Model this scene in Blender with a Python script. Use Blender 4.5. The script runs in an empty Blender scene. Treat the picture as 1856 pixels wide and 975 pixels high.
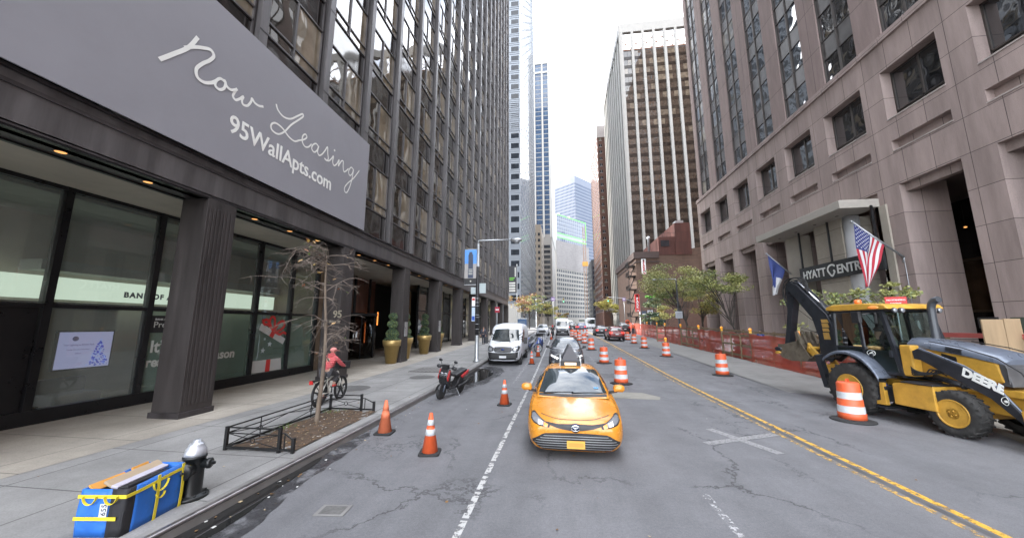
import bpy, bmesh, math, random
from mathutils import Vector, Matrix
from mathutils.bvhtree import BVHTree
R = math.radians
rnd = random.Random(7)
S = bpy.context.scene
C = S.collection

# ------------------------------------------------------------------ camera, sky, sun, exposure
cam = bpy.data.cameras.new('camera'); cam.sensor_width = 36; cam.lens = 36 * 635 / 1856
cam.clip_start = 0.05; cam.clip_end = 5000
cob = bpy.data.objects.new('camera', cam); C.objects.link(cob)
cob.location = (0, 0, 2.45); cob.rotation_mode = 'XYZ'
cob.rotation_euler = (R(90 + 8.993), 0, R(7.709))
S.camera = cob
SUN_EL, SUN_AZ = 33, -68          # azimuth from +y towards +x
W = bpy.data.worlds.new('World'); S.world = W; W.use_nodes = True
wn, wl = W.node_tree.nodes, W.node_tree.links
bg = wn['Background']; bg.inputs[1].default_value = 0.11
sky = wn.new('ShaderNodeTexSky'); sky.sky_type = 'NISHITA'; sky.sun_disc = False
sky.sun_elevation = R(SUN_EL); sky.sun_rotation = R(SUN_AZ); sky.dust_density = 1.5
tc = wn.new('ShaderNodeTexCoord'); mp = wn.new('ShaderNodeMapping'); mp.inputs['Scale'].default_value = (1, 1, 1.6)
nz = wn.new('ShaderNodeTexNoise'); nz.inputs['Scale'].default_value = 2.1; nz.inputs['Detail'].default_value = 7; nz.inputs['Roughness'].default_value = .56
rp = wn.new('ShaderNodeValToRGB'); rp.color_ramp.elements[0].position = .36; rp.color_ramp.elements[1].position = .56
mx = wn.new('ShaderNodeMix'); mx.data_type = 'RGBA'
mx.inputs[7].default_value = (9.3, 9.5, 9.9, 1)
wl.new(tc.outputs['Generated'], mp.inputs[0]); wl.new(mp.outputs[0], nz.inputs[0]); wl.new(nz.outputs[0], rp.inputs[0])
wl.new(rp.outputs[0], mx.inputs[0]); wl.new(sky.outputs[0], mx.inputs[6]); wl.new(mx.outputs[2], bg.inputs[0])
sd = bpy.data.lights.new('sun', 'SUN'); sd.energy = 1.3; sd.angle = R(11); sd.color = (1, .95, .87)
so = bpy.data.objects.new('sun', sd); C.objects.link(so)
_d = Vector((math.sin(R(SUN_AZ)) * math.cos(R(SUN_EL)), math.cos(R(SUN_AZ)) * math.cos(R(SUN_EL)), math.sin(R(SUN_EL))))
so.rotation_euler = _d.to_track_quat('Z', 'Y').to_euler(); so.location = _d * 200
vs = S.view_settings; vs.view_transform = 'Standard'; vs.look = 'None'; vs.gamma = 1; vs.use_curve_mapping = False
vs.exposure = 3.05
S.render.engine = 'CYCLES'
cy = S.cycles; cy.use_denoising = True
try: cy.denoiser = 'OPENIMAGEDENOISE'
except Exception: pass
cy.max_bounces = 8; cy.diffuse_bounces = 4; cy.glossy_bounces = 4; cy.transparent_max_bounces = 24; cy.transmission_bounces = 6
cy.caustics_reflective = False; cy.caustics_refractive = False; cy.sample_clamp_indirect = 6

# ------------------------------------------------------------------ materials
MATS = {}
def _new(name):
    m = bpy.data.materials.new(name); m.use_nodes = True
    nt = m.node_tree; return m, nt.nodes, nt.links, nt.nodes['Principled BSDF']
def mat(name, col, rough=.6, metal=0., var=.12, vscale=3., bump=0., bscale=40., spec=None, emit=None, estr=1., coat=0., stain=0., sscale=.7, streak=False):
    if name in MATS: return MATS[name]
    m, n, l, b = _new(name)
    b.inputs['Roughness'].default_value = rough; b.inputs['Metallic'].default_value = metal
    if spec is not None: b.inputs['Specular IOR Level'].default_value = spec
    if coat: b.inputs['Coat Weight'].default_value = coat; b.inputs['Coat Roughness'].default_value = .04
    t = n.new('ShaderNodeTexCoord')
    src = t.outputs['Object']
    if streak:
        q = n.new('ShaderNodeMapping'); q.inputs['Scale'].default_value = (1, 1, .12); l.new(src, q.inputs[0]); sv = q.outputs[0]
    else: sv = src
    last = None
    if var:
        z = n.new('ShaderNodeTexNoise'); z.inputs['Scale'].default_value = vscale; z.inputs['Detail'].default_value = 6; z.inputs['Roughness'].default_value = .65
        l.new(sv, z.inputs[0])
        r = n.new('ShaderNodeMapRange'); r.inputs[1].default_value = .25; r.inputs[2].default_value = .75
        r.inputs[3].default_value = 1 - var * 1.6; r.inputs[4].default_value = 1 + var * 1.2; l.new(z.outputs[0], r.inputs[0])
        k = n.new('ShaderNodeVectorMath'); k.operation = 'SCALE'; k.inputs[0].default_value = col[:3]; l.new(r.outputs[0], k.inputs['Scale'])
        last = k.outputs[0]
        r2 = n.new('ShaderNodeMapRange'); r2.inputs[1].default_value = .3; r2.inputs[2].default_value = .7
        r2.inputs[3].default_value = max(.02, rough - .12); r2.inputs[4].default_value = min(1, rough + .12)
        l.new(z.outputs[0], r2.inputs[0]); l.new(r2.outputs[0], b.inputs['Roughness'])
    else: b.inputs['Base Color'].default_value = (*col[:3], 1)
    if stain:
        z = n.new('ShaderNodeTexNoise'); z.inputs['Scale'].default_value = sscale; z.inputs['Detail'].default_value = 8; z.inputs['Roughness'].default_value = .7; l.new(sv, z.inputs[0])
        r = n.new('ShaderNodeMapRange'); r.inputs[1].default_value = .5; r.inputs[2].default_value = .72; r.inputs[3].default_value = 1; r.inputs[4].default_value = 1 - stain; l.new(z.outputs[0], r.inputs[0])
        k = n.new('ShaderNodeVectorMath'); k.operation = 'SCALE'; l.new(last, k.inputs[0]); l.new(r.outputs[0], k.inputs['Scale']); last = k.outputs[0]
    if last is not None: l.new(last, b.inputs['Base Color'])
    if bump:
        z = n.new('ShaderNodeTexNoise'); z.inputs['Scale'].default_value = bscale; z.inputs['Detail'].default_value = 4; l.new(src, z.inputs[0])
        u = n.new('ShaderNodeBump'); u.inputs['Strength'].default_value = bump; u.inputs['Distance'].default_value = .02; l.new(z.outputs[0], u.inputs['Height']); l.new(u.outputs[0], b.inputs['Normal'])
    if emit: b.inputs['Emission Color'].default_value = (*emit, 1); b.inputs['Emission Strength'].default_value = estr * .5
    MATS[name] = m; return m

def refl_glass(name, col, blind=None, amount=.25, ior=2.0, wave=.35, wscale=.55, rough=.02, col2=None):
    """coated curtain-wall glass: opaque dark pane, strong reflections, slightly bent panes, some panes with pale blinds"""
    m, n, l, b = _new(name)
    b.inputs['Roughness'].default_value = rough; b.inputs['IOR'].default_value = ior
    g = n.new('ShaderNodeNewGeometry'); t = n.new('ShaderNodeTexCoord')
    mixs = n.new('ShaderNodeMix'); mixs.data_type = 'RGBA'; mixs.inputs[6].default_value = (*col, 1); mixs.inputs[7].default_value = (*(blind or col), 1)
    r = n.new('ShaderNodeMapRange'); r.inputs[1].default_value = 1 - amount; r.inputs[2].default_value = 1 - amount + .02; l.new(g.outputs['Random Per Island'], r.inputs[0]); l.new(r.outputs[0], mixs.inputs[0])
    z0 = n.new('ShaderNodeTexNoise'); z0.inputs['Scale'].default_value = .9; z0.inputs['Detail'].default_value = 4; l.new(t.outputs['Object'], z0.inputs[0])
    k = n.new('ShaderNodeMapRange'); k.inputs[1].default_value = .3; k.inputs[2].default_value = .7; k.inputs[3].default_value = .55; k.inputs[4].default_value = 1.35; l.new(z0.outputs[0], k.inputs[0])
    sc = n.new('ShaderNodeVectorMath'); sc.operation = 'SCALE'; l.new(mixs.outputs[2], sc.inputs[0]); l.new(k.outputs[0], sc.inputs['Scale']); l.new(sc.outputs[0], b.inputs['Base Color'])
    z = n.new('ShaderNodeTexNoise'); z.noise_dimensions = '4D'; z.inputs['Scale'].default_value = wscale; z.inputs['Detail'].default_value = 1.2; l.new(t.outputs['Object'], z.inputs['Vector'])
    mw = n.new('ShaderNodeMath'); mw.operation = 'MULTIPLY'; mw.inputs[1].default_value = 37.; l.new(g.outputs['Random Per Island'], mw.inputs[0]); l.new(mw.outputs[0], z.inputs['W'])
    u = n.new('ShaderNodeBump'); u.inputs['Strength'].default_value = wave; u.inputs['Distance'].default_value = .05; l.new(z.outputs[0], u.inputs['Height']); l.new(u.outputs[0], b.inputs['Normal'])
    MATS[name] = m; return m

def clear_glass(name, tint=(.8, .9, .86), refl=1.0, ior=1.5, body=0., bodycol=(.3, .35, .33)):
    """thin pane one sees through; optional milky body colour for frosting or for painted-in reflected haze"""
    m, n, l, b = _new(name); n.remove(b); out = n['Material Output']
    tr = n.new('ShaderNodeBsdfTransparent'); tr.inputs[0].default_value = (*tint, 1)
    gl = n.new('ShaderNodeBsdfGlossy'); gl.inputs['Roughness'].default_value = .015
    fr = n.new('ShaderNodeFresnel'); fr.inputs[0].default_value = ior
    mu = n.new('ShaderNodeMath'); mu.operation = 'MULTIPLY'; mu.inputs[1].default_value = refl; mu.use_clamp = True; l.new(fr.outputs[0], mu.inputs[0])
    base = tr.outputs[0]
    if body:
        df = n.new('ShaderNodeBsdfDiffuse'); df.inputs[0].default_value = (*bodycol, 1)
        mm = n.new('ShaderNodeMixShader'); mm.inputs[0].default_value = body; l.new(tr.outputs[0], mm.inputs[1]); l.new(df.outputs[0], mm.inputs[2]); base = mm.outputs[0]
    mi = n.new('ShaderNodeMixShader'); l.new(mu.outputs[0], mi.inputs[0]); l.new(base, mi.inputs[1]); l.new(gl.outputs[0], mi.inputs[2]); l.new(mi.outputs[0], out.inputs[0])
    MATS[name] = m; return m

def worn_paint(name, col, lo=.42, hi=.56, scale=9., rough=.55):
    m, n, l, b = _new(name); out = n['Material Output']
    b.inputs['Base Color'].default_value = (*col, 1); b.inputs['Roughness'].default_value = rough
    t = n.new('ShaderNodeTexCoord'); z = n.new('ShaderNodeTexNoise'); z.inputs['Scale'].default_value = scale; z.inputs['Detail'].default_value = 8; z.inputs['Roughness'].default_value = .72; l.new(t.outputs['Object'], z.inputs[0])
    r = n.new('ShaderNodeMapRange'); r.inputs[1].default_value = lo; r.inputs[2].default_value = hi; l.new(z.outputs[0], r.inputs[0])
    tr = n.new('ShaderNodeBsdfTransparent'); mi = n.new('ShaderNodeMixShader'); l.new(r.outputs[0], mi.inputs[0]); l.new(tr.outputs[0], mi.inputs[1]); l.new(b.outputs[0], mi.inputs[2]); l.new(mi.outputs[0], out.inputs[0])
    MATS[name] = m; return m

def netting(name, col):
    m, n, l, b = _new(name); out = n['Material Output']
    b.inputs['Base Color'].default_value = (*col, 1); b.inputs['Roughness'].default_value = .6
    t = n.new('ShaderNodeTexCoord'); z = n.new('ShaderNodeTexNoise'); z.inputs['Scale'].default_value = 1.3; z.inputs['Detail'].default_value = 3; l.new(t.outputs['Object'], z.inputs[0])
    r = n.new('ShaderNodeMapRange'); r.inputs[1].default_value = .3; r.inputs[2].default_value = .7; r.inputs[3].default_value = .55; r.inputs[4].default_value = .85; l.new(z.outputs[0], r.inputs[0])
    # open weave: holes 4 cm apart
    sx = n.new('ShaderNodeSeparateXYZ'); l.new(t.outputs['Object'], sx.inputs[0])
    tr = n.new('ShaderNodeBsdfTransparent'); mi = n.new('ShaderNodeMixShader'); l.new(r.outputs[0], mi.inputs[0]); l.new(tr.outputs[0], mi.inputs[1]); l.new(b.outputs[0], mi.inputs[2]); l.new(mi.outputs[0], out.inputs[0])
    MATS[name] = m; return m

def slabs(name, col, bw, bh, mortar=.012, axis='xy', var=.1, rough=.75, off=0., jointcol=None, vscale=1.2, stain=.25, streak=False, shift=(0, 0, 0)):
    """stone or concrete cut in slabs by thin joints"""
    m, n, l, b = _new(name); b.inputs['Roughness'].default_value = rough
    t = n.new('ShaderNodeTexCoord'); s = n.new('ShaderNodeSeparateXYZ'); l.new(t.outputs['Object'], s.inputs[0])
    c = n.new('ShaderNodeCombineXYZ')
    if axis == 'xy': l.new(s.outputs[0], c.inputs[0]); l.new(s.outputs[1], c.inputs[1])
    else:
        a = n.new('ShaderNodeMath'); a.operation = 'ADD'; l.new(s.outputs[0], a.inputs[0]); l.new(s.outputs[1], a.inputs[1]); l.new(a.outputs[0], c.inputs[0]); l.new(s.outputs[2], c.inputs[1])
    mp = n.new('ShaderNodeMapping'); mp.inputs['Location'].default_value = shift; l.new(c.outputs[0], mp.inputs[0])
    k = n.new('ShaderNodeTexBrick'); k.offset = off; k.squash = 1; k.inputs['Scale'].default_value = 1; k.inputs['Brick Width'].default_value = bw; k.inputs['Row Height'].default_value = bh
    k.inputs['Mortar Size'].default_value = mortar; k.inputs['Mortar Smooth'].default_value = .1; k.inputs['Bias'].default_value = 0
    d = var
    k.inputs['Color1'].default_value = (*[x * (1 - d) for x in col], 1); k.inputs['Color2'].default_value = (*[x * (1 + d) for x in col], 1)
    k.inputs['Mortar'].default_value = (*(jointcol or [x * .35 for x in col]), 1); l.new(mp.outputs[0], k.inputs[0])
    q = n.new('ShaderNodeMapping'); q.inputs['Scale'].default_value = (1, 1, .15 if streak else 1); l.new(t.outputs['Object'], q.inputs[0])
    z = n.new('ShaderNodeTexNoise'); z.inputs['Scale'].default_value = vscale; z.inputs['Detail'].default_value = 9; z.inputs['Roughness'].default_value = .7; l.new(q.outputs[0], z.inputs[0])
    r = n.new('ShaderNodeMapRange'); r.inputs[1].default_value = .3; r.inputs[2].default_value = .72; r.inputs[3].default_value = 1.12; r.inputs[4].default_value = 1 - stain; l.new(z.outputs[0], r.inputs[0])
    z2 = n.new('ShaderNodeTexNoise'); z2.inputs['Scale'].default_value = 55; z2.inputs['Detail'].default_value = 3; l.new(t.outputs['Object'], z2.inputs[0])
    r2 = n.new('ShaderNodeMapRange'); r2.inputs[1].default_value = .3; r2.inputs[2].default_value = .7; r2.inputs[3].default_value = .86; r2.inputs[4].default_value = 1.12; l.new(z2.outputs[0], r2.inputs[0])
    mm = n.new('ShaderNodeMath'); mm.operation = 'MULTIPLY'; l.new(r.outputs[0], mm.inputs[0]); l.new(r2.outputs[0], mm.inputs[1])
    v = n.new('ShaderNodeVectorMath'); v.operation = 'SCALE'; l.new(k.outputs[0], v.inputs[0]); l.new(mm.outputs[0], v.inputs['Scale']); l.new(v.outputs[0], b.inputs['Base Color'])
    u = n.new('ShaderNodeBump'); u.inputs['Strength'].default_value = .35; u.inputs['Distance'].default_value = .006; u.invert = True; l.new(k.outputs['Fac'], u.inputs['Height']); l.new(u.outputs[0], b.inputs['Normal'])
    MATS[name] = m; return m

def asphalt(name, col=(.125, .125, .13)):
    m, n, l, b = _new(name)
    t = n.new('ShaderNodeTexCoord'); o = t.outputs['Object']
    def noise(sc, det=6, ro=.6, src=o):
        z = n.new('ShaderNodeTexNoise'); z.inputs['Scale'].default_value = sc; z.inputs['Detail'].default_value = det; z.inputs['Roughness'].default_value = ro; l.new(src, z.inputs[0]); return z
    def rng(src, a, c, d, e):
        r = n.new('ShaderNodeMapRange'); r.inputs[1].default_value = a; r.inputs[2].default_value = c; r.inputs[3].default_value = d; r.inputs[4].default_value = e; l.new(src, r.inputs[0]); return r.outputs[0]
    def mul(a, c):
        k = n.new('ShaderNodeMath'); k.operation = 'MULTIPLY'; l.new(a, k.inputs[0]); l.new(c, k.inputs[1]); return k.outputs[0]
    big = rng(noise(.35, 7, .65).outputs[0], .3, .7, .86, 1.12)
    mid = rng(noise(2.2, 8, .75).outputs[0], .35, .75, 1.05, .84)
    fine = rng(noise(95, 3, .7).outputs[0], .3, .7, .72, 1.3)
    pat = rng(noise(.16, 3, .5).outputs[0], .56, .6, 1., .84)
    q = n.new('ShaderNodeMapping'); q.inputs['Scale'].default_value = (1.2, .06, 1); l.new(o, q.inputs[0])
    wheel = rng(noise(1.1, 4, .6, q.outputs[0]).outputs[0], .4, .65, 1.04, .88)
    # cracks: warped cell borders kept only here and there
    w = noise(1.6, 6, .7); sub = n.new('ShaderNodeVectorMath'); sub.operation = 'SUBTRACT'; sub.inputs[1].default_value = (.5, .5, .5); l.new(w.outputs['Color'], sub.inputs[0])
    s2 = n.new('ShaderNodeVectorMath'); s2.operation = 'SCALE'; s2.inputs['Scale'].default_value = 1.1; l.new(sub.outputs[0], s2.inputs[0])
    ad = n.new('ShaderNodeVectorMath'); ad.operation = 'ADD'; l.new(o, ad.inputs[0]); l.new(s2.outputs[0], ad.inputs[1])
    def cracks(sc, width, lo, hi, msc):
        v = n.new('ShaderNodeTexVoronoi'); v.feature = 'DISTANCE_TO_EDGE'; v.inputs['Scale'].default_value = sc; l.new(ad.outputs[0], v.inputs[0])
        c = rng(v.outputs[0], width * .3, width, 1., 0.)
        k = rng(noise(msc, 3, .5).outputs[0], lo, hi, 0., 1.)
        return mul(c, k)
    c1 = cracks(.28, .010, .44, .56, .5); c2 = cracks(.9, .016, .56, .62, .33)
    mxx = n.new('ShaderNodeMath'); mxx.operation = 'MAXIMUM'; l.new(c1, mxx.inputs[0]); l.new(c2, mxx.inputs[1])
    dark = rng(mxx.outputs[0], 0, 1, 1., .45)
    spk = rng(noise(26, 4, .75).outputs[0], .3, .7, .84, 1.16)
    f = mul(mul(mul(big, mid), mul(fine, pat)), mul(mul(wheel, spk), dark))
    k = n.new('ShaderNodeVectorMath'); k.operation = 'SCALE'; k.inputs[0].default_value = col; l.new(f, k.inputs['Scale']); l.new(k.outputs[0], b.inputs['Base Color'])
    l.new(rng(noise(.9, 5, .6).outputs[0], .3, .7, .62, .9), b.inputs['Roughness']); b.inputs['Specular IOR Level'].default_value = .4
    u = n.new('ShaderNodeBump'); u.inputs['Strength'].default_value = .45; u.inputs['Distance'].default_value = .006; l.new(noise(120, 3, .6).outputs[0], u.inputs['Height']); l.new(u.outputs[0], b.inputs['Normal'])
    MATS[name] = m; return m

# ------------------------------------------------------------------ mesh helpers
class MB:
    def __init__(s): s.v = []; s.f = []; s.m = []; s.s = []
    def face(s, pts, m=0, sm=False):
        i = len(s.v); s.v += [tuple(p) for p in pts]; s.f.append(tuple(range(i, i + len(pts)))); s.m.append(m); s.s.append(sm)
    def idx(s, vs, fs, m=0, sm=False):
        i = len(s.v); s.v += [tuple(p) for p in vs]
        for f in fs: s.f.append(tuple(i + k for k in f)); s.m.append(m); s.s.append(sm)
    def box(s, x0, x1, y0, y1, z0, z1, m=0):
        if x0 > x1: x0, x1 = x1, x0
        if y0 > y1: y0, y1 = y1, y0
        if z0 > z1: z0, z1 = z1, z0
        v = [(x0, y0, z0), (x1, y0, z0), (x1, y1, z0), (x0, y1, z0), (x0, y0, z1), (x1, y0, z1), (x1, y1, z1), (x0, y1, z1)]
        s.idx(v, [(0, 3, 2, 1), (4, 5, 6, 7), (0, 1, 5, 4), (1, 2, 6, 5), (2, 3, 7, 6), (3, 0, 4, 7)], m); return s
    def bar(s, a, b, w, h=None, m=0, up=(0, 0, 1)):
        """rectangular bar from a to b"""
        a, b = Vector(a), Vector(b); h = h or w; d = (b - a).normalized(); u = Vector(up)
        if abs(d.dot(u)) > .97: u = Vector((0, 1, 0))
        r = d.cross(u).normalized(); u = r.cross(d).normalized()
        c = [r * (sx * w / 2) + u * (sy * h / 2) for sx, sy in ((-1, -1), (1, -1), (1, 1), (-1, 1))]
        s.idx([a + k for k in c] + [b + k for k in c], [(0, 1, 2, 3), (7, 6, 5, 4), (0, 4, 5, 1), (1, 5, 6, 2), (2, 6, 7, 3), (3, 7, 4, 0)], m); return s
    def tube(s, path, rad, n=8, m=0, sm=True, cap=True):
        P = [Vector(p) for p in path]; rs = rad if isinstance(rad, (list, tuple)) else [rad] * len(P)
        base = len(s.v); ref = None
        for i, p in enumerate(P):
            d = (P[min(i + 1, len(P) - 1)] - P[max(i - 1, 0)]).normalized()
            if ref is None: ref = Vector((0, 0, 1)) if abs(d.z) < .9 else Vector((1, 0, 0))
            u = d.cross(ref).normalized(); ref2 = u.cross(d).normalized(); ref = ref2
            for k in range(n):
                t = 2 * math.pi * k / n; s.v.append(tuple(p + (u * math.cos(t) + ref2 * math.sin(t)) * rs[i]))
        for i in range(len(P) - 1):
            for k in range(n):
                a = base + i * n + k; b2 = base + i * n + (k + 1) % n
                s.f.append((a, b2, b2 + n, a + n)); s.m.append(m); s.s.append(sm)
        if cap:
            s.f.append(tuple(base + k for k in range(n))[::-1]); s.m.append(m); s.s.append(False)
            e = base + (len(P) - 1) * n; s.f.append(tuple(e + k for k in range(n))); s.m.append(m); s.s.append(False)
        return s
    def lathe(s, prof, c=(0, 0, 0), n=20, m=0, axis='z', sm=True, mats=None, caps=True):
        """profile of (radius, height) turned about an axis through c"""
        base = len(s.v)
        for r, h in prof:
            for k in range(n):
                t = 2 * math.pi * k / n; a, b = r * math.cos(t), r * math.sin(t)
                p = {'z': (a, b, h), 'x': (h, a, b), 'y': (a, h, b)}[axis]
                s.v.append((c[0] + p[0], c[1] + p[1], c[2] + p[2]))
        for i in range(len(prof) - 1):
            for k in range(n):
                a = base + i * n + k; b = base + i * n + (k + 1) % n
                f = (a, b, b + n, a + n)
                s.f.append(f if axis != 'y' else f[::-1]); s.m.append(mats[i] if mats else m); s.s.append(sm)
        for e, rev in ((0, True), (len(prof) - 1, False)):
            if caps and prof[e][0] > 1e-4:
                q = tuple(base + e * n + k for k in range(n)); s.f.append(q[::-1] if rev ^ (axis == 'y') else q); s.m.append(mats[min(e, len(prof) - 2)] if mats else m); s.s.append(False)
        return s
    def prism(s, poly, a0, a1, axis='x', m=0, mside=None):
        """2D polygon pushed along an axis: axis x -> poly (y,z); y -> (x,z); z -> (x,y)"""
        P = lambda p, a: {'x': (a, p[0], p[1]), 'y': (p[0], a, p[1]), 'z': (p[0], p[1], a)}[axis]
        n = len(poly); s.idx([P(p, a0) for p in poly] + [P(p, a1) for p in poly], [], m)
        i = len(s.v) - 2 * n
        s.f.append(tuple(i + k for k in range(n))[::-1]); s.m.append(m); s.s.append(False)
        s.f.append(tuple(i + n + k for k in range(n))); s.m.append(m); s.s.append(False)
        for k in range(n):
            j = (k + 1) % n; s.f.append((i + k, i + j, i + n + j, i + n + k)); s.m.append(m if mside is None else mside); s.s.append(False)
        return s
    def ball(s, c, r, m=0, seg=12, ring=8, sc=(1, 1, 1)):
        pr = [(max(1e-5, math.sin(math.pi * i / ring)), -math.cos(math.pi * i / ring)) for i in range(ring + 1)]
        b = len(s.v); s.lathe(pr, (0, 0, 0), seg, m)
        for k in range(b, len(s.v)):
            x, y, z = s.v[k]; s.v[k] = (c[0] + x * r * sc[0], c[1] + y * r * sc[1], c[2] + z * r * sc[2])
        return s
    def grid(s, rows, m=0, sm=True):
        b = len(s.v); nc = len(rows[0])
        for r in rows: s.v += [tuple(p) for p in r]
        for i in range(len(rows) - 1):
            for k in range(nc - 1):
                a = b + i * nc + k; s.f.append((a, a + 1, a + nc + 1, a + nc)); s.m.append(m); s.s.append(sm)
        return s
    def xf(s, M):
        s.v = [tuple(M @ Vector(p)) for p in s.v]; return s
    def build(s, name, mats, parent=None, origin=None, bevel=0., sub=0, solid=0., fixn=False):
        me = bpy.data.meshes.new(name)
        o = bpy.data.objects.new(name, me)
        v = s.v
        if origin is not None: v = [(a - origin[0], b - origin[1], c - origin[2]) for a, b, c in v]
        me.from_pydata(v, [], s.f)
        if not isinstance(mats, (list, tuple)): mats = [mats]
        for q in mats: me.materials.append(q)
        me.polygons.foreach_set('material_index', s.m); me.polygons.foreach_set('use_smooth', s.s)
        if fixn:
            bm = bmesh.new(); bm.from_mesh(me); bmesh.ops.remove_doubles(bm, verts=bm.verts, dist=1e-5); bmesh.ops.recalc_face_normals(bm, faces=bm.faces); bm.to_mesh(me); bm.free()
        me.update()
        C.objects.link(o)
        if parent is not None: o.parent = parent
        elif origin is not None: o.location = origin
        if bevel:
            q = o.modifiers.new('bevel', 'BEVEL'); q.width = bevel; q.segments = 2; q.limit_method = 'ANGLE'; q.angle_limit = R(40); q.harden_normals = False
        if solid:
            q = o.modifiers.new('solid', 'SOLIDIFY'); q.thickness = solid
        if sub:
            q = o.modifiers.new('sub', 'SUBSURF'); q.levels = sub; q.render_levels = sub
        return o

def tag(o, label=None, cat=None, group=None, kind=None):
    if label: o['label'] = label
    if cat: o['category'] = cat
    if group: o['group'] = group
    if kind: o['kind'] = kind
    return o
def thing(name, label, cat, loc=(0, 0, 0), rz=0., group=None):
    o = bpy.data.objects.new(name, None); o.empty_display_size = .2; C.objects.link(o)
    o.location = loc; o.rotation_euler = (0, 0, rz); return tag(o, label, cat, group)
def dup(o, loc=None, rz=None, label=None, group=None, scale=None):
    def cp(a, par):
        c = a.copy(); C.objects.link(c)
        if par is not None: c.parent = par
        for ch in list(KIDS(a)): cp(ch, c)
        return c
    c = cp(o, None)
    if loc is not None: c.location = loc
    if rz is not None: c.rotation_euler = (c.rotation_euler[0], c.rotation_euler[1], rz)
    if scale is not None: c.scale = (scale,) * 3 if not isinstance(scale, tuple) else scale
    if label: c['label'] = label
    if group: c['group'] = group
    return c
def KIDS(a): return [x for x in C.objects if x.parent == a]

def text_mesh(name, txt, size, M, mat_, parent=None, bold=0., extrude=.004, spacing=1., align='LEFT', shear=0., sx=1.):
    """flat lettering as a mesh; M maps text x -> column 0, text y -> column 1"""
    cu = bpy.data.curves.new(name, 'FONT'); cu.body = txt; cu.size = size; cu.offset = bold; cu.extrude = extrude; cu.space_character = spacing; cu.align_x = align; cu.shear = shear
    cu.resolution_u = 3
    t = bpy.data.objects.new(name, cu); C.objects.link(t)
    dg = bpy.context.evaluated_depsgraph_get(); me = bpy.data.meshes.new_from_object(t.evaluated_get(dg)); C.objects.unlink(t); bpy.data.objects.remove(t)
    me.transform(M @ Matrix.Diagonal((sx, 1, 1, 1))); me.materials.clear(); me.materials.append(mat_)
    o = bpy.data.objects.new(name, me); C.objects.link(o)
    if parent is not None: o.parent = parent
    return o
def frame(o, x, y):
    """matrix with origin o, text direction x, text up y"""
    x, y = Vector(x).normalized(), Vector(y).normalized(); z = x.cross(y)
    return Matrix(((x.x, y.x, z.x, o[0]), (x.y, y.y, z.y, o[1]), (x.z, y.z, z.z, o[2]), (0, 0, 0, 1)))
def catmull(pts, n=6):
    P = [Vector(p) for p in pts]; out = []
    for i in range(len(P) - 1):
        a, b, c, d = P[max(i - 1, 0)], P[i], P[i + 1], P[min(i + 2, len(P) - 1)]
        for k in range(n):
            t = k / n; out.append(.5 * ((2 * b) + (c - a) * t + (2 * a - 5 * b + 4 * c - d) * t * t + (3 * b - a - 3 * c + d) * t ** 3))
    out.append(P[-1]); return out
_rib = [0]
def ribbon(mb, pts, w, x, m=0):
    """flat pen stroke on a wall through (y,z) points; each stroke lies a hair proud of the last"""
    _rib[0] += 1; x += .0012 * (_rib[0] % 9)
    P = [Vector((p[0], p[1])) for p in pts]; L, Rr = [], []
    for i, p in enumerate(P):
        d = (P[min(i + 1, len(P) - 1)] - P[max(i - 1, 0)]); d = d.normalized() if d.length > 1e-6 else Vector((1, 0)); q = Vector((-d.y, d.x)); ww = w[i] if isinstance(w, list) else w
        xx = x + .003 * i / len(P); L.append((xx, p.x + q.x * ww / 2, p.y + q.y * ww / 2)); Rr.append((xx, p.x - q.x * ww / 2, p.y - q.y * ww / 2))
    mb.grid([Rr, L], m, False)
def bvh_of(o):
    dg = bpy.context.evaluated_depsgraph_get(); e = o.evaluated_get(dg); me = e.to_mesh()
    b = BVHTree.FromPolygons([v.co.copy() for v in me.vertices], [tuple(p.vertices) for p in me.polygons]); e.to_mesh_clear(); return b
def resample(pl, n):
    P = [Vector(p) for p in pl]; d = [0]
    for i in range(1, len(P)): d.append(d[-1] + (P[i] - P[i - 1]).length)
    out = []
    for k in range(n):
        t = d[-1] * k / (n - 1); i = 1
        while i < len(P) - 1 and d[i] < t: i += 1
        u = (t - d[i - 1]) / max(1e-9, d[i] - d[i - 1]); out.append(P[i - 1].lerp(P[i], min(1, max(0, u))))
    return out
def drape(mb, bvh, top, bot, nu=12, nv=4, side='front', off=.006, m=0):
    """patch between two 2D outlines laid on a body: front/back use (x,z), left/right use (y,z), up uses (x,y)"""
    T, B = resample(top, nu), resample(bot, nu); rows = []
    d = {'front': Vector((0, 1, 0)), 'back': Vector((0, -1, 0)), 'left': Vector((1, 0, 0)), 'right': Vector((-1, 0, 0)), 'up': Vector((0, 0, -1))}[side]
    for j in range(nv + 1):
        row = []
        for a, b in zip(T, B):
            q = a.lerp(b, j / nv)
            o = {'front': Vector((q[0], -20, q[1])), 'back': Vector((q[0], 20, q[1])), 'left': Vector((-20, q[0], q[1])), 'right': Vector((20, q[0], q[1])), 'up': Vector((q[0], q[1], 20))}[side]
            h = bvh.ray_cast(o, d)
            if h[0] is None: h = bvh.find_nearest(o + d * 20)
            row.append(h[0] - d * off)
        rows.append(row)
    mb.grid(rows, m); return mb
def gz(y):
    if y < 12: return 0.
    if y < 20: return .022 * (y - 12) ** 2 / 16
    if y < 66: return .022 * (y - 16)
    if y < 78: return 1.1 + .264 * (1 - ((78 - y) / 12) ** 2) / 2
    return 1.232
KZ = .15
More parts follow.
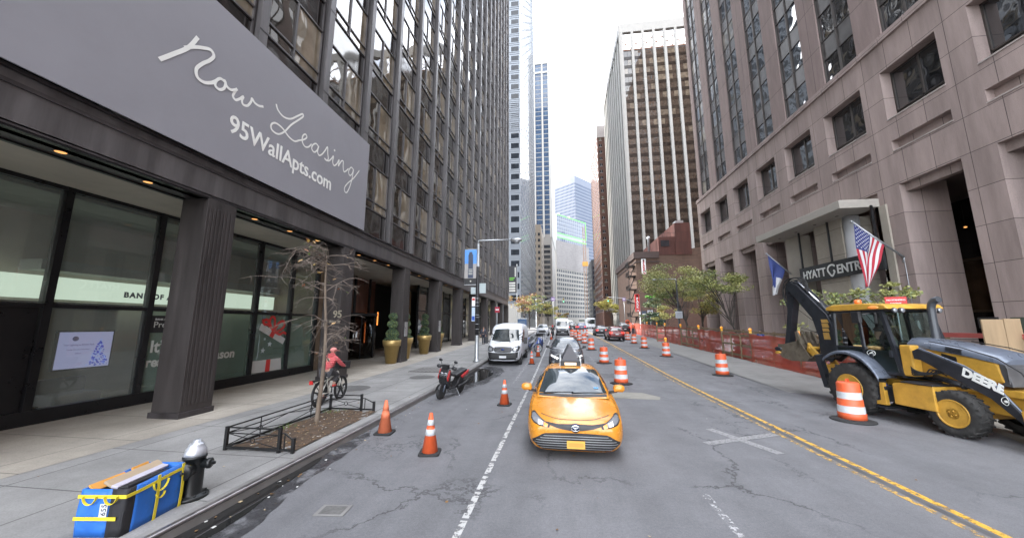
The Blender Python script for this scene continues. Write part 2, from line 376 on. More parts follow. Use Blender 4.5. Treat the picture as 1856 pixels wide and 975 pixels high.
# ------------------------------------------------------------------ palette
ASPH = asphalt('asphalt', (.150, .151, .160))
WALK = slabs('sidewalk_concrete', (.27, .267, .262), 1.52, 1.52, .012, var=.07, stain=.4, vscale=.8, shift=(.4, .1, 0))
ARCADE = slabs('arcade_paving', (.34, .31, .265), 3.05, 1.6, .01, var=.06, stain=.35, vscale=.7)
KERB = mat('kerb_granite', (.2, .195, .19), .7, var=.2, vscale=2, stain=.3)
STEEL_EDGE = mat('kerb_steel', (.33, .31, .31), .38, .85, var=.25, vscale=3)
SOIL = mat('soil', (.085, .055, .035), .95, var=.5, vscale=9, bump=.9, bscale=18)
YEL = worn_paint('yellow_line_paint', (.62, .36, .05), .40, .50, 7)
YEL2 = worn_paint('worn_yellow_line_paint', (.55, .34, .08), .47, .58, 9)
WHT = worn_paint('white_line_paint', (.44, .44, .43), .42, .50, 8)
WHT2 = worn_paint('faded_white_paint', (.4, .4, .41), .46, .60, 14)
GHOST = worn_paint('scrubbed_marking', (.26, .26, .265), .28, .5, 22)
PATCHC = mat('patch_concrete', (.25, .24, .21), .85, var=.12, vscale=4, stain=.2)
IRON = mat('cast_iron', (.12, .118, .115), .75, 0, var=.3, vscale=14, bump=.5, bscale=60)
WETM = worn_paint('wet_asphalt', (.05, .05, .054), .40, .56, 2.2, .3)
WATER = mat('puddle_water', (.02, .02, .02), .03, var=0, spec=.6)
BRONZE = mat('dark_bronze', (.052, .046, .048), .5, .35, var=.3, vscale=2.2, stain=.25, streak=True)
BRONZE_L = mat('weathered_bronze', (.125, .118, .120), .45, .5, var=.3, vscale=2.5, stain=.3, streak=True)
COLM = mat('bronze_column', (.054, .047, .046), .55, .3, var=.25, vscale=5, stain=.35, streak=True)
SOFFIT = mat('soffit_plaster', (.52, .49, .42), .85, var=.1, vscale=.6, stain=.2)
BLACKFR = mat('black_frame', (.014, .014, .016), .35, .3, var=.1)
CW = refl_glass('curtain_glass', (.045, .040, .032), (.21, .175, .125), .45, 2.2, .5, .5)  # beige panes: curtains, plus warm reflections painted into the colour
SPAND = refl_glass('spandrel_glass', (.026, .023, .022), (.05, .045, .042), .4, 1.7, .35, .8, .06)
SHOP = clear_glass('shop_glass', (.78, .86, .81), 1.8, 1.5, .36, (.31, .35, .33))  # grey-green body colour paints in the hazy street reflection on these panes
FROST = clear_glass('frosted_shop_glass', (.62, .76, .70), 1.2, 1.5, .42, (.22, .33, .28))
PANELW = mat('billboard_vinyl', (.25, .25, .278), .55, var=.05, vscale=.5, stain=.08, sscale=.4)
LETTER = mat('white_lettering', (.78, .79, .76), .6, var=.03)
WARM = mat('warm_lamp', (.9, .6, .3), .5, var=0, emit=(1, .42, .12), estr=.32)
ORANGE_TUBE = mat('orange_tube_light', (1, .4, .1), .5, var=0, emit=(1, .3, .06), estr=.5)
BANDL = mat('lit_sign_band', (.8, .85, .78), .5, var=0, emit=(.84, .95, .82), estr=.29)
NAVY = mat('navy_letter', (.01, .02, .09), .5, var=0)
INWALL = mat('bank_wall', (.46, .42, .36), .8, var=.1, vscale=.8)
INDARK = mat('dark_interior', (.03, .028, .028), .7, var=.2)
WOOD = mat('wood_panel', (.20, .115, .055), .5, var=.35, vscale=6, streak=True)
WHITEP = mat('white_paint', (.75, .76, .77), .5, var=.05)
REDD = mat('red_decal', (.55, .035, .03), .5, var=.05)
BLACKP = mat('black_plastic', (.018, .018, .02), .5, var=.2)
BLACKM = mat('black_metal', (.02, .02, .022), .42, .3, var=.2)
RUBBER = mat('rubber', (.022, .022, .023), .85, var=.3, vscale=12)
CHROME = mat('chrome', (.7, .71, .72), .15, 1., var=.05)
GALV = mat('galvanised_steel', (.42, .44, .46), .42, .75, var=.15, vscale=5)
ALU = mat('aluminium', (.5, .51, .52), .38, .8, var=.1)

# ------------------------------------------------------------------ ground, road, pavements
YS = [-14 + i for i in range(34)] + [20 + 2 * i for i in range(31)] + [84, 92, 104, 120, 150, 190, 240, 300, 380, 480, 620]
def strip(mb, x0, x1, y0, y1, dz, m=0, nx=1, xf=None):
    ys = sorted(set([y for y in YS if y0 < y < y1] + [y0, y1]))
    rows = []
    for y in ys:
        a, b = (x0, x1) if xf is None else xf(y)
        rows.append([(a + (b - a) * i / nx, y, gz(y) + dz) for i in range(nx + 1)])
    mb.grid(rows, m, False)
g = MB(); g.grid([[(x, y, gz(y) - .06) for x in (-900, -60, -20, 0, 30, 60, 900)] for y in (-200, -14, 0, 12, 14, 16, 18, 20, 30, 45, 66, 70, 74, 78, 100, 300, 700, 1600)], 0, False)
tag(g.build('ground', mat('ground_concrete', (.2, .2, .2), .9, var=.1)), kind='structure')
g = MB(); strip(g, -4.5, 14.5, -14, 620, 0, nx=4)
strip(g, -90, -4.5, 66, 76, 0, nx=4); strip(g, 14.5, 90, 56, 66, 0, nx=4)
tag(g.build('road', ASPH), kind='structure')
def walk_block(x0, x1, y0, y1, kx):
    g = MB(); strip(g, x0, x1, y0, y1, KZ)
    tag(g.build('sidewalk', WALK), kind='structure')
    g = MB(); out, inn = (kx, kx + (.03 if kx < 0 else -.03))
    s = 1 if kx < 0 else -1
    strip(g, kx, kx - s * .16, y0, y1, KZ + .004, 0)
    ys = [y for y in YS if y0 < y < y1]; ys = [y0] + ys + [y1]
    g.grid([[(kx, y, gz(y) - .05), (kx, y, gz(y) + KZ - .045)] for y in ys], 0, False)
    # rounded steel nosing along the edge
    pr = [(0, -.045), (.012, -.03), (.014, -.012), (.006, .004), (-.02, .0075), (-.06, .0078)]
    g.grid([[(kx + s * a, y, gz(y) + KZ + b) for a, b in pr] for y in ys], 1, True)
    g.grid([[(x0, y0, gz(y0) - .05), (x0, y0, gz(y0) + KZ)], [(x1, y0, gz(y0) - .05), (x1, y0, gz(y0) + KZ)]], 0, False)
    tag(g.build('kerb', [KERB, STEEL_EDGE]), kind='structure')
walk_block(-8.4, -4.5, -14, 64, -4.5); walk_block(-13, -4.5, 77, 500, -4.5)
walk_block(14.5, 24, -14, 54, 14.5); walk_block(14.5, 27, 67, 500, 14.5)
g = MB(); strip(g, -17, -8.4, -14, 64, KZ + .004); tag(g.build('arcade_paving', ARCADE), kind='structure')
# painted lines
def marking(name, pieces, m, dz=.004):
    g = MB()
    for (x0, x1, y0, y1) in pieces: strip(g, x0, x1, y0, y1, dz)
    return tag(g.build(name, m), kind='structure')
marking('yellow_centre_line', [(5.06, 5.17, 2.2, 110)], YEL)
marking('worn_yellow_centre_line', [(4.80, 4.90, 2.2, 110)], YEL2)
marking('tar_seam', [(4.93, 5.03, 2.2, 40)], mat('tar', (.09, .09, .093), .7, var=.3), .003)
ww = []
y = 3.3
while y < 13: ww.append((-1.30, -1.21, y, y + rnd.uniform(.45, .95))); y = ww[-1][3] + rnd.uniform(.05, .13)
marking('white_lane_line', ww + [(-1.30, -1.21, y, 64)], WHT)
marking('white_parking_line', [(-2.05, -1.95, 15, 62)], WHT2)
marking('faded_lane_dash', [(2.0, 2.1, 3.4, 5.9), (2.0, 2.1, 13.2, 16.2), (2.0, 2.1, 23, 26), (2.0, 2.1, 33, 36)], WHT2)
def flat_poly(name, pts, m, dz=.004, kind='structure'):
    g = MB(); g.face([(x, y, gz(y) + dz) for x, y in pts], 0); return tag(g.build(name, m), kind=kind)
def rot_rect(cx, cy, L, w, a):
    c, s_ = math.cos(a), math.sin(a); return [(cx + c * u - s_ * v, cy + s_ * u + c * v) for u, v in ((-L / 2, -w / 2), (L / 2, -w / 2), (L / 2, w / 2), (-L / 2, w / 2))]
flat_poly('scrubbed_cross_bar', rot_rect(3.805, 8.6, 1.7, .2, R(-65.9)), GHOST)
flat_poly('scrubbed_cross_bar', rot_rect(3.865, 8.68, 2.0, .2, R(25.9)), GHOST, .0075)
flat_poly('concrete_patch', [(1.45, 12.7), (3.2, 12.6), (3.35, 13.05), (2.9, 13.75), (1.3, 13.85)], PATCHC)
flat_poly('road_repair', [(10.6, 5.5), (11.6, 6.0), (11.6, 12), (10.2, 10.6), (8.6, 7.2)], mat('sandy_patch', (.21, .195, .165), .9, var=.2, vscale=3), .004)
flat_poly('concrete_strip', [(8.2, 14.5), (11.7, 13.8), (11.7, 46), (8.9, 46)], mat('pale_road_concrete', (.20, .197, .19), .9, var=.14, vscale=1.5, stain=.3), .003)
def disc(name, x, y, r, m, dz, rx=None, label=None, cat=None):
    g = MB(); g.face([(r * math.cos(t), r * math.sin(t), 0) for t in [2 * math.pi * i / 28 for i in range(28)]])
    g.lathe([(r * .92, .001), (r * .8, .005), (r * .78, .001)], n=28, caps=False); g.lathe([(r * .45, .001), (r * .4, .005), (r * .36, .001)], n=28, caps=False)
    o = g.build(name, m); o.location = (x, y, gz(y) + dz)
    if label: tag(o, label, cat, 'covers let into the ground')
    return o
disc('manhole_cover', 1.95, 13.2, .5, PATCHC, .008, label='pale round cover in the concrete road patch beside the taxi', cat='manhole cover')
disc('manhole_cover', -6.05, 15.3, .55, IRON, KZ + .006, label='round iron cover in the sidewalk beside the black scooter', cat='manhole cover')
disc('manhole_cover', -7.55, 12.4, .62, IRON, KZ + .006, label='round iron cover in the sidewalk just beyond the cyclist', cat='manhole cover')
g = MB(); g.box(-.2, .2, -.14, .14, 0, .006); g.box(-.15, .15, -.1, .1, .006, .009, 1)
o = g.build('drain_cover', [KERB, IRON]); o.location = (-3.05, 4.75, .004); o.rotation_euler = (0, 0, .1); tag(o, 'small square iron cover in the road by the wet gutter', 'drain cover', 'covers let into the ground')
g = MB()
for i in range(11): g.box(-7.3 + .2 * i, -7.3 + .2 * i + .13, 16.8, 19.2, gz(18) + KZ + .002, gz(18) + KZ + .012)
g.box(-7.35, -5.15, 16.7, 19.3, gz(18) + KZ - .01, gz(18) + KZ + .004, 1)
tag(g.build('vault_grating', [mat('grate', (.2, .195, .19), .7, .2, var=.2), IRON], origin=(-6.2, 18, gz(18) + KZ)), 'long sidewalk grating between scooter and gold planters', 'grating')
# wet gutter and standing water along the left kerb
def blob(pts, seed, amp): 
    q = random.Random(seed); P = catmull([(x, y, 0) for x, y in pts] + [(pts[0][0], pts[0][1], 0)], 5)[:-1]
    return [(p.x + q.uniform(-amp, amp), p.y + q.uniform(-amp, amp)) for p in P]
flat_poly('damp_gutter', blob([(-4.49, 3.0), (-3.95, 3.2), (-3.75, 4.2), (-4.0, 5.2), (-4.1, 6.5), (-4.2, 7.6), (-4.49, 7.9), (-4.49, 6), (-4.49, 4.5)], 3, .03), WETM, .0045)
flat_poly('gutter_water', blob([(-4.49, 3.4), (-4.2, 3.6), (-4.1, 4.3), (-4.28, 5.3), (-4.36, 6.2), (-4.49, 6.4), (-4.49, 5)], 4, .012), WATER, .008)
flat_poly('gutter_water', blob([(-4.49, 13.8), (-4.05, 14.0), (-3.5, 15.6), (-3.3, 17.2), (-3.6, 18.6), (-4.49, 19.2), (-4.49, 16.5)], 5, .02), WATER, .012)
flat_poly('damp_gutter', blob([(-4.49, 12.6), (-3.9, 12.9), (-3.1, 15.2), (-2.9, 18.2), (-3.4, 19.9), (-4.49, 20), (-4.49, 17)], 6, .05), WETM, .0045)
g = MB()
for i in range(260):
    x = rnd.choice([rnd.uniform(-4.47, -4.2), rnd.uniform(-4.47, -3.9), rnd.uniform(-8, -4.7), rnd.uniform(-4, 6)]); y = rnd.uniform(3, 24)
    z = gz(y) + (KZ if x < -4.5 else 0) + .01; a = rnd.uniform(0, 6.3); r = rnd.uniform(.012, .035)
    g.face([(x + r * math.cos(a + k) * (1 if k % 2 else .6), y + r * math.sin(a + k) * (1 if k % 2 else .6), z + .006 * (k % 2)) for k in (0, 1.57, 3.14, 4.71)], rnd.choice([0, 0, 1, 2]))
tag(g.build('fallen_leaves', [mat('leaf_brown', (.2, .11, .04), .8, var=.3), mat('leaf_pale', (.42, .33, .2), .8, var=.3), mat('litter', (.5, .5, .48), .8, var=.2)]), kind='stuff')

# ------------------------------------------------------------------ left tower: dark bronze office block over an open arcade
LB = thing('office_tower', 'dark bronze glass tower with a column arcade and bank, left of the road', 'building', (-12, 30, 0))
LO = (-12, 30, 0)
FX = -9.35
PY = [8.8 + 3.05 * k for k in range(-5, 19)]          # pilaster centres
YA, YB = PY[0], 63.4
g = MB(); g.box(-34, -9.72, YA, YB, 6.9, 96); g.box(-34, -15.5, YA, YB, 0, 6.9)
g.build('core_wall', INDARK, LB, LO)
g = MB(); g.box(-9.72, FX, YA - .2, YB + .15, 5.9, 6.62, 0); g.box(-9.74, FX + .03, YA - .2, YB + .15, 6.56, 6.64, 1); g.box(-10.2, FX - .02, YA - .2, YB + .12, 5.86, 5.9, 0); g.box(-10.2, FX - .06, YA - .2, YB, 6.64, 6.86, 0); g.box(-9.8, FX - .0, YA, YB, 5.86, 5.93, 1)
g.build('fascia', [BRONZE_L, BRONZE], LB, LO)
g = MB(); g.box(-15.5, -10.2, YA, YB, 5.88, 6.2); g.build('soffit', SOFFIT, LB, LO)
g = MB(); g.box(-10.22, -10.12, YA, YB, 5.82, 5.885); g.box(-9.5, FX - .01, YA, YB, 5.82, 5.862); g.build('soffit_trim', BLACKFR, LB, LO)
for k in range(-1, 10):                                # arcade columns
    y0 = 7.9 + 6.1 * k if k < 2 else 7.9 + 6.18 * k - .1
    zb = gz(y0) + KZ
    g = MB(); g.box(FX - .82, FX, y0, y0 + .83, zb, 5.84, 0)
    for i in range(7): g.box(FX, FX + .012, y0 + .06 + i * .105, y0 + .13 + i * .105, zb + .3, 5.6, 0)
    g.box(FX - .86, FX + .035, y0 - .04, y0 + .87, zb, zb + .14, 1)
    g.build('column', [COLM, BRONZE], LB, LO, bevel=.012)
for i, y in enumerate([5.3 + 1.52 * i for i in range(24)]):
    g = MB(); g.lathe([(.001, 5.856), (.085, 5.856), (.105, 5.848), (.11, 5.86)], (-9.85, y, 0), 14, mats=[0, 1, 1]); g.build('downlight', [WARM, BRONZE_L], LB, LO)
g = MB()
for z in (0, 1): pass
NF = 24
for i, y in enumerate(PY):                             # projecting steel mullions between bays
    g = MB(); g.box(-9.62, -9.27, y - .06, y + .06, 6.88, 96, 0); g.box(-9.30, -9.25, y - .15, y + .15, 6.88, 96, 0); g.box(-9.60, -9.54, y - .17, y + .17, 6.88, 96, 1)
    for k in range(NF): g.box(-9.252, -9.240, y - .155, y + .155, 8.0 + 3.75 * k, 8.04 + 3.75 * k, 1)
    g.build('pilaster', [BRONZE_L, BRONZE], LB, LO)
def bay_window(g, y, k):
    """one storey of one bay: spandrel, two hopper lights and two tall lights in a bronze frame"""
    a, b = y + .17, y + 3.05 - .17; z0 = 8.3 + 3.75 * k; xg = -9.56; xf = -9.50; c = (a + b) / 2
    top = z0 + 2.38
    def pane(y0, y1, za, zb, m): g.face([(xg, y0, za), (xg, y1, za), (xg, y1, zb), (xg, y0, zb)], m)
    pane(a, b, z0 - 1.42, z0 - .02, 2)
    for (p, q) in ((a, c - .035), (c + .035, b)):
        pane(p, q, z0 + .04, z0 + .44, 1); pane(p, q, z0 + .50, top - .02, 1)
    t = .035
    for z in (z0, z0 + .47, top): g.box(xg - .03, xf, a, b, z - t, z + t, 0)
    g.box(xg - .03, xf + .004, c - .04, c + .04, z0, top, 0)
    for yy in (a - .02, b - .03): g.box(xg - .03, xf, yy, yy + .05, z0 - 1.42, top + .0, 0)
vis = []
for bi, y in enumerate(PY[:-1]):
    for k in range(NF):
        d2 = (y + 1.5) ** 2 + 85 + (8.3 + 3.75 * k - 2.4) ** 2
        vis.append((d2 if y > 3 else 1e9 + d2, y, k))
vis.sort()
rest = MB()
for n_, (d2, y, k) in enumerate(vis):
    if n_ < 99: g = MB(); bay_window(g, y, k); g.build('window', [BRONZE_L, CW, SPAND], LB, LO)
    else: bay_window(rest, y, k)
tag(rest.build('upper_window', [BRONZE_L, CW, SPAND], LB, LO), kind='stuff')
g = MB(); g.box(-9.6, -9.33, YA, YB, 6.84, 6.9); g.build('sill', BRONZE, LB, LO)
# --- ground floor glazing
GX = -12.3
MUL = [-4, -1.8, .4, 2.6, 4.75, 6.9, 9.05, 10.93, 12.8, 14.67, 16.4]
for i in range(len(MUL) - 1):
    a, b = MUL[i], MUL[i + 1]
    g = MB(); g.face([(GX, a + .07, 2.95), (GX, b - .07, 2.95), (GX, b - .07, 5.78), (GX, a + .07, 5.78)]); g.build('shop_window', SHOP, LB, LO)
    fro = 8.9 < a < 16
    g = MB(); g.face([(GX, a + .07, .48), (GX, b - .07, .48), (GX, b - .07, 2.85), (GX, a + .07, 2.85)])
    if a == 4.75: g = MB(); g.box(GX - .06, GX + .02, a + .1, b - .1, .2, 2.85)
    w = g.build('shop_window', FROST if fro else (BLACKFR if a == 4.75 else SHOP), LB, LO)
g = MB()
for y in MUL: g.box(GX - .1, GX + .1, y - .075, y + .075, .15, 5.88)
g.box(GX - .085, GX + .085, MUL[0], MUL[-1], 2.85, 2.95); g.box(GX - .09, GX + .115, MUL[0], MUL[-1], .15, .48); g.box(GX - .085, GX + .085, MUL[0], MUL[-1], 5.78, 5.88)
g.build('shopfront_frame', BLACKFR, LB, LO)
g = MB(); g.box(-15.4, GX + .05, 16.48, 16.9, .15, 5.86, 0); g.box(-15.4, GX + .3, 16.9, 17.1, .15, 5.86, 1); g.build('party_wall', [mat('bronze_jamb', (.26, .19, .13), .5, .3, var=.2), BRONZE], LB, LO)
# bank interior
g = MB(); g.box(-15.45, -15.3, MUL[0], 16.4, .2, 5.8, 0); g.box(-15.3, GX - .2, MUL[0], 16.4, 5.70, 5.76, 1); g.box(-15.3, GX - .1, MUL[0], 16.4, .1, .2, 2)
g.box(-14.62, -14.2, 8.0, 9.62, .2, 2.95, 0); g.box(-15.3, -14.5, 7.9, 18, 4.0, 4.3, 1); g.box(-14.75, -14.5, 6.5, 18, 2.93, 3.1, 3)
g.build('lobby_wall', [INWALL, mat('lobby_ceiling', (.42, .43, .40), .8, var=.1), mat('lobby_floor', (.2, .19, .17), .4, var=.1), INDARK], LB, LO)
# entrance
g = MB(); g.box(-15.0, -14.8, 17.1, 26.6, .15, 5.86, 0)
for y in (17.3, 19.2, 21.1, 23.0, 24.9): g.box(-14.35, -14.2, y - .06, y + .06, .15, 5.86, 1)
g.box(-14.36, -14.19, 17.1, 26.6, 3.02, 3.15, 1)
g.build('entrance_wall', [mat('dark_red_timber', (.13, .055, .036), .4, var=.3, vscale=4, streak=True), BLACKFR], LB, LO)
g = MB(); g.lathe([(1.25, .2), (1.25, 3.0)], (-13.6, 22.3, 0), 24, 0); g.lathe([(1.3, 3.0), (1.3, 3.2), (.01, 3.2)], (-13.6, 22.3, 0), 24, 1)
for t in range(8): a = t * math.pi / 4; g.box(-13.6 + 1.26 * math.cos(a) - .03, -13.6 + 1.26 * math.cos(a) + .03, 22.3 + 1.26 * math.sin(a) - .03, 22.3 + 1.26 * math.sin(a) + .03, .15, 3.0, 1)
g.build('revolving_door', [clear_glass('door_glass', (.35, .3, .28), 1.3), BLACKFR], LB, LO)
g = MB()
for i in range(2): g.face([(-14.28, 17.36 + 3.8 * i, .3), (-14.28, 19.14 + 3.8 * i, .3), (-14.28, 19.14 + 3.8 * i, 5.7), (-14.28, 17.36 + 3.8 * i, 5.7)])
g.build('entrance_glass', MATS['door_glass'], LB, LO)
for (y, z0, z1) in ((24.3, 1.15, 2.2), (24.3, 2.25, 3.3), (26.0, 2.4, 3.4)):
    g = MB(); g.box(-14.16, -14.10, y - .03, y + .03, z0, z1); g.build('light_tube', ORANGE_TUBE, LB, LO)
g = MB(); g.box(-13.2, -12.9, 26.6, 29.3, .4, 5.3); g.build('wood_panel', WOOD, LB, LO)
g = MB()
for i in range(15):
    a = 29.4 + 2.25 * i
    g.face([(GX, a + .06, gz(a) + .3), (GX, a + 2.19, gz(a) + .3), (GX, a + 2.19, 5.8), (GX, a + .06, 5.8)], 0); g.box(GX - .08, GX + .08, a - .06, a + .06, .3, 5.88, 1)
g.box(GX - .08, GX + .07, 29.4, 63.2, 3.6, 3.7, 1)
g.build('lobby_glass', [refl_glass('lobby_refl', (.05, .055, .05), (.3, .27, .2), .3, 1.8, .25, .6), BLACKFR], LB, LO)
g = MB(); g.box(FX, FX + .05, 20.45, 20.8, 1.75, 2.6); g.box(FX, FX + .03, 20.5, 20.75, 2.65, 3.05, 1); g.build('intercom_box', [ALU, BLACKP], LB, LO)
g = MB(); g.box(FX, FX + .05, 26.55, 26.9, 1.9, 2.75); g.box(FX, FX + .03, 26.6, 26.85, 2.8, 3.2, 1); g.build('intercom_box', [ALU, BLACKP], LB, LO)
BR = mat('brass_number', (.42, .38, .30), .4, .7, var=.05)
text_mesh('house_number', '95', .42, frame((FX - .3 - LO[0], 14.0 - .01 - LO[1], 2.75), (1, 0, 0), (0, 0, 1)), BR, LB, bold=.01)
text_mesh('street_name', 'WALL ST', .13, frame((FX - .45 - LO[0], 13.99 - LO[1], 2.52), (1, 0, 0), (0, 0, 1)), BR, LB, bold=.004)
# seasonal graphic on the frosted panes (x just outside the glass)
DX = GX + .012
def deco(name, polys, parent=LB):
    g = MB()
    mm = []
    for (pts, m, lay) in polys:
        if m not in mm: mm.append(m)
        g.face([(DX + .002 * lay, p[0], p[1]) for p in pts], mm.index(m))
    return g.build(name, mm, parent, LO)
def star(cy_, cz, r): return [(cy_ + r * (1 if i % 2 == 0 else .42) * math.sin(i * math.pi / 5 + .1), cz + r * (1 if i % 2 == 0 else .42) * math.cos(i * math.pi / 5 + .1)) for i in range(10)]
GREYW = mat('grey_decal', (.5, .51, .50), .6, var=.03); SILV = mat('silver_star', (.45, .5, .52), .5, var=.05)
deco('gift_graphic', [([(12.93, .50), (14.5, .50), (14.42, .99), (12.96, .99)], GREYW, 1), ([(13.62, .50), (13.86, .50), (13.86, .99), (13.64, .99)], REDD, 2),
    ([(13.1, 2.24), (14.46, 1.58), (14.58, 1.82), (13.2, 2.5)], GREYW, 1), ([(13.66, 1.97), (13.86, 1.87), (13.98, 2.10), (13.79, 2.21)], REDD, 2)])
bow = MB()
for loop in ([(13.86, 2.15), (13.62, 2.52), (13.68, 2.76), (13.86, 2.7), (13.9, 2.2)], [(13.9, 2.18), (14.12, 2.52), (14.38, 2.58), (14.42, 2.36), (14.2, 2.2), (13.92, 2.14)], [(13.85, 2.16), (13.55, 2.44), (13.35, 2.46), (13.24, 2.66)], [(13.92, 2.15), (14.2, 2.02), (14.4, 2.1), (14.58, 2.03)], [(13.8, 2.2), (13.5, 2.62), (13.28, 2.6)]):
    P = catmull([(a, b, 0) for a, b in loop], 6); ribbon(bow, [(p.x, p.y) for p in P], .11, DX + .006)
bow.build('ribbon_bow', REDD, LB, LO)
for s_ in ((13.73, 1.63, .13), (13.41, 1.38, .13), (13.45, 1.85, .07)): deco('star_graphic', [(star(*s_), SILV, 1)])
def wtext(name, s_, y, z, size, m, x=DX + .002, **k): return text_mesh(name, s_, size, frame((x - LO[0], y - LO[1], z), (0, 1, 0), (0, 0, 1)), m, LB, extrude=.002, **k)
FR = mat('film_letter', (.52, .53, .5), .6, var=.02)
wtext('film_lettering', "It\u2019s the", 9.25, 1.62, .5, FR, bold=.012, sx=.9)
wtext('film_lettering', "season", 10.98, 1.24, .44, FR, bold=.012, sx=.95, shear=.05)
wtext('film_lettering', "ready for", 9.2, 1.19, .4, FR, bold=.012, sx=.9)
deco('lounge_sign_panel', [([(9.16, 2.2), (10.86, 2.2), (10.86, 2.72), (9.16, 2.72)], BLACKP, 1)])
wtext('lounge_lettering', 'Preferred', 9.25, 2.36, .26, FR, x=DX + .006); wtext('lounge_lettering', 'BANK OF AMERICA', 9.28, 2.58, .085, FR, x=DX + .006, bold=.002)

# lit sign inside the bank and the screen
t = thing('bank_sign', 'long pale green lit bank sign band with navy capitals behind the shop windows', 'sign', (-14.5, 12, 3.5))
g = MB(); g.box(-14.62, -14.5, 4.5, 16.2, 3.18, 3.82); g.build('light_band', BANDL, t, (-14.5, 12, 3.5))
text_mesh('sign_lettering', 'BANK OF AMERICA', .245, frame((.012, 9.9 - 12, 3.355 - 3.5), (0, 1, 0), (0, 0, 1)), NAVY, t, bold=.012, spacing=1.22)
t = thing('wall_screen', 'bright lilac screen with a blue fir tree on the bank wall', 'screen', (-14.1, 8.92, 1.7))
g = MB(); g.box(-14.2, -14.10, 8.27, 9.57, 1.15, 2.27); g.build('screen_frame', BLACKP, t, (-14.1, 8.92, 1.7))
g = MB(); g.box(-14.10, -14.09, 8.31, 9.53, 1.19, 2.23); g.build('display', mat('display_lit', (.5, .5, .7), .3, var=0, emit=(.56, .55, .95), estr=.16), t, (-14.1, 8.92, 1.7))
g = MB()
for i in range(150):
    q = rnd.random() ** .6; y = 9.25 + (rnd.random() - .5) * .5 * q; z = 2.02 - .78 * q; r = rnd.uniform(.012, .035); a = rnd.uniform(0, 6)
    g.face([(-14.088 + .0003 * (i % 7), y + r * math.cos(a + k * 1.57), z + r * math.sin(a + k * 1.57)) for k in range(4)], rnd.choice([0, 0, 1]))
g.build('fir_image', [mat('screen_blue', (.05, .06, .5), .3, var=0, emit=(.06, .1, .75), estr=.14), mat('screen_pale', (.4, .5, .9), .3, var=0, emit=(.4, .5, 1), estr=.16)], t, (-14.1, 8.92, 1.7))
SCT = mat('screen_text', (.12, .13, .3), .4, var=0, emit=(.2, .2, .5), estr=.05)
for s_, yy, zz, sz in (('Tree Lighting at Bryant Park', 8.42, 1.84, .075), ('Tuesday December 2nd at 6pm', 8.5, 1.71, .05), ('6:00 pm', 8.7, 1.6, .05)):
    text_mesh('screen_lettering', s_, sz, frame((.014, yy - 8.92, zz - 1.7), (0, 1, 0), (0, 0, 1)), SCT, t, extrude=.001, sx=.8)
g = MB(); g.lathe([(.03, .0), (.07, .0), (.07, .004), (.03, .004)], (-14.088, 8.66, 2.04), 14, axis='x'); g.build('screen_emblem', SCT, t, (-14.1, 8.92, 1.7))
# armchair and plant seen through the glass
t = thing('lobby_armchair', 'low grey armchair behind the bank window under the screen', 'armchair', (-13.4, 8.3, .2))
g = MB(); g.box(-.35, .35, -.5, .5, .12, .42); g.build('seat', mat('grey_fabric', (.2, .2, .22), .9, var=.1), t, bevel=.05)
g = MB(); g.box(-.42, -.24, -.5, .5, .35, .8); g.build('backrest', MATS['grey_fabric'], t, bevel=.06)
g = MB(); g.box(-.3, -.26, -.42, -.38, 0, .12); g.box(.26, .3, -.42, -.38, 0, .12); g.box(-.3, -.26, .38, .42, 0, .12); g.box(.26, .3, .38, .42, 0, .12); g.build('base_frame', BLACKM, t)

# ------------------------------------------------------------------ billboard hung on the tower
t = thing('billboard', 'huge plain grey leasing billboard hung over the tower facade above the arcade', 'billboard', (-9.2, 8, 6.9)); BO = (-9.2, 8, 6.9)
g = MB(); g.box(-9.235, -9.2, -2.5, 15.17, 6.88, 11.27); g.build('panel', PANELW, t, BO)
g = MB()
N1 = [(6.18, 8.59), (6.45, 8.97), (6.72, 9.37), (6.9, 9.83)]
N2 = [(6.64, 9.3), (6.85, 9.5), (7.05, 9.65), (7.25, 9.76), (7.35, 9.66), (7.26, 9.45), (7.11, 9.24), (6.98, 8.98), (7.03, 8.78), (7.2, 8.76), (7.38, 8.88), (7.5, 9.02)]
O1 = [(7.72, 9.18), (7.6, 9.17), (7.5, 9.02), (7.5, 8.88), (7.62, 8.85), (7.74, 8.98), (7.76, 9.16), (7.72, 9.2), (7.82, 9.08), (7.96, 9.08), (8.12, 9.22)]
W1 = [(8.12, 9.24), (8.05, 9.05), (8.03, 8.93), (8.12, 8.88), (8.24, 9.0), (8.34, 9.14), (8.31, 9.0), (8.36, 8.9), (8.5, 8.95), (8.6, 9.15), (8.62, 9.27), (8.72, 9.2), (8.88, 9.2), (9.04, 9.28)]
Lp = [(9.5, 9.68), (9.6, 9.52), (9.85, 9.44), (10.15, 9.55), (10.45, 9.85), (10.66, 10.06), (10.7, 9.98), (10.5, 9.72), (10.2, 9.35), (9.95, 8.95), (9.7, 8.72), (9.45, 8.72), (9.4, 8.88), (9.56, 9.03), (9.85, 9.02), (10.15, 8.88), (10.42, 8.86), (10.62, 9.0)]
E1 = [(10.62, 9.0), (10.85, 9.16), (10.98, 9.32), (10.9, 9.4), (10.78, 9.26), (10.78, 9.05), (10.92, 8.93), (11.1, 9.0), (11.25, 9.2)]
A1 = [(11.62, 9.3), (11.48, 9.34), (11.32, 9.2), (11.28, 9.03), (11.42, 8.96), (11.56, 9.1), (11.64, 9.32), (11.6, 9.08), (11.7, 8.97), (11.86, 9.1), (12.02, 9.35)]
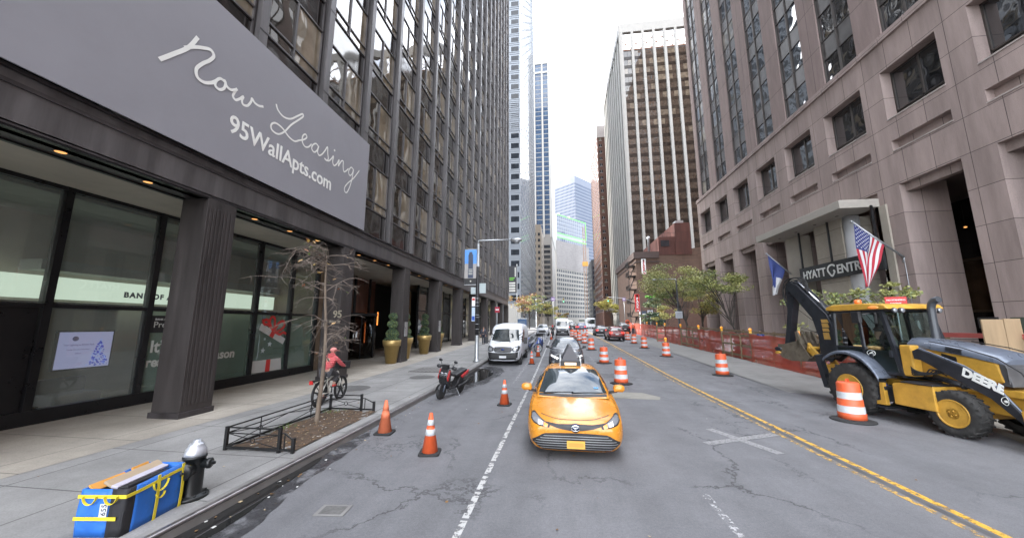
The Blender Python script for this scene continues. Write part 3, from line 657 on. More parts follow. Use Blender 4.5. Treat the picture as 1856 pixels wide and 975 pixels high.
S1 = [(12.02, 9.35), (12.14, 9.55), (12.18, 9.3), (12.24, 9.1), (12.16, 8.97), (12.02, 9.0), (12.25, 9.0), (12.42, 9.18), (12.54, 9.36), (12.52, 9.1), (12.62, 8.98), (12.78, 9.12), (12.92, 9.38), (12.9, 9.1), (12.96, 9.2), (13.08, 9.4), (13.2, 9.44), (13.22, 9.2), (13.3, 9.02), (13.45, 9.12), (13.6, 9.3)]
G1 = [(13.95, 9.42), (13.8, 9.45), (13.66, 9.28), (13.64, 9.1), (13.76, 9.04), (13.9, 9.2), (13.98, 9.44), (13.92, 9.0), (13.8, 8.55), (13.62, 8.2), (13.46, 8.18), (13.44, 8.36), (13.65, 8.65), (14.0, 9.0), (14.3, 9.4), (14.42, 9.58)]
for st, w in ((N1, .095), (N2, .085), (O1, .075), (W1, .07), (Lp, .06), (E1, .055), (A1, .055), (S1, .055), (G1, .05)):
    P = catmull([(a, b, 0) for a, b in st], 7); ribbon(g, [(p.x, p.y) for p in P], w, -9.196)
ribbon(g, [(12.55, 9.6), (12.6, 9.66)], .08, -9.196)
g.build('script_lettering', LETTER, t, BO)
text_mesh('web_lettering', '95WallApts.com', .76, frame((.006, .02, 7.87 - 6.9), (0, 1, 0), (0, 0, 1)), LETTER, t, bold=.010, sx=.885)

# ------------------------------------------------------------------ right: granite hotel
GRAN = slabs('rose_granite', (.345, .272, .252), 1.51, 1.72, .014, axis='z', var=.085, stain=.34, vscale=1.1, streak=True, shift=(.05, .02, 0), jointcol=(.08, .06, .058))
GRANT = slabs('tower_stone', (.25, .19, .178), 3.0, 3.6, .02, axis='z', var=.03, stain=.2, vscale=2.5, streak=True, shift=(0, -1, 0), jointcol=(.1, .07, .065))
SILLS = mat('pale_sill', (.40, .35, .33), .7, var=.15)
HFR = mat('hotel_window_frame', (.085, .075, .07), .45, .5, var=.1)
HGL = refl_glass('hotel_glass', (.02, .022, .025), (.22, .2, .17), .3, 2.2, .55, .7)
HSP = refl_glass('hotel_spandrel', (.075, .07, .07), (.09, .083, .083), .4, 1.45, .2, .8, .25)
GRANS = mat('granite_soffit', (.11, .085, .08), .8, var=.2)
HX = 19.
HO = (26, 20, 0)
HT = thing('hotel', 'rose granite hotel with tall street openings and paired dark windows above, right of the road', 'building', HO)
P0 = 18.3 - 4.5 * 5
HY0, HY1 = P0 - 1.4, 49.2
bays = [P0 + 4.5 * k for k in range(12)]
bays = [b for b in bays if b + 3.1 < HY1 - .3]
g = MB()
prev = HY0
for b in bays + [None]:
    e = b if b is not None else HY1
    g.box(HX, HX + 2.3, prev, e, .1, 18.75); prev = (b + 3.1) if b is not None else None
g.build('pier', GRAN, HT, HO)
for b in bays:
    a, c = b, b + 3.1
    g = MB(); g.box(HX + .003, HX + 1.8, a, c, 10.22, 12.16); g.box(HX + .35, HX + .5, a, c, 12.10, 12.80); g.box(HX + .3, HX + .6, a, c, 9.78, 10.25); g.box(HX + .003, HX + 1.2, a, c, 12.77, 14.08); g.build('spandrel_wall', GRAN, HT, HO)
    g = MB(); g.box(HX + .003, HX + 1.2, a, c, 17.05, 18.75); g.build('lintel', GRAN, HT, HO)
for b in bays:
    g = MB(); g.box(HX - .03, HX + .36, b - .02, b + 3.12, 12.13, 12.19); g.build('sill', SILLS, HT, HO)
    g = MB(); g.box(HX - .03, HX + .5, b - .02, b + 3.12, 14.04, 14.11); g.build('sill', SILLS, HT, HO)
g = MB(); g.box(HX - .12, HX + 1.2, HY0, HY1, 18.75, 19.06); g.box(HX - .05, HX + 1.2, HY0, HY1, 19.06, 19.2); g.build('ledge', GRAN, HT, HO)
def hwin(g, a, c, z0, z1, xg, split=True):
    t = .06; m = (a + c) / 2
    for p, q in ((a + t, m - .04), (m + .04, c - t)): g.face([(xg, q, z0 + .55), (xg, p, z0 + .55), (xg, p, z1 - t), (xg, q, z1 - t)], 1)
    g.face([(xg, c, z0), (xg, a, z0), (xg, a, z0 + .46), (xg, c, z0 + .46)], 0)
    for z in (z0, z0 + .5, z1 - .05): g.box(xg - .07, xg + .02, a, c, z - .04, z + .05, 0)
    for y in (a, m - .04, c - .07): g.box(xg - .07, xg + .02, y, y + .07, z0, z1, 0)
for b in bays:
    g = MB(); hwin(g, b, b + 3.1, 14.11, 17.05, HX + .62); g.build('base_window', [HFR, HGL], HT, HO)
# tower above
ZT, FL = 19.2, 3.6
TX = HX + .35
g = MB(); prev = HY0
for b in bays + [None]:
    e = (b + .22) if b is not None else HY1
    g.box(TX, TX + 1.0, prev, e, ZT, 74); prev = (b + 2.98) if b is not None else None
g.build('tower_pier', GRANT, HT, HO)
lst = []
for b in bays:
    for k in range(15):
        for h in (0, 1): lst.append(((b + 1.5) ** 2 + (19.3 + FL * k) ** 2 + (1e6 if b < 8 else 0), b, k, h))
lst.sort()
def twin(g, b, k, h):
    a = b + .22 + 1.38 * h; c = a + 1.38; z = ZT + .1 + FL * k; xg = TX + .2
    g.face([(xg, c - .04, z), (xg, a + .04, z), (xg, a + .04, z + 2.05), (xg, c - .04, z + 2.05)], 1)
    g.face([(xg - .01, c - .02, z + 2.1), (xg - .01, a + .02, z + 2.1), (xg - .01, a + .02, z + FL - .02), (xg - .01, c - .02, z + FL - .02)], 2)
    for q in (z - .03, z + 2.05): g.box(xg - .06, xg + .02, a, c, q, q + .05, 0)
    for q in (a, c - .05): g.box(xg - .10, xg + .02, q, q + .05, z, z + FL - .04, 0)
rest = MB()
for i, (_, b, k, h) in enumerate(lst):
    if i < 99: g = MB(); twin(g, b, k, h); g.build('window', [HFR, HGL, HSP], HT, HO)
    else: twin(rest, b, k, h)
tag(rest.build('upper_window', [HFR, HGL, HSP], HT, HO), kind='stuff')
g = MB(); g.box(TX + .25, 60, HY0, HY1 - .1, ZT, 73.8); g.box(TX, 60, HY0, HY1, 73.8, 74.6); g.box(HX + 1.3, 60, HY0, HY1 - .1, 10.6, 18.7); g.box(HX + 7, 60, HY0, HY1 - .1, .1, 10.6)
g.build('core_wall', mat('hotel_core', (.13, .095, .088), .8, var=.15), HT, HO)
g = MB(); g.box(TX + 1.0, 60, HY1 - .1, HY1, 19.2, 74); g.box(HX + 2.3, 60, HY1 - .1, HY1 + .02, 0, 19.2); g.build('end_wall', GRANT, HT, HO)
# arcade behind the openings: back wall with glazed entrance, dark ceiling
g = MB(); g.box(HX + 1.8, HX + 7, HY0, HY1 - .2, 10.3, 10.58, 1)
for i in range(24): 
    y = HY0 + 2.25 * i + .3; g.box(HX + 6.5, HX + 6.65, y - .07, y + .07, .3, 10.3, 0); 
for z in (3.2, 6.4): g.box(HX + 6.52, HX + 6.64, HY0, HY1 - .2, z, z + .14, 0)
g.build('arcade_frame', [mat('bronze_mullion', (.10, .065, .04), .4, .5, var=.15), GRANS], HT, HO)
g = MB()
for i in range(23):
    y = HY0 + 2.25 * i + .37
    for z0, z1 in ((.3, 3.2), (3.34, 6.4), (6.54, 10.3)): g.face([(HX + 6.6, y + 2.1, z0), (HX + 6.6, y, z0), (HX + 6.6, y, z1), (HX + 6.6, y + 2.1, z1)])
g.build('arcade_glass', refl_glass('arcade_refl', (.018, .014, .016), (.06, .035, .02), .25, 1.6, .2, .6), HT, HO)
for (y, z) in ((20.4, 8.6), (20.9, 7.7), (27.6, 8.2), (28.2, 8.4), (29.0, 8.0), (24.2, 8.3), (19.0, 3.0), (31.9, 5.6)):
    g = MB(); g.lathe([(.001, -.05), (.07, -.03), (.07, .03), (.001, .05)], (HX + 5.6, y, z), 8); g.tube([(HX + 5.6, y, z + .05), (HX + 5.6, y, 10.3)], .008, 5, 1); g.build('pendant_lamp', [WARM, BLACKM], HT, HO)
g = MB(); g.box(HX - .02, HX, 17.2, 17.75, 2.1, 2.75); g.build('plaque', mat('green_bronze', (.12, .15, .12), .5, .6, var=.2), HT, HO)
# canopy
BEIGE = mat('beige_cladding', (.36, .325, .275), .65, var=.06, vscale=1, stain=.12)
g = MB(); g.prism([(HX, 22.75), (16.85, 22.75), (16.85, 31.9), (HX, 31.9)], 9.36, 9.87, 'z'); g.build('canopy', mat('canopy_stone', (.40, .37, .33), .6, var=.06, stain=.15), HT, HO, bevel=.02)
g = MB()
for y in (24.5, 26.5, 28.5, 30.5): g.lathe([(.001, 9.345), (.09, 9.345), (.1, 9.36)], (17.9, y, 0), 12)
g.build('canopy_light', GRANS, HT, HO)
g = MB(); g.prism([(18.75, 24.75), (18.45, 25.05), (18.45, 27.5), (20, 27.5), (20, 24.75)], .15, 9.36, 'z', 0); g.build('clad_column', slabs('beige_slab', (.35, .315, .265), 4, 1.75, .014, axis='z', var=.02, stain=.12), HT, HO)
g = MB(); g.lathe([(.42, .15), (.42, 9.36)], (18.85, 24.75, 0), 24); g.build('round_pilaster', mat('grey_cladding', (.42, .42, .43), .4, var=.05, streak=True), HT, HO)
for a, b, c in ((18.9, 22.3, 22.75), (18.7, 29.7, 31.2)): g = MB(); g.box(a, 19.6, b, c, .15, 9.36); g.build('clad_jamb', BEIGE, HT, HO)
# hanging sign
t = thing('hotel_sign', 'dark grey hotel name board with silver capitals under the entrance canopy', 'sign', (18.2, 26.6, 6.2)); SO = (18.2, 26.6, 6.2)
SIG = mat('sign_board', (.022, .024, .026), .5, .2, var=.1)
g = MB(); g.box(18.18, 18.32, 22.1, 29.1, 5.52, 6.62); g.build('panel', SIG, t, SO)
SLV = mat('silver_letter', (.62, .63, .62), .35, .3, var=.03)
text_mesh('sign_lettering', 'HYATT', .82, frame((-.03, 28.75 - 26.6, 5.76 - 6.2), (0, -1, 0), (0, 0, 1)), SLV, t, bold=.012, extrude=.02, sx=.86)
text_mesh('sign_lettering', 'ENTRIC', .82, frame((-.03, 25.5 - 26.6, 5.76 - 6.2), (0, -1, 0), (0, 0, 1)), SLV, t, bold=.012, extrude=.02, sx=.92)
g = MB()                                               # the C drawn as a location pin
arc = [(25.95 - .30 * math.cos(a) - .0, 6.1 + .30 * math.sin(a)) for a in [R(40 + 10 * i) for i in range(1, 15)]]
pin = [(25.62, 6.28), (25.75, 6.38), (25.95, 6.40), (26.15, 6.32), (26.26, 6.12), (26.2, 5.95), (25.93, 5.66), (25.68, 5.92), (25.78, 6.02)]
P = catmull([(a, b, 0) for a, b in pin], 5); ribbon(g, [(p.x, p.y) for p in P], .11, 18.15); g.build('pin_letter', SLV, t, SO, solid=.02)
for y in (22.4, 25.9, 28.8): g = MB(); g.box(18.2, 18.3, y - .04, y + .04, 6.62, 9.36); g.build('hanger', BLACKM, t, SO)

# ------------------------------------------------------------------ buildings further down the street
def facade_block(name, label, x0, x1, y0, y1, h, wallm, glassm, nfx, nfy, fz, faces, zbase=0., win=(.5, .7), frame_m=None, rec=.25, base_h=6., rot=0., pivot=None, wmax=60, name_w='window', strip_mode=False, z_top_margin=1.5, extra=None):
    """a distant block: wall mass plus real recessed-looking window pieces on the given faces ('S' faces us, 'W'/'E' the street)"""
    pv = pivot or ((x0 + x1) / 2, y0, 0); zb = gz(y0)
    t = thing(name, label, 'building', (pv[0], pv[1], 0), rot)
    O = (pv[0], pv[1], 0)
    g = MB(); g.box(x0, x1, y0, y1, zb - 2, h); g.build('wall', wallm, t, O)
    items = []
    for F in faces:
        n = {'S': nfx, 'W': nfy, 'E': nfy}[F]; L = (x1 - x0) if F == 'S' else (y1 - y0)
        nz_ = int((h - base_h - z_top_margin) / fz)
        for k in range(nz_):
            z = base_h + fz * k
            rng_ = [(0, L)] if strip_mode else [(L * i / n, L * (i + 1) / n) for i in range(n)]
            for a, b in rng_:
                w = (b - a) * win[0] / 2; c = (a + b) / 2; p, q = (a + .3, b - .3) if strip_mode else (c - w, c + w)
                items.append((F, p, q, z + fz * (1 - win[1]) / 2, z + fz * (1 + win[1]) / 2))
    def put(g, it):
        F, p, q, za, zc = it; o = .03
        if F == 'S': f = [(x0 + p, y0 - o, za), (x0 + q, y0 - o, za), (x0 + q, y0 - o, zc), (x0 + p, y0 - o, zc)]
        elif F == 'E': f = [(x1 + o, y0 + p, za), (x1 + o, y0 + q, za), (x1 + o, y0 + q, zc), (x1 + o, y0 + p, zc)]
        else: f = [(x0 - o, y0 + q, za), (x0 - o, y0 + p, za), (x0 - o, y0 + p, zc), (x0 - o, y0 + q, zc)]
        g.face(f, 0)
        if frame_m:
            if F == 'S': g.box(x0 + p - .1, x0 + q + .1, y0 - .16, y0 - o, za - .14, za, 1); g.box(x0 + (p + q) / 2 - .05, x0 + (p + q) / 2 + .05, y0 - .08, y0 - o, za, zc, 1)
            elif F == 'E': g.box(x1 + o, x1 + .16, y0 + p - .1, y0 + q + .1, za - .14, za, 1)
            else: g.box(x0 - .16, x0 - o, y0 + p - .1, y0 + q + .1, za - .14, za, 1)
    items.sort(key=lambda i: i[3])
    rest = MB()
    for i, it in enumerate(items):
        if i < wmax: g = MB(); put(g, it); g.build(name_w, [glassm, frame_m or glassm], t, O)
        else: put(rest, it)
    if rest.f: tag(rest.build('upper_' + name_w, [glassm, frame_m or glassm], t, O), kind='stuff')
    return t, O
FG = refl_glass('far_glass', (.02, .023, .03), (.13, .12, .09), .2, 1.5, .2, .3)
BLUEG = refl_glass('blue_glass', (.035, .058, .10), (.05, .08, .125), .4, 1.42, .1, .2)
SKYG = refl_glass('sky_glass', (.10, .12, .135), (.2, .22, .22), .3, 2.0, .18, .25)
PALEW = mat('pale_metal_panel', (.17, .19, .215), .45, .2, var=.05, vscale=.2)
# glass tower past the cross street
t, O = facade_block('glass_tower', 'pale panelled tower with louvred bands and a mirror glass side beyond the dark tower', -40, -12.4, 112, 185, 205, PALEW, refl_glass('tower_glass', (.02, .024, .03), (.08, .08, .07), .05, 1.33, .2, .3), 8, 18, 3.75, ['S'], win=(.80, .5), base_h=9)
g = MB()
for k in range(52):
    z = 9 + 3.75 * k
    for i in range(18):
        g.face([(-12.36, 112.6 + 4 * i, z + .25), (-12.36, 116.3 + 4 * i, z + .25), (-12.36, 116.3 + 4 * i, z + 3.6), (-12.36, 112.6 + 4 * i, z + 3.6)], 0)
tag(g.build('street_window', [SKYG], t, O), kind='stuff')
g = MB()
for i in range(19): g.box(-12.4, -12.24, 112.0 + 4 * i, 112.36 + 4 * i, 5, 204, 0)
for k in range(51): g.box(-12.4, -12.33, 112.3, 185, 8.8 + 3.75 * k, 9.15 + 3.75 * k, 0)
g.build('fin', mat('white_fin', (.14, .15, .165), .4, .2, var=.04), t, O)
g = MB()
for k in range(52):
    for z in (9 + 3.75 * k - .25, 9 + 3.75 * k + .5): g.box(-40, -12.38, 111.86, 112, z, z + .12, 0)
for j, k in enumerate(range(16, 19)):
    for i in range(5): g.box(-16.6, -12.9, 111.84, 111.98, 9 + 3.75 * k + .7 * i, 9.28 + 3.75 * k + .7 * i, 0)
g.build('louvre', PALEW, t, O)
g = MB(); g.box(-17, -12.35, 111.7, 112, .5, 9); g.build('plinth', mat('plinth_stone', (.3, .29, .27), .7, var=.1), t, O)
# tan slab behind
TAN = mat('tan_masonry', (.22, .185, .145), .8, var=.06, vscale=.2)
facade_block('masonry_block', 'tan masonry block squeezed between the mirror tower and the slim blue tower', -30, -10.2, 205, 236, 62, TAN, FG, 8, 7, 3.7, ['E', 'S'], win=(.5, .5), wmax=40)
# slim blue tower
WHC = mat('white_concrete', (.30, .295, .28), .7, var=.04, vscale=.2)
t, O = facade_block('slim_tower', 'slim tower of blue glass between white fins on a grey stone base', -34, -4.6, 245, 300, 210, mat('grey_masonry', (.19, .18, .168), .75, var=.05, vscale=.2), BLUEG, 5, 9, 3.7, ['S'], win=(.9, .84), base_h=66, rot=R(-2.2), pivot=(-4.6, 245, 0), wmax=60)
g = MB()
for x in (-34, -28.2, -22.3, -16.4, -10.4, -5.6): g.box(x, x + 1.05, 244.4, 245, 64, 210, 0)
g.box(-34, -4.55, 244.5, 245, 202, 210.4, 0); g.box(-34, -4.55, 244.4, 245, 194, 195.5, 0); g.box(-4.6, -4.3, 244.6, 300, 64, 210, 1)
g.build('fin', [WHC, mat('side_concrete', (.24, .238, .23), .75, var=.05, vscale=.2)], t, O)
for k in range(14):
    g = MB(); g.box(-10.2, -5.8, 244.9, 245.05, 8 + 3.7 * k, 10.2 + 3.7 * k); g.build('ribbon_window', FG, t, O)
# end of the street: white block under construction with a hoist, lattice tower behind
t, O = facade_block('construction_block', 'white gridded block with blue glass top and green edge strips at the street end', -2, 48, 310, 340, 77, mat('white_grid', (.20, .192, .175), .7, var=.04, vscale=.2), mat('far_dark_window', (.035, .042, .055), .5, var=.2, spec=.08), 19, 6, 4.0, ['S', 'W'], win=(.62, .58), base_h=8, rot=R(50.5), pivot=(-2, 310, 0), wmax=90, z_top_margin=24)
g = MB(); g.box(-2.1, 48.1, 309.75, 310, 52, 77.5); g.build('netting', slabs('safety_net', (.16, .152, .152), 1.6, 1.6, .12, axis='z', var=.08, stain=.1, vscale=.1, jointcol=(.13, .125, .125)), t, O)
g = MB(); g.box(2, 47, 312, 339, 74, 103); g.build('glass_top', PALEW, t, O)
for k in range(8):
    if k == 2: continue
    for i in range(15):
        g = MB(); g.face([(2.2 + 3 * i, 311.95, 74.4 + 3.6 * k), (4.7 + 3 * i, 311.95, 74.4 + 3.6 * k), (4.7 + 3 * i, 311.95, 77.5 + 3.6 * k), (2.2 + 3 * i, 311.95, 77.5 + 3.6 * k)]); g.build('top_window', BLUEG, t, O) if i % 2 == 0 else None
        if i % 2: g.build('side_light', BLUEG, t, O)
GRN = mat('green_edge', (.12, .55, .10), .6, var=.05)
g = MB(); g.box(1.8, 47.2, 311.8, 311.95, 81.2, 82.1); g.box(1.8, 47.2, 311.8, 311.95, 85.0, 85.7); g.box(1.8, 47.2, 311.8, 311.95, 102.6, 103.4); g.box(46.5, 47.2, 311.8, 311.95, 86, 103); g.build('edge_strip', GRN, t, O)
g = MB()
for i in range(9): g.box(8 + 4 * i, 10.2 + 4 * i, 318, 324, 103, 104.5 + (i * 7 % 4))
g.build('rooftop_plant', mat('plant_room', (.42, .33, .3), .8, var=.1), t, O)
t = thing('construction_hoist', 'brown lattice hoist mast with an orange cage on the white block', 'hoist', (24, 325, gz(325))); HS = MAT_H = mat('hoist_steel', (.30, .17, .10), .7, var=.2)
g = MB()
for dx in (-1.1, 1.1):
    for dy in (-1.1, 1.1): g.bar((dx, dy, 0), (dx, dy, 92), .3)
for k in range(30):
    z = 3.05 * k; g.bar((-1.1, -1.1, z), (1.1, -1.1, z + 3), .2); g.bar((-1.1, 1.1, z), (-1.1, -1.1, z + 3), .2); g.bar((-1.1, -1.1, z), (1.1, -1.1, z), .25)
g.build('mast', HS, t)
g = MB(); g.box(-2.4, 2.6, -2.6, -1.2, 54, 58); g.build('cage', mat('hoist_cage', (.6, .3, .06), .6, var=.1), t)
LATB = mat('lattice_wall', (.085, .10, .135), .6, var=.04, vscale=.1)
facade_block('lattice_tower', 'tall bluish lattice tower rising behind the construction block', 18, 72, 420, 470, 187, LATB, mat('lattice_window', (.030, .048, .085), .5, var=.15, spec=.08), 26, 24, 4.2, ['S', 'W'], win=(.55, .62), rot=R(50), pivot=(18, 425, 0), wmax=30, z_top_margin=8)
facade_block('dark_glass_block', 'narrow dark glass block behind the brick tower at the street end', 24, 50, 262, 300, 50, mat('dark_slab', (.05, .055, .06), .4, var=.1), FG, 8, 10, 3.6, ['W', 'S'], wmax=20)
# brick tower, right
BRK = slabs('red_brick', (.095, .042, .028), 2.2, .9, .03, axis='z', var=.10, stain=.12, vscale=.3, jointcol=(.085, .05, .038))
t, O = facade_block('brick_tower', 'tall red brick tower with small windows beyond the white finned tower', 22.3, 60, 184, 226, 108, BRK, FG, 11, 10, 3.72, ['S', 'W'], win=(.42, .42), frame_m=SILLS, base_h=8, wmax=70)
g = MB(); g.box(22.1, 60, 183.8, 226, 104, 111); g.build('parapet', SILLS, t, O)
g = MB(); g.box(22.15, 60, 183.7, 184, 9.5, 10.6); g.box(22.15, 60, 183.8, 184, 15, 15.4); g.build('band_course', SILLS, t, O)
for i in range(7):
    g = MB(); g.box(24 + 4.2 * i, 26.8 + 4.2 * i, 183.9, 184.05, 10.8, 14.6); g.build('shopfront_window', FG, t, O)
# white finned office tower with brown glass
WT = thing('finned_tower', 'office tower with white pilasters and brown mirror glass behind the low parking building', 'building', (26.4, 130, 0)); WO = (26.4, 130, 0)
CONC = mat('pale_concrete', (.27, .265, .25), .65, var=.06, vscale=.3, stain=.1)
BRG = refl_glass('brown_glass', (.042, .034, .027), (.12, .10, .075), .28, 1.75, .55, .35)
BRS = refl_glass('brown_spandrel', (.026, .021, .018), (.038, .03, .024), .4, 1.35, .25, .5, .05)
TZ = 122.6; zb = gz(130)
g = MB(); g.box(26.9, 98, 130.5, 181, 9, 111); g.box(32, 98, 134, 181, zb, 9); g.build('core_wall', INDARK, WT, WO)
g = MB()
for i in range(18): x = 26.4 + 4.15 * i; g.box(x, x + .95, 129.5, 130.6, 9, 118.6)
g.build('pilaster', CONC, WT, WO)
g = MB()
for i in range(10): y = 131.4 + 5.0 * i; g.box(26.1, 27, y + 3.3, y + 5, 9, 118.6)
g.box(25.9, 27, 129.6, 130.4, 9, 118.6)
g.build('side_fin', CONC, WT, WO)
g = MB(); g.box(25.9, 98, 129.5, 131, 118.6, TZ); g.box(25.9, 27.2, 131, 181, 118.6, TZ); g.build('roof_band', CONC, WT, WO)
g = MB(); g.box(25.95, 98, 129.6, 181, 7.2, 9); g.build('base_band', CONC, WT, WO)
for i in range(18):
    x = 26.4 + 4.15 * i; g = MB(); g.lathe([(.62, zb), (.62, 7.2)], (x + .5, 130.2, 0), 14); g.build('ground_column', CONC, WT, WO)
for i in range(11):
    g = MB(); g.lathe([(.62, zb), (.62, 7.2)], (26.6, 134 + 4.4 * i, 0), 14); g.build('ground_column', CONC, WT, WO)
cells = [(i, k) for k in range(27) for i in range(17)]
rest = MB(); n_ = 0
for i, k in cells:
    x = 26.4 + 4.15 * i + .97; z = 9.2 + 3.75 * k
    one = n_ < 95 and 4 <= k < 20 and i < 7
    g = MB() if one else rest
    for h in (0, 1): g.face([(x + 1.58 * h + .04, 130.3, z + 1.35), (x + 1.58 * h + 1.54, 130.3, z + 1.35), (x + 1.58 * h + 1.54, 130.3, z + 3.65), (x + 1.58 * h + .04, 130.3, z + 3.65)], 0)
    g.face([(x, 130.28, z), (x + 3.16, 130.28, z), (x + 3.16, 130.28, z + 1.28), (x, 130.28, z + 1.28)], 1)
    if one: g.build('window', [BRG, BRS], WT, WO); n_ += 1
tag(rest.build('upper_window', [BRG, BRS], WT, WO), kind='stuff')
g = MB()
for i in range(10): g.face([(26.5, 134.7 + 5 * i, 9), (26.5, 131.4 + 5 * i, 9), (26.5, 131.4 + 5 * i, 118), (26.5, 134.7 + 5 * i, 118)])
g.build('side_glazing', BRS, WT, WO)
g = MB()
for i in range(16): g.bar((27 + 4 * i, 131, 112.5), (31 + 4 * i, 131, 116.5), .35); g.bar((31 + 4 * i, 131.5, 112.5), (27 + 4 * i, 131.5, 116.5), .3)
g.box(27, 90, 131.2, 131.6, 111, 112.2); g.build('roof_truss', mat('rusty_steel', (.2, .09, .05), .8, var=.25), WT, WO)
# low parking building
PB = thing('parking_building', 'low brown brick parking building with blank wall and rust coloured stepped roof block', 'building', (24, 85, 0)); PO = (24, 85, 0)
BB = slabs('brown_brick', (.135, .088, .066), .9, .35, .02, axis='z', var=.12, stain=.3, vscale=.35, jointcol=(.14, .085, .065), streak=True)
RUST = slabs('rust_panel', (.10, .036, .028), 2.2, 2.4, .05, axis='z', var=.15, stain=.4, vscale=.8, jointcol=(.08, .03, .025), streak=True)
zb = gz(85)
g = MB(); g.prism([(18.1, zb), (52, zb), (52, 20.9), (33, 20.3), (23.3, 18.9), (18.1, 17.9)], 85, 112, 'y'); g.build('wall', BB, PB, PO)
g = MB(); g.box(17.6, 23.4, 84.6, 112, 17.9, 19.4); g.box(17.9, 23.4, 84.7, 112, 16.9, 17.2); g.build('cornice', mat('dark_cornice', (.07, .05, .045), .7, var=.2), PB, PO)
g = MB(); g.box(23.5, 27.3, 84.9, 100, 18.6, 22.9); g.box(27.3, 30.8, 84.8, 100, 18.6, 26.2); g.build('roof_block', RUST, PB, PO)
g = MB(); g.box(24.0, 25.9, 84.8, 84.95, 20.6, 22.1); g.build('roof_window', FG, PB, PO)
g = MB(); g.lathe([(.3, 20), (.3, 22.8), (.42, 22.9), (.42, 23.4), (.1, 23.7)], (21.8, 87, 0), 12); g.build('vent_stack', GALV, PB, PO)
g = MB(); g.box(28.0, 29.8, 86, 88, 26.2, 27.1); g.build('rooftop_unit', GALV, PB, PO)
g = MB()
for x in [23.6 + .9 * i for i in range(5)]: g.bar((x, 84.95, 22.9), (x, 84.95, 23.9), .05)
g.bar((23.6, 84.95, 23.9), (27.3, 84.95, 23.9), .05); g.build('railing', BLACKM, PB, PO)
for z in (4.2, 7.4, 10.6, 13.8, 16.2):                 # iron balconies on the street corner
    g = MB(); g.box(16.3, 18.1, 85.4, 89, z, z + .12)
    for i in range(7): g.bar((16.35, 85.45 + .58 * i, z), (16.35, 85.45 + .58 * i, z + 1), .07)
    g.bar((16.35, 85.4, z + 1), (16.35, 89, z + 1), .1); g.bar((16.3, 85.4, z + 1), (18.1, 85.4, z + 1), .1)
    g.bar((16.5, 85.5, z - 3.2), (17.9, 85.9, z), .16); g.bar((16.4, 85.4, z - 3.2), (16.4, 85.4, z), .12); g.build('fire_escape', BLACKM, PB, PO)
g = MB(); g.box(24, 52, 84.2, 84.9, zb, 6.2); g.build('lower_wall', mat('brown_base', (.15, .09, .07), .8, var=.2), PB, PO)
g = MB(); g.box(20, 24, 84.9, 85.02, zb + .2, 4.2); g.build('garage_opening', BLACKP, PB, PO)
REDS = mat('red_sign', (.52, .02, .025), .45, var=.05)
def park_sign(x, y, z0, z1, bgm, fgm, label, w=.95):
    t = thing('parking_sign', label, 'sign', (x, y, z0), 0, 'vertical parking signs')
    h = z1 - z0; g = MB(); g.box(-w / 2, w / 2, -.1, .1, 0, h); g.build('panel', bgm, t)
    s_ = h / 6.2
    for i, ch in enumerate('PARK'):
        text_mesh('sign_letter', ch, s_ * 1.25, frame((0, -.12, h - s_ * (2.0 + i)), (1, 0, 0), (0, 0, 1)), fgm, t, bold=.03, align='CENTER')
    g = MB(); g.lathe([(s_ * .28, -.115), (s_ * .42, -.115)], (0, 0, h - s_ * .62), 14, axis='y'); g.prism([(-.3, s_ * .25), (.05, s_ * .25), (.05, s_ * .05), (.35, s_ * .4), (.05, s_ * .75), (.05, s_ * .5), (-.3, s_ * .5)], -.125, -.105, 'y'); g.build('arrow', fgm, t)
    return t
park_sign(19.7, 84.3, 14.0, 17.6, WHITEP, REDS, 'white vertical PARK sign with red letters high on the brown brick wall', .95)
park_sign(16.9, 80, 5.2, 9.0, REDS, WHITEP, 'red vertical PARK sign with white letters near the street corner', .95)
# plaza objects in front: pale kiosk roof, green hoarding
t = thing('glass_shelter', 'pale flat roofed shelter seen through the trees before the brick wall', 'shelter', (33, 66, gz(66)))
g = MB(); g.box(-4.2, 5, -2, 2, 11.2, 11.5); g.prism([(-4.2, 9.6), (5, 9.6), (5, 11.2), (-2.5, 11.2)], -1.6, -1.5, 'y'); g.build('roof', mat('shelter_white', (.5, .52, .54), .5, var=.05), t)
g = MB()
for x in (-4, 0, 4.6): g.box(x, x + .2, -1.5, -1.3, 0, 11.2)
g.build('post', GALV, t)

BACKB = slabs('orange_brick', (.17, .092, .06), 2.4, 1.0, .03, axis='z', var=.1, stain=.1, vscale=.2)
facade_block('reflection_block', 'unseen orange brick block added behind the hotel to be mirrored in the brown glass tower', 62, 120, -70, 58, 200, BACKB, FG, 16, 30, 3.7, ['W'], win=(.45, .45), wmax=2)  # unseen block, added so the brown glass mirrors brick instead of sky
# ------------------------------------------------------------------ vehicles (local: nose at y = 0 looking along -y, wheels on z = 0)
def paint(name, col, rough=.28, var=.06, coat=.6, metal=0.): return mat(name, col, rough, metal, var=var, vscale=2.5, coat=coat * .35, stain=.08, sscale=3)
WSH = refl_glass('windscreen', (.018, .025, .028), ior=1.75, wave=.03, wscale=1.2)
CARGL = refl_glass('car_window', (.015, .018, .02), ior=1.8, wave=.05, wscale=.8)
LAMPW = mat('headlamp_glass', (.26, .27, .29), .15, .3, var=0, spec=.8, coat=1)
LED = mat('lit_led', (1, 1, 1), .3, var=0, emit=(1, 1, 1), estr=.45)
TURN = mat('amber_lens', (.8, .25, .05), .2, var=0, coat=1, emit=(1, .3, .05), estr=.1)
TAIL = mat('tail_lens', (.4, .01, .01), .2, var=0, coat=1)
TAILON = mat('lit_tail_lens', (.8, .02, .02), .3, var=0, emit=(1, .05, .03), estr=.5)
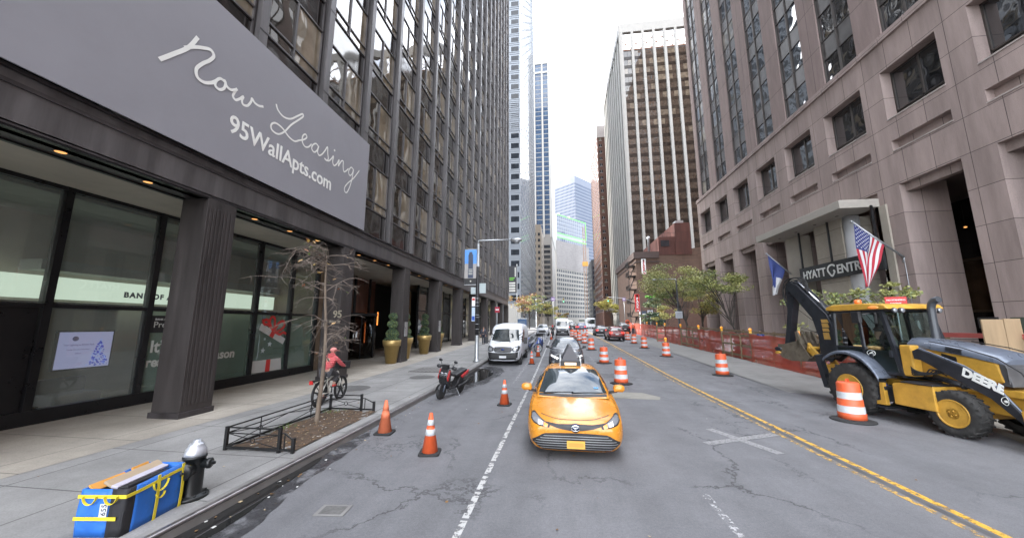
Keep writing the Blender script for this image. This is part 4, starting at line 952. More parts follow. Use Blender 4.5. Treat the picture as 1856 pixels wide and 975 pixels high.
JS_ = mat('grille_grey_bar', (.12, .12, .13), .3, .8, var=.05); PLATE = mat('plate', (.55, .56, .58), .5, var=.03); PLATEY = mat('taxi_plate', (.62, .34, .06), .5, var=.05)
RIM = mat('wheel_rim', (.35, .36, .37), .35, .8, var=.1)
def loft(stations, zmid=None):
    """stations: (y, half width, z bottom, z belt, z top) -> smooth closed shell"""
    mb = MB(); rings = []
    for (y, w, zb, zl, zt) in stations:
        zm = zb + (zl - zb) * .5
        h = [(0, zb), (.72 * w, zb), (.95 * w, zb + .10 * (zl - zb)), (w, zm), (.985 * w, zl - .1 * (zl - zb)), (.90 * w, zl + .25 * (zt - zl)), (.5 * w, zt - .12 * max(0, zt - zl)), (0, zt)]
        rings.append([(x, y, z) for x, z in h] + [(-x, y, z) for x, z in h[-2:0:-1]])
    n = len(rings[0]); mb.v = [p for r in rings for p in r]
    for i in range(len(rings) - 1):
        for k in range(n):
            a, b = i * n + k, i * n + (k + 1) % n; mb.f.append((a, b, b + n, a + n)); mb.m.append(0); mb.s.append(True)
    for e, rev in ((0, False), (len(rings) - 1, True)):
        c = len(mb.v); P = rings[e]; mb.v.append((0, P[0][1], sum(p[2] for p in P) / n))
        for k in range(n):
            f = (c, e * n + (k + 1) % n, e * n + k); mb.f.append(f[::-1] if rev else f); mb.m.append(0); mb.s.append(True)
    return mb
def cabin_loft(stations):
    """stations: (y, half base, z base, half roof, z roof)"""
    mb = MB(); rings = []
    for (y, wb, zb, wt, zt) in stations:
        h = [(0, zb), (wb, zb), (wb * .96 + wt * .04, zb + .25 * (zt - zb)), (wt + .3 * (wb - wt) * .5, zb + .78 * (zt - zb)), (wt * .93, zt - .035 * (zt > zb + .1)), (wt * .5, zt - .005), (0, zt)]
        rings.append([(x, y, z) for x, z in h] + [(-x, y, z) for x, z in h[-2:0:-1]])
    n = len(rings[0]); mb.v = [p for r in rings for p in r]
    for i in range(len(rings) - 1):
        for k in range(n):
            a, b = i * n + k, i * n + (k + 1) % n; mb.f.append((a, b, b + n, a + n)); mb.m.append(0); mb.s.append(True)
    return mb
def wheel(t, x, y, r, w, side, rimm=RIM, spokes=5, name='wheel'):
    g = MB(); s_ = side
    g.lathe([(r * .62, -w / 2), (r * .9, -w / 2), (r, -w / 2 + .03), (r, w / 2 - .03), (r * .9, w / 2), (r * .62, w / 2)], (x, y, r), 26, axis='x', caps=False)
    o = g.build(name, RUBBER, t)
    g = MB(); xo = x + s_ * (w / 2 - .02)
    g.lathe([(r * .64, 0), (r * .64, s_ * .015), (r * .58, s_ * .0), (r * .56, -s_ * .08), (.001, -s_ * .09)], (xo, y, r), 22, 1, axis='x')
    for k in range(spokes):
        a = 2 * math.pi * k / spokes; g.bar((xo - s_ * .01, y, r), (xo - s_ * .005, y + r * .58 * math.cos(a), r + r * .58 * math.sin(a)), r * .18, .02, 0, up=(1, 0, 0))
    g.build('rim', [rimm, BLACKP], o)
    return o
def mirror(t, x, y, z, m, side, s=1.):
    g = MB(); g.grid([[(x + side * u * s, y + d_ * s, z + w_ * s) for u, w_ in ((-.09, -.055), (.06, -.06), (.10, -.02), (.095, .05), (.05, .075), (-.08, .065), (-.105, .0), (-.09, -.055))] for d_ in (.06, .0, -.05)], 0); g.grid([[(x + side * (u * k_ - .0) * s, y + d_ * s, z + w_ * k_ * s) for u, w_ in ((-.09, -.055), (.06, -.06), (.10, -.02), (.095, .05), (.05, .075), (-.08, .065), (-.105, .0), (-.09, -.055))] for k_, d_ in ((1, -.05), (.7, -.08), (.02, -.09))], 0); g.bar((x - side * .2 * s, y + .06, z - .09 * s), (x - side * .04, y, z - .05 * s), .04 * s, .05 * s, 1); return g.build('wing_mirror', [m, BLACKP], t)
def band(t, bv, name, m, top, bot, side='front', off=.006, nu=14, nv=4, mirrored=False, parent=None):
    g = MB(); drape(g, bv, top, bot, nu, nv, side, off); o = g.build(name, m, parent or t)
    if mirrored:
        g = MB()
        if side in ('front', 'back', 'up'): drape(g, bv, [(-a, b) for a, b in top], [(-a, b) for a, b in bot], nu, nv, side, off)
        else: drape(g, bv, top, bot, nu, nv, 'right' if side == 'left' else 'left', off)
        g.build(name, m, parent or t)
    return o

# ---- yellow taxi in front
TAXIY = paint('taxi_yellow', (.56, .225, .022), .25, .05, .9)
t = thing('taxi', 'yellow taxi saloon with dark wedge roof sign driving towards us in the near lane', 'taxi', (.24, 6.88, 0)); t.scale = (1.04, 1, 1)
body = loft([(0, .62, .22, .54, .60), (.05, .73, .155, .61, .665), (.2, .85, .14, .675, .735), (.5, .895, .17, .735, .80), (.9, .92, .18, .81, .875), (1.3, .92, .19, .885, .945), (1.7, .92, .19, .92, .955), (3.0, .92, .2, .95, .98), (4.0, .91, .22, .99, 1.03), (4.6, .87, .25, .99, 1.07), (4.83, .76, .32, .93, 1.0), (4.88, .6, .4, .85, .9)]).build('body', TAXIY, t, sub=2)
cab = cabin_loft([(1.1, .74, .84, .73, .90), (1.2, .76, .86, .73, .955), (1.65, .81, .9, .69, 1.21), (2.1, .83, .92, .61, 1.405), (2.55, .83, .93, .58, 1.45), (3.2, .82, .94, .57, 1.425), (3.7, .8, .96, .58, 1.32), (4.2, .76, .98, .65, 1.12), (4.4, .74, .98, .68, 1.02)]).build('cabin', TAXIY, t, sub=2)
bv, cv = bvh_of(body), bvh_of(cab)
band(t, cv, 'windscreen', WSH, [(-.57, 1.365), (-.3, 1.385), (0, 1.39), (.3, 1.385), (.57, 1.365)], [(-.71, .975), (-.35, .955), (0, .95), (.35, .955), (.71, .975)], nv=16, nu=28, off=.012)
band(t, cv, 'side_window', CARGL, [(1.75, 1.2), (2.2, 1.36), (2.9, 1.38), (3.5, 1.3), (3.9, 1.12)], [(1.5, 1.0), (2.2, 1.0), (3.9, 1.02)], 'left', nv=5, mirrored=True)
band(t, bv, 'upper_grille', BLACKP, [(-.56, .665), (-.3, .635), (-.12, .64), (0, .645), (.12, .64), (.3, .635), (.56, .665)], [(-.52, .635), (-.3, .565), (-.12, .535), (0, .53), (.12, .535), (.3, .565), (.52, .635)], off=.008, nu=26)
band(t, bv, 'headlamp', BLACKP, [(.44, .625), (.6, .69), (.755, .755), (.8, .74)], [(.46, .57), (.62, .59), (.74, .62), (.81, .67)], off=.007, mirrored=True, nv=5)
band(t, bv, 'headlamp', LAMPW, [(.53, .645), (.65, .70), (.755, .74), (.79, .725)], [(.545, .60), (.64, .615), (.73, .64), (.79, .68)], off=.012, mirrored=True)
band(t, bv, 'lit_headlamp', LED, [(.585, .655), (.66, .68)], [(.59, .61), (.66, .62)], off=.017, mirrored=True)
band(t, bv, 'turn_signal', TURN, [(.48, .625), (.555, .655)], [(.495, .575), (.56, .59)], off=.016, mirrored=True)
gr = band(t, bv, 'lower_grille', BLACKP, [(-.78, .335), (-.56, .475), (-.3, .49), (0, .495), (.3, .49), (.56, .475), (.78, .335)], [(-.76, .30), (-.60, .20), (-.3, .19), (0, .19), (.3, .19), (.60, .20), (.76, .30)], off=.008, nu=30, nv=6)
for k in range(6):
    z = .225 + .042 * k; hw = (.62, .68, .73, .70, .62, .56)[k]
    band(t, bv, 'grille_bar', ALU, [(-hw, z + .006), (0, z + .009), (hw, z + .006)], [(-hw, z - .003), (0, z + .0), (hw, z - .003)], off=.014, nu=26, nv=1, parent=gr)
band(t, bv, 'lower_lip', TAXIY, [(-.72, .20), (0, .178), (.72, .20)], [(-.70, .165), (0, .15), (.70, .165)], off=.012, nu=22, nv=2)
band(t, bv, 'bonnet_seam', BLACKP, [(-.62, .742), (-.3, .70), (0, .695), (.3, .70), (.62, .742)], [(-.62, .736), (-.3, .693), (0, .688), (.3, .693), (.62, .736)], off=.004, nu=26, nv=1)
band(t, bv, 'bonnet_seam', BLACKP, [(.78, .3), (.83, .7), (.80, 1.3)], [(.788, .3), (.838, .7), (.808, 1.3)], 'up', off=.003, nu=16, nv=1, mirrored=True)
g = MB()
for a0, b0, a1, b1 in ((0, 0, .075, .05), (0, .012, .022, .038), (0, .016, .052, .018)): g.tube([(a1 * math.cos(q), -.035, .585 + b0 + b1 * math.sin(q)) for q in [2 * math.pi * i / 20 for i in range(21)]], .006, 6, 0, cap=False)
g.lathe([(.0, -.025), (.08, -.02)], (0, 0, .585), 20, 1, axis='y'); g.build('emblem', [CHROME, NAVY], t)
g = MB(); g.box(-.155, .155, -.055, -.035, .24, .37); g.box(-.13, .13, -.058, -.054, .27, .34, 1); g.build('number_plate', [PLATEY, mat('blurred_plate', (.50, .26, .05), .6, var=.1)], t)
for s_ in (-1, 1): mirror(t, s_ * .99, 1.5, 1.04, TAXIY, s_, 1.12)
g = MB(); g.tube([(-.6, 1.2, .975), (-.3, 1.24, .985), (.02, 1.25, .985)], .012, 5); g.tube([(-.02, 1.21, .975), (.3, 1.24, .985), (.62, 1.25, .985)], .012, 5); g.build('wiper', BLACKP, t)
band(t, cv, 'cowl', BLACKP, [(-.70, .965), (0, .945), (.70, .965)], [(-.70, .925), (0, .90), (.70, .925)], off=.006, nu=20, nv=2)
g = MB(); g.box(.39, .49, 1.655, 1.66, 1.0, 1.05); o = g.build('sticker', mat('blue_sticker', (.1, .3, .6), .5, var=0), t); o.location = (.06, -.28, .03)
g = MB(); g.ball((0, 1.98, 1.31), .09, 0, 10, 6, (1, .5, .7)); g.build('rear_view_mirror', BLACKP, t)
for s_ in (-1, 1):
    for y in (.95, 3.75): wheel(t, s_ * .755, y, .335, .22, s_)
rs = MB(); rs.prism([(-.235, 0), (.235, 0), (.215, .09), (.03, .47), (-.03, .47), (-.215, .09)], 0, 1.25, 'y', 0); rs.box(-.24, .24, -.03, 0, -.02, .1, 1); rs.box(-.14, .14, -.034, -.03, .0, .065, 2); rs.box(-.26, -.22, .05, 1.2, -.03, .16, 3); rs.box(.22, .26, .05, 1.2, -.03, .16, 3)
o = rs.build('roof_sign', [mat('sign_grey', (.075, .075, .085), .45, var=.15), BLACKP, mat('roof_lamp', (.8, .6, .4), .5, var=0, emit=(1, .75, .5), estr=.16), ALU], t, bevel=.008); o.location = (0, 2.35, 1.44)
text_mesh('roof_number', '7L42', .06, frame((-.075, 2.313, 1.452), (1, 0, 0), (0, 0, 1)), NAVY, t, extrude=.001) if False else None

# ---- vans
def make_van(name, label, loc, rz=0., paintm=None, H=2.45, high=False, group=None, detail=True):
    t = thing(name, label, 'van', loc, rz, group); w = 1.0
    P = paintm or paint('van_white', (.66, .68, .72), .35, .05, .3)
    b = loft([(0, .74, .34, .86, .93), (.06, .86, .26, .95, 1.02), (.25, .95, .24, 1.02, 1.12), (.6, 1.0, .24, 1.12, 1.24), (.95, 1.02, .25, 1.25, 1.40), (1.25, 1.02, .25, 1.45, 1.78), (1.6, 1.02, .25, 1.75, 2.13), (1.95, 1.02, .25, H - .25, H - .06), (2.4, 1.02, .25, H - .15, H), (5.2, 1.02, .25, H - .13, H + .02), (5.5, 1.0, .26, H - .2, H - .05), (5.54, .9, .4, H - .35, H - .2)]).build('body', P, t, sub=2)
    v = bvh_of(b)
    band(t, v, 'windscreen', WSH, [(-.74, 2.03), (0, 2.08), (.74, 2.03)], [(-.86, 1.40), (-.4, 1.33), (0, 1.32), (.4, 1.33), (.86, 1.40)], nv=8, nu=18)
    band(t, v, 'side_window', CARGL, [(1.35, 1.75), (1.7, 2.0), (2.5, 2.0)], [(1.15, 1.35), (1.7, 1.3), (2.5, 1.3)], 'left', mirrored=True)
    band(t, v, 'bumper', BLACKP, [(-.95, .80), (-.6, .74), (0, .72), (.6, .74), (.95, .80)], [(-.9, .27), (0, .25), (.9, .27)], nu=22, nv=5, off=.02)
    gr = band(t, v, 'grille', BLACKP, [(-.50, 1.05), (0, 1.07), (.50, 1.05)], [(-.54, .86), (-.44, .76), (0, .74), (.44, .76), (.54, .86)], nu=18, nv=4, off=.012)
    for z in (.82, .90, .98): band(t, v, 'grille_bar', JS_, [(-.48, z + .018), (0, z + .02), (.48, z + .018)], [(-.48, z), (0, z + .002), (.48, z)], nu=18, nv=1, off=.02, parent=gr)
    g = MB(); g.lathe([(.001, -.05), (.09, -.045), (.1, -.03)], (0, 0, 0), 16, 0, axis='y'); o = g.build('emblem', [mat('blue_oval', (.01, .03, .15), .3, var=0)], t); o.location = (0, 0, .92); o.scale = (1, 1, .5)
    band(t, v, 'headlamp', BLACKP, [(.52, .99), (.72, 1.08), (.88, 1.12), (.95, 1.05)], [(.56, .82), (.74, .78), (.90, .84), (.95, .98)], mirrored=True, off=.01)
    band(t, v, 'headlamp', LAMPW, [(.62, .99), (.74, 1.03), (.84, 1.03)], [(.64, .86), (.74, .83), (.84, .88)], mirrored=True, off=.02)
    g = MB(); g.box(-.2, .2, -.045, -.02, .44, .56); g.build('number_plate', PLATE, t)
    for s_ in (-1, 1):
        g = MB(); g.box(s_ * 1.1, s_ * 1.3, 1.1, 1.22, 1.2, 1.58); g.bar((s_ * .98, 1.2, 1.3), (s_ * 1.15, 1.16, 1.35), .06); g.build('wing_mirror', BLACKP, t, bevel=.04)
        g = MB(); g.box(s_ * 1.025, s_ * 1.035, 2.6, 5.3, .6, .72); g.build('side_moulding', BLACKP, t)
    band(t, v, 'bonnet_vent', BLACKP, [(.25, .75), (.6, .72)], [(.25, .71), (.6, .68)], 'up', nu=6, nv=1, mirrored=True)
    for s_ in (-1, 1):
        for y in (.95, 4.5): wheel(t, s_ * .88, y, .345, .24, s_, ALU)
    return t
make_van('parked_van', 'white panel van with black bumper and chrome barred grille parked at the left kerb', (-3.3, 20.4, gz(21)))
make_van('high_roof_van', 'white high roofed van driving behind the dark SUV further up the street', (.35, 53, gz(54)), H=2.6, paintm=paint('van_white_far', (.62, .64, .66), .4, .05, .2))
make_van('distant_van', 'small white van far beyond the high roofed van at the crossing', (2.4, 92, gz(92)), H=2.3, paintm=MATS['van_white_far'])

# ---- SUVs and saloons
def make_suv(name, label, loc, rz, pm, group=None, W_=.93, H=1.66, L=4.5, led=True, tail=TAIL, cat='car'):
    t = thing(name, label, cat, loc, rz, group); k = L / 4.5; w = W_; h = H / 1.66
    b = loft([(y * k, w * a, zb, zl * h, zt * h) for y, a, zb, zl, zt in ((0, .72, .34, .78, .86), (.06, .84, .25, .86, .94), (.25, .93, .23, .92, 1.0), (.6, .98, .22, .97, 1.05), (1.1, 1, .22, 1.02, 1.10), (1.5, 1, .23, 1.06, 1.08), (3, 1, .24, 1.08, 1.1), (4.1, .98, .25, 1.08, 1.1), (4.42, .93, .28, 1.02, 1.06), (4.5, .8, .36, .9, .95))]).build('body', pm, t, sub=2)
    c = cabin_loft([(y * k, w * a, zb * h, w * wt, zt * h) for y, a, zb, wt, zt in ((1.0, .82, 1.0, .8, 1.06), (1.15, .86, 1.02, .8, 1.13), (1.5, .9, 1.03, .74, 1.38), (1.9, .92, 1.04, .67, 1.6), (2.4, .92, 1.05, .65, 1.66), (3.4, .91, 1.05, .64, 1.64), (4.0, .88, 1.05, .62, 1.55), (4.3, .86, 1.04, .66, 1.25), (4.42, .84, 1.02, .7, 1.08))]).build('cabin', pm, t, sub=2)
    v, cv = bvh_of(b), bvh_of(c)
    band(t, cv, 'windscreen', WSH, [(-.62 * w, 1.55 * h), (0, 1.58 * h), (.62 * w, 1.55 * h)], [(-.78 * w, 1.14 * h), (0, 1.11 * h), (.78 * w, 1.14 * h)], nv=7, nu=16)
    band(t, cv, 'rear_window', CARGL, [(-.6 * w, 1.5 * h), (.6 * w, 1.5 * h)], [(-.7 * w, 1.16 * h), (.7 * w, 1.16 * h)], 'back', nv=4, nu=12)
    band(t, cv, 'side_window', CARGL, [(1.65 * k, 1.4 * h), (2.1 * k, 1.56 * h), (3.7 * k, 1.53 * h)], [(1.5 * k, 1.15 * h), (4.0 * k, 1.16 * h)], 'left', mirrored=True)
    band(t, v, 'grille', BLACKP, [(-.5 * w, .82 * h), (0, .84 * h), (.5 * w, .82 * h)], [(-.62 * w, .5), (0, .46), (.62 * w, .5)], nu=16)
    band(t, v, 'lower_bumper', BLACKP, [(-.82 * w, .44), (0, .40), (.82 * w, .44)], [(-.75 * w, .27), (0, .26), (.75 * w, .27)], nu=16)
    if led:
        for i in range(4): band(t, v, 'lit_headlamp', LED, [((.44 + .11 * i) * w, (.66 + .045 * i) * h), ((.53 + .11 * i) * w, (.685 + .045 * i) * h)], [((.50 + .10 * i) * w, (.56 + .05 * i) * h), ((.57 + .10 * i) * w, (.59 + .05 * i) * h)], nu=4, nv=2, mirrored=True, off=.015)
        band(t, v, 'fog_lamp', LAMPW, [(.66 * w, .5), (.8 * w, .52)], [(.68 * w, .38), (.8 * w, .4)], nu=4, nv=2, mirrored=True, off=.012)
    else: band(t, v, 'headlamp', LAMPW, [(.52 * w, .80 * h), (.88 * w, .86 * h)], [(.55 * w, .66 * h), (.9 * w, .72 * h)], nu=6, nv=2, mirrored=True, off=.012)
    band(t, v, 'tail_lamp', tail, [(.5 * w, .98 * h), (.86 * w, 1.0 * h)], [(.55 * w, .82 * h), (.88 * w, .80 * h)], 'back', nu=6, nv=3, mirrored=True, off=.014)
    band(t, v, 'rear_bumper', BLACKP, [(-.85 * w, .52), (.85 * w, .52)], [(-.8 * w, .28), (.8 * w, .28)], 'back', nu=14, off=.012)
    band(t, v, 'number_plate', PLATE, [(-.16, .80), (.16, .80)], [(-.16, .68), (.16, .68)], 'back', nu=4, nv=1, off=.03)
    for s_ in (-1, 1):
        mirror(t, s_ * (w + .08), 1.35 * k, 1.13 * h, BLACKP, s_)
        for y in (.85, 3.6): wheel(t, s_ * (w - .1), y * k, .345, .22, s_)
        g = MB(); g.tube([(s_ * w * .6, 2.0 * k, 1.64 * h), (s_ * w * .61, 2.3 * k, 1.69 * h), (s_ * w * .6, 3.6 * k, 1.67 * h), (s_ * w * .59, 3.8 * k, 1.62 * h)], .018, 6); g.build('roof_rail', BLACKP, t)
    return t
make_suv('grey_suv', 'dark grey SUV with lit slanted lamps following right behind the taxi', (.3, 18.9, gz(20)), 0, paint('suv_grey', (.035, .037, .045), .25, .05, .8))
make_suv('red_suv', 'dark red SUV seen from behind in the right lane between the drums', (6.4, 46.2, gz(44)), math.pi, paint('suv_red', (.16, .012, .014), .25, .05, .8), led=False, tail=TAILON)
make_suv('dark_saloon', 'dark car just left of and beyond the red SUV', (5.9, 56.5, gz(54)), math.pi, paint('car_charcoal', (.02, .022, .03), .3, .05, .6), led=False, H=1.5, tail=TAILON)
make_suv('black_suv', 'boxy black SUV standing beyond the red SUV near the orange worker', (10.2, 63, gz(61)), math.pi, paint('suv_black', (.012, .012, .013), .3, .05, .6), led=False, H=1.85, L=4.9)
make_suv('parked_suv', 'light silver SUV parked at the left kerb beyond the hire bikes', (-2.55, 51.5, gz(52)), 0, paint('suv_silver', (.42, .43, .46), .3, .05, .6), led=False, H=1.72)
make_suv('blue_saloon', 'dark blue car on the far crossing left of the charcoal car', (4.1, 73.5, gz(72)), math.pi, paint('car_blue', (.03, .05, .14), .3, .05, .6), led=False, H=1.5, tail=TAILON)
make_suv('black_pickup', 'wide black vehicle with red tail lamps on the far crossing beside the left drums', (1.0 + 1.2, 67, gz(65)), math.pi, MATS['suv_black'], led=False, H=1.75, tail=TAILON)
t = thing('white_bus', 'small white bus with large windows under the sunlit yellow tree', 'bus', (9.2, 108, gz(108)))
g = MB(); g.box(-1.25, 1.25, 0, 9, .4, 3.1, 0); g.build('body', MATS['van_white_far'], t, bevel=.15)
g = MB(); g.box(-1.1, 1.1, -.02, .02, 1.4, 2.7); g.build('windscreen', WSH, t)
for y in (.9, 7): wheel(t, -1.05, y, .48, .3, -1); wheel(t, 1.05, y, .48, .3, 1)

# ---- backhoe loader (local: front axle at origin, front towards -y, visible side -x)
JY = mat('machine_yellow', (.52, .29, .045), .42, var=.14, vscale=4, stain=.3, sscale=2.5)
JG = mat('machine_charcoal', (.028, .031, .038), .38, .25, var=.25, vscale=5, stain=.1)
JS = mat('machine_slate', (.13, .15, .19), .32, .3, var=.1, vscale=3)
JSTEEL = mat('worn_bucket_steel', (.20, .17, .13), .55, .5, var=.35, vscale=6, stain=.4, sscale=3)
ROD = mat('cylinder_rod', (.6, .62, .66), .12, 1, var=.05)
BG = clear_glass('cab_glass', (.62, .72, .70), 1.6, 1.5)
BHL = (9.52, 9.58, 0)
t = thing('backhoe_loader', 'yellow and charcoal backhoe loader with raised rear digging arm beside the orange fence', 'backhoe loader', BHL, R(10))
def ag_wheel(x, y, r, w, rr, name):
    """lugged tyre with a dished yellow rim on the outer (-x side negative w) face"""
    s_ = -1 if x < 0 else 1
    g = MB(); g.lathe([(rr, -w / 2 + .02), (r * .80, -w / 2), (r * .93, -w / 2 + .02), (r * .965, -w / 2 + .07), (r * .965, w / 2 - .07), (r * .93, w / 2 - .02), (r * .80, w / 2), (rr, w / 2 - .02)], (x, y, r), 40, axis='x', caps=False)
    n = 22
    for k in range(n):
        for h in (-1, 1):
            a = 2 * math.pi * (k + (.5 if h > 0 else 0)) / n
            q = lambda rad, ang, xx: (x + xx, y + rad * math.cos(ang), r + rad * math.sin(ang))
            a2 = a + .16
            P = []
            for rad in (r * .945, r * 1.0):
                P += [q(rad, a, h * .0), q(rad, a + .085, h * .0), q(rad - .012, a2 + .09, h * (w / 2 - .005)), q(rad - .012, a2, h * (w / 2 - .005))]
            g.idx(P, [(0, 1, 2, 3), (7, 6, 5, 4), (0, 4, 5, 1), (1, 5, 6, 2), (2, 6, 7, 3), (3, 7, 4, 0)])
            P2 = [q(r * .87, a2, h * w / 2 * 1.01), q(r * .87, a2 + .08, h * w / 2 * 1.01), q(r * .985, a2 + .09, h * (w / 2 - .004)), q(r * .985, a2, h * (w / 2 - .004))]
            g.face(P2)
    o = g.build('wheel' if name == 'w' else name, mat('tyre_rubber', (.030, .029, .028), .9, var=.35, vscale=8, stain=-.6, sscale=4), t, fixn=False)
    g = MB(); xo = x + s_ * (w / 2 - .02); i = -s_
    g.lathe([(rr * 1.03, 0), (rr * 1.03, -i * .02), (rr * .93, -i * .015), (rr * .88, i * .02), (rr * .80, i * .04), (rr * .42, i * .035), (rr * .40, i * .0), (rr * .36, -i * .0), (.001, -i * .0)], (xo, y, r), 32, axis='x')
    for k in range(8):
        a = k * math.pi / 4; g.lathe([(.018, i * .08), (.018, i * .05), (.001, i * .05)], (xo, y + rr * .62 * math.cos(a), r + rr * .62 * math.sin(a)), 6, axis='x')
    for k in range(4):
        a = k * math.pi / 2 + .4; g.lathe([(.016, .0), (.016, -i * .02), (.001, -i * .02)], (xo, y + rr * .22 * math.cos(a), r + rr * .22 * math.sin(a)), 6, axis='x')
    g.build('rim', JY, o)
ag_wheel(-.80, 0, .50, .32, .29, 'w'); ag_wheel(.80, 0, .50, .32, .29, 'w'); ag_wheel(-.84, 2.15, .69, .50, .36, 'w'); ag_wheel(.84, 2.15, .69, .50, .36, 'w')
g = MB()                                                                       # chassis
g.box(-.32, .32, -1.0, 3.0, .55, 1.0); g.box(-.6, .6, -.12, .12, .4, .62); g.box(-.75, .75, 2.0, 2.3, .55, .85); g.box(-.42, .42, -1.1, .5, .95, 1.1)
g.build('chassis', JY, t, bevel=.02)
g = MB()                                                                       # hood, sloping forward
g.prism([(.62, 1.02), (.62, 1.72), (-.15, 1.66), (-1.12, 1.47), (-1.2, 1.05), (-.4, 1.0)], -.46, .46, 'x'); g.build('engine_cover', JY, t, bevel=.04)
g = MB()
sec = [(.66, .50, 1.74, 2.02, .34), (.2, .50, 1.70, 1.97, .33), (-.5, .485, 1.60, 1.84, .31), (-1.12, .46, 1.47, 1.68, .29), (-1.22, .44, 1.44, 1.56, .28)]
rows = [[(-w, y, zl), (-w, y, zl + .4 * (zh - zl)), (-wt, y, zh - .02), (-wt * .5, y, zh), (wt * .5, y, zh), (wt, y, zh - .02), (w, y, zl + .4 * (zh - zl)), (w, y, zl)] for y, w, zl, zh, wt in sec]
g.grid(rows, 0, True); g.face(rows[-1], 0); g.face(rows[0][::-1], 0); g.build('bonnet', JS, t, bevel=0)
g = MB(); g.prism([(-1.13, 1.0), (-1.13, 1.48), (-1.24, 1.45), (-1.30, 1.0)], -.45, .45, 'x'); g.box(-.47, .47, -1.27, -1.25, 1.05, 1.4); g.build('radiator_grille', mat('grille_grey', (.09, .09, .095), .5, .3, var=.2), t, bevel=.02)
g = MB(); g.prism([(-.05, 1.62), (-.35, 1.55), (-.35, 1.38), (-.05, 1.38)], -.475, -.462, 'x'); g.build('side_vent', BLACKP, t)
g = MB()
for k in range(4): g.prism([(-.18, 1.80 - .03 * k), (-.5, 1.735 - .03 * k), (-.5, 1.72 - .03 * k), (-.18, 1.785 - .03 * k)], -.50 + .03 * 0 - .005 * k, -.46, 'x')
g.build('hood_louvre', BLACKP, t)
text_mesh('model_lettering', '410L', .12, frame((-.455, .35, 1.80), (0, -.98, -.16), (.25, -.16, .95)), LETTER, t, bold=.004)
for s_ in (-1, 1):                                                             # loader arms: pivot at the cowl, bent down to the bucket
    g = MB(); arm = [(.60, 1.50), (.62, 1.66), (.50, 1.72), (-.55, 1.42), (-.95, 1.18), (-1.62, .58), (-1.66, .40), (-1.52, .42), (-.92, .86), (-.55, 1.08), (.45, 1.48)]
    g.prism(arm, s_ * .70, s_ * .80, 'x'); rim_ = catmull([(s_ * .75, y, z) for y, z in arm[1:7]], 4)
    g.tube([(s_ * .75, y, z + .0) for y, z in [(.5, 1.73), (-.55, 1.43), (-.95, 1.19), (-1.64, .57)]], .022, 6, 1)
    g.build('loader_arm', [JG, JS], t, bevel=.008)
    g = MB(); g.tube([(s_ * .62, .35, 1.16), (s_ * .62, -.35, 1.03)], .055, 10, 0); g.tube([(s_ * .62, -.35, 1.03), (s_ * .66, -.85, .94)], .03, 8, 1); g.lathe([(.07, -.03), (.07, .03)], (s_ * .62, -.33, 1.03), 10, 0, axis='y'); g.build('lift_cylinder', [JG, ROD], t)
    g = MB(); g.box(s_ * .5, s_ * .74, .38, .66, 1.0, 1.80); g.build('loader_tower', JY, t, bevel=.03)
    g = MB(); g.tube([(s_ * .55, .1, 1.93), (s_ * .56, -.6, 1.79), (s_ * .57, -1.2, 1.60), (s_ * .6, -1.55, 1.33), (s_ * .62, -1.7, 1.0)], .014, 5); g.build('hydraulic_line', BLACKM, t)
text_mesh('arm_lettering', 'DEERE', .215, frame((-.803, -.50, 1.27), (0, -.92, -.39), (0, -.39, .92)), LETTER, t, bold=.012, sx=1.12, extrude=.003)
g = MB(); g.lathe([(.105, 0), (.105, -.006), (.001, -.006)], (-.80, -1.17, .86), 20, 1, axis='x'); g.tube([(-.807, -1.17 + .092 * math.cos(q), .86 + .092 * math.sin(q)) for q in [2 * math.pi * i / 24 for i in range(25)]], .006, 5, 0, cap=False); g.ball((-.805, -1.17, .85), .05, 0, 10, 6, (.12, 1.3, .6)); g.build('arm_badge', [LETTER, BLACKP], t)
g = MB()                                                                       # hoses
for k in range(5):
    P = catmull([(-.66, .5 - .02 * k, 1.45 - .05 * k), (-.74, .42, 1.2 - .04 * k), (-.72, .15 - .05 * k, 1.12), (-.68, .05 - .12 * k, 1.22), (-.6, -.2 - .1 * k, 1.1)], 6); g.tube(P, .016, 6)
g.build('hose', RUBBER, t)
g = MB(); g.prism([(.44, .42), (.44, .98), (1.06, .98), (1.30, .92), (1.30, .42)], -1.0, -.36, 'x'); g.box(-1.03, -.34, .42, 1.08, .98, 1.02, 1); g.build('side_tank', [JY, JG], t, bevel=.025)
g = MB(); g.box(.36, 1.0, .44, 1.30, .42, .98); g.build('side_tank', JY, t, bevel=.025)
g = MB(); g.box(-.98, -.45, 1.32, 1.62, .48, .86, 0); g.box(-.98, -.45, 1.32, 1.62, .30, .36, 0); g.lathe([(.045, .86), (.045, .90)], (-.8, 1.45, 0), 10, 1); g.build('step', [JG, mat('blue_cap', (.02, .06, .5), .4, var=0)], t, bevel=.01)
g = MB(); g.prism([(1.30, .40), (1.33, .95), (1.40, .95), (1.42, .5), (1.66, .45), (1.66, .38)], -1.0, -.9, 'x'); g.build('step_bracket', JY, t)
g = MB()                                                                       # rear fenders
for s_ in (-1, 1):
    P = [(1.32, .82), (1.45, 1.05), (1.72, 1.32), (2.05, 1.45), (2.4, 1.45), (2.75, 1.30), (2.86, 1.2)]
    a = 1.10 * s_; b = .55 * s_; Q = catmull([(0, y, z) for y, z in P], 4)
    g.grid([[(x, p.y, p.z + dz) for x, dz in ((a, -.07), (a, 0), (a * .97, .02), (b, .03))] for p in Q], 0, True)
g.build('rear_fender', JS, t, solid=.02)
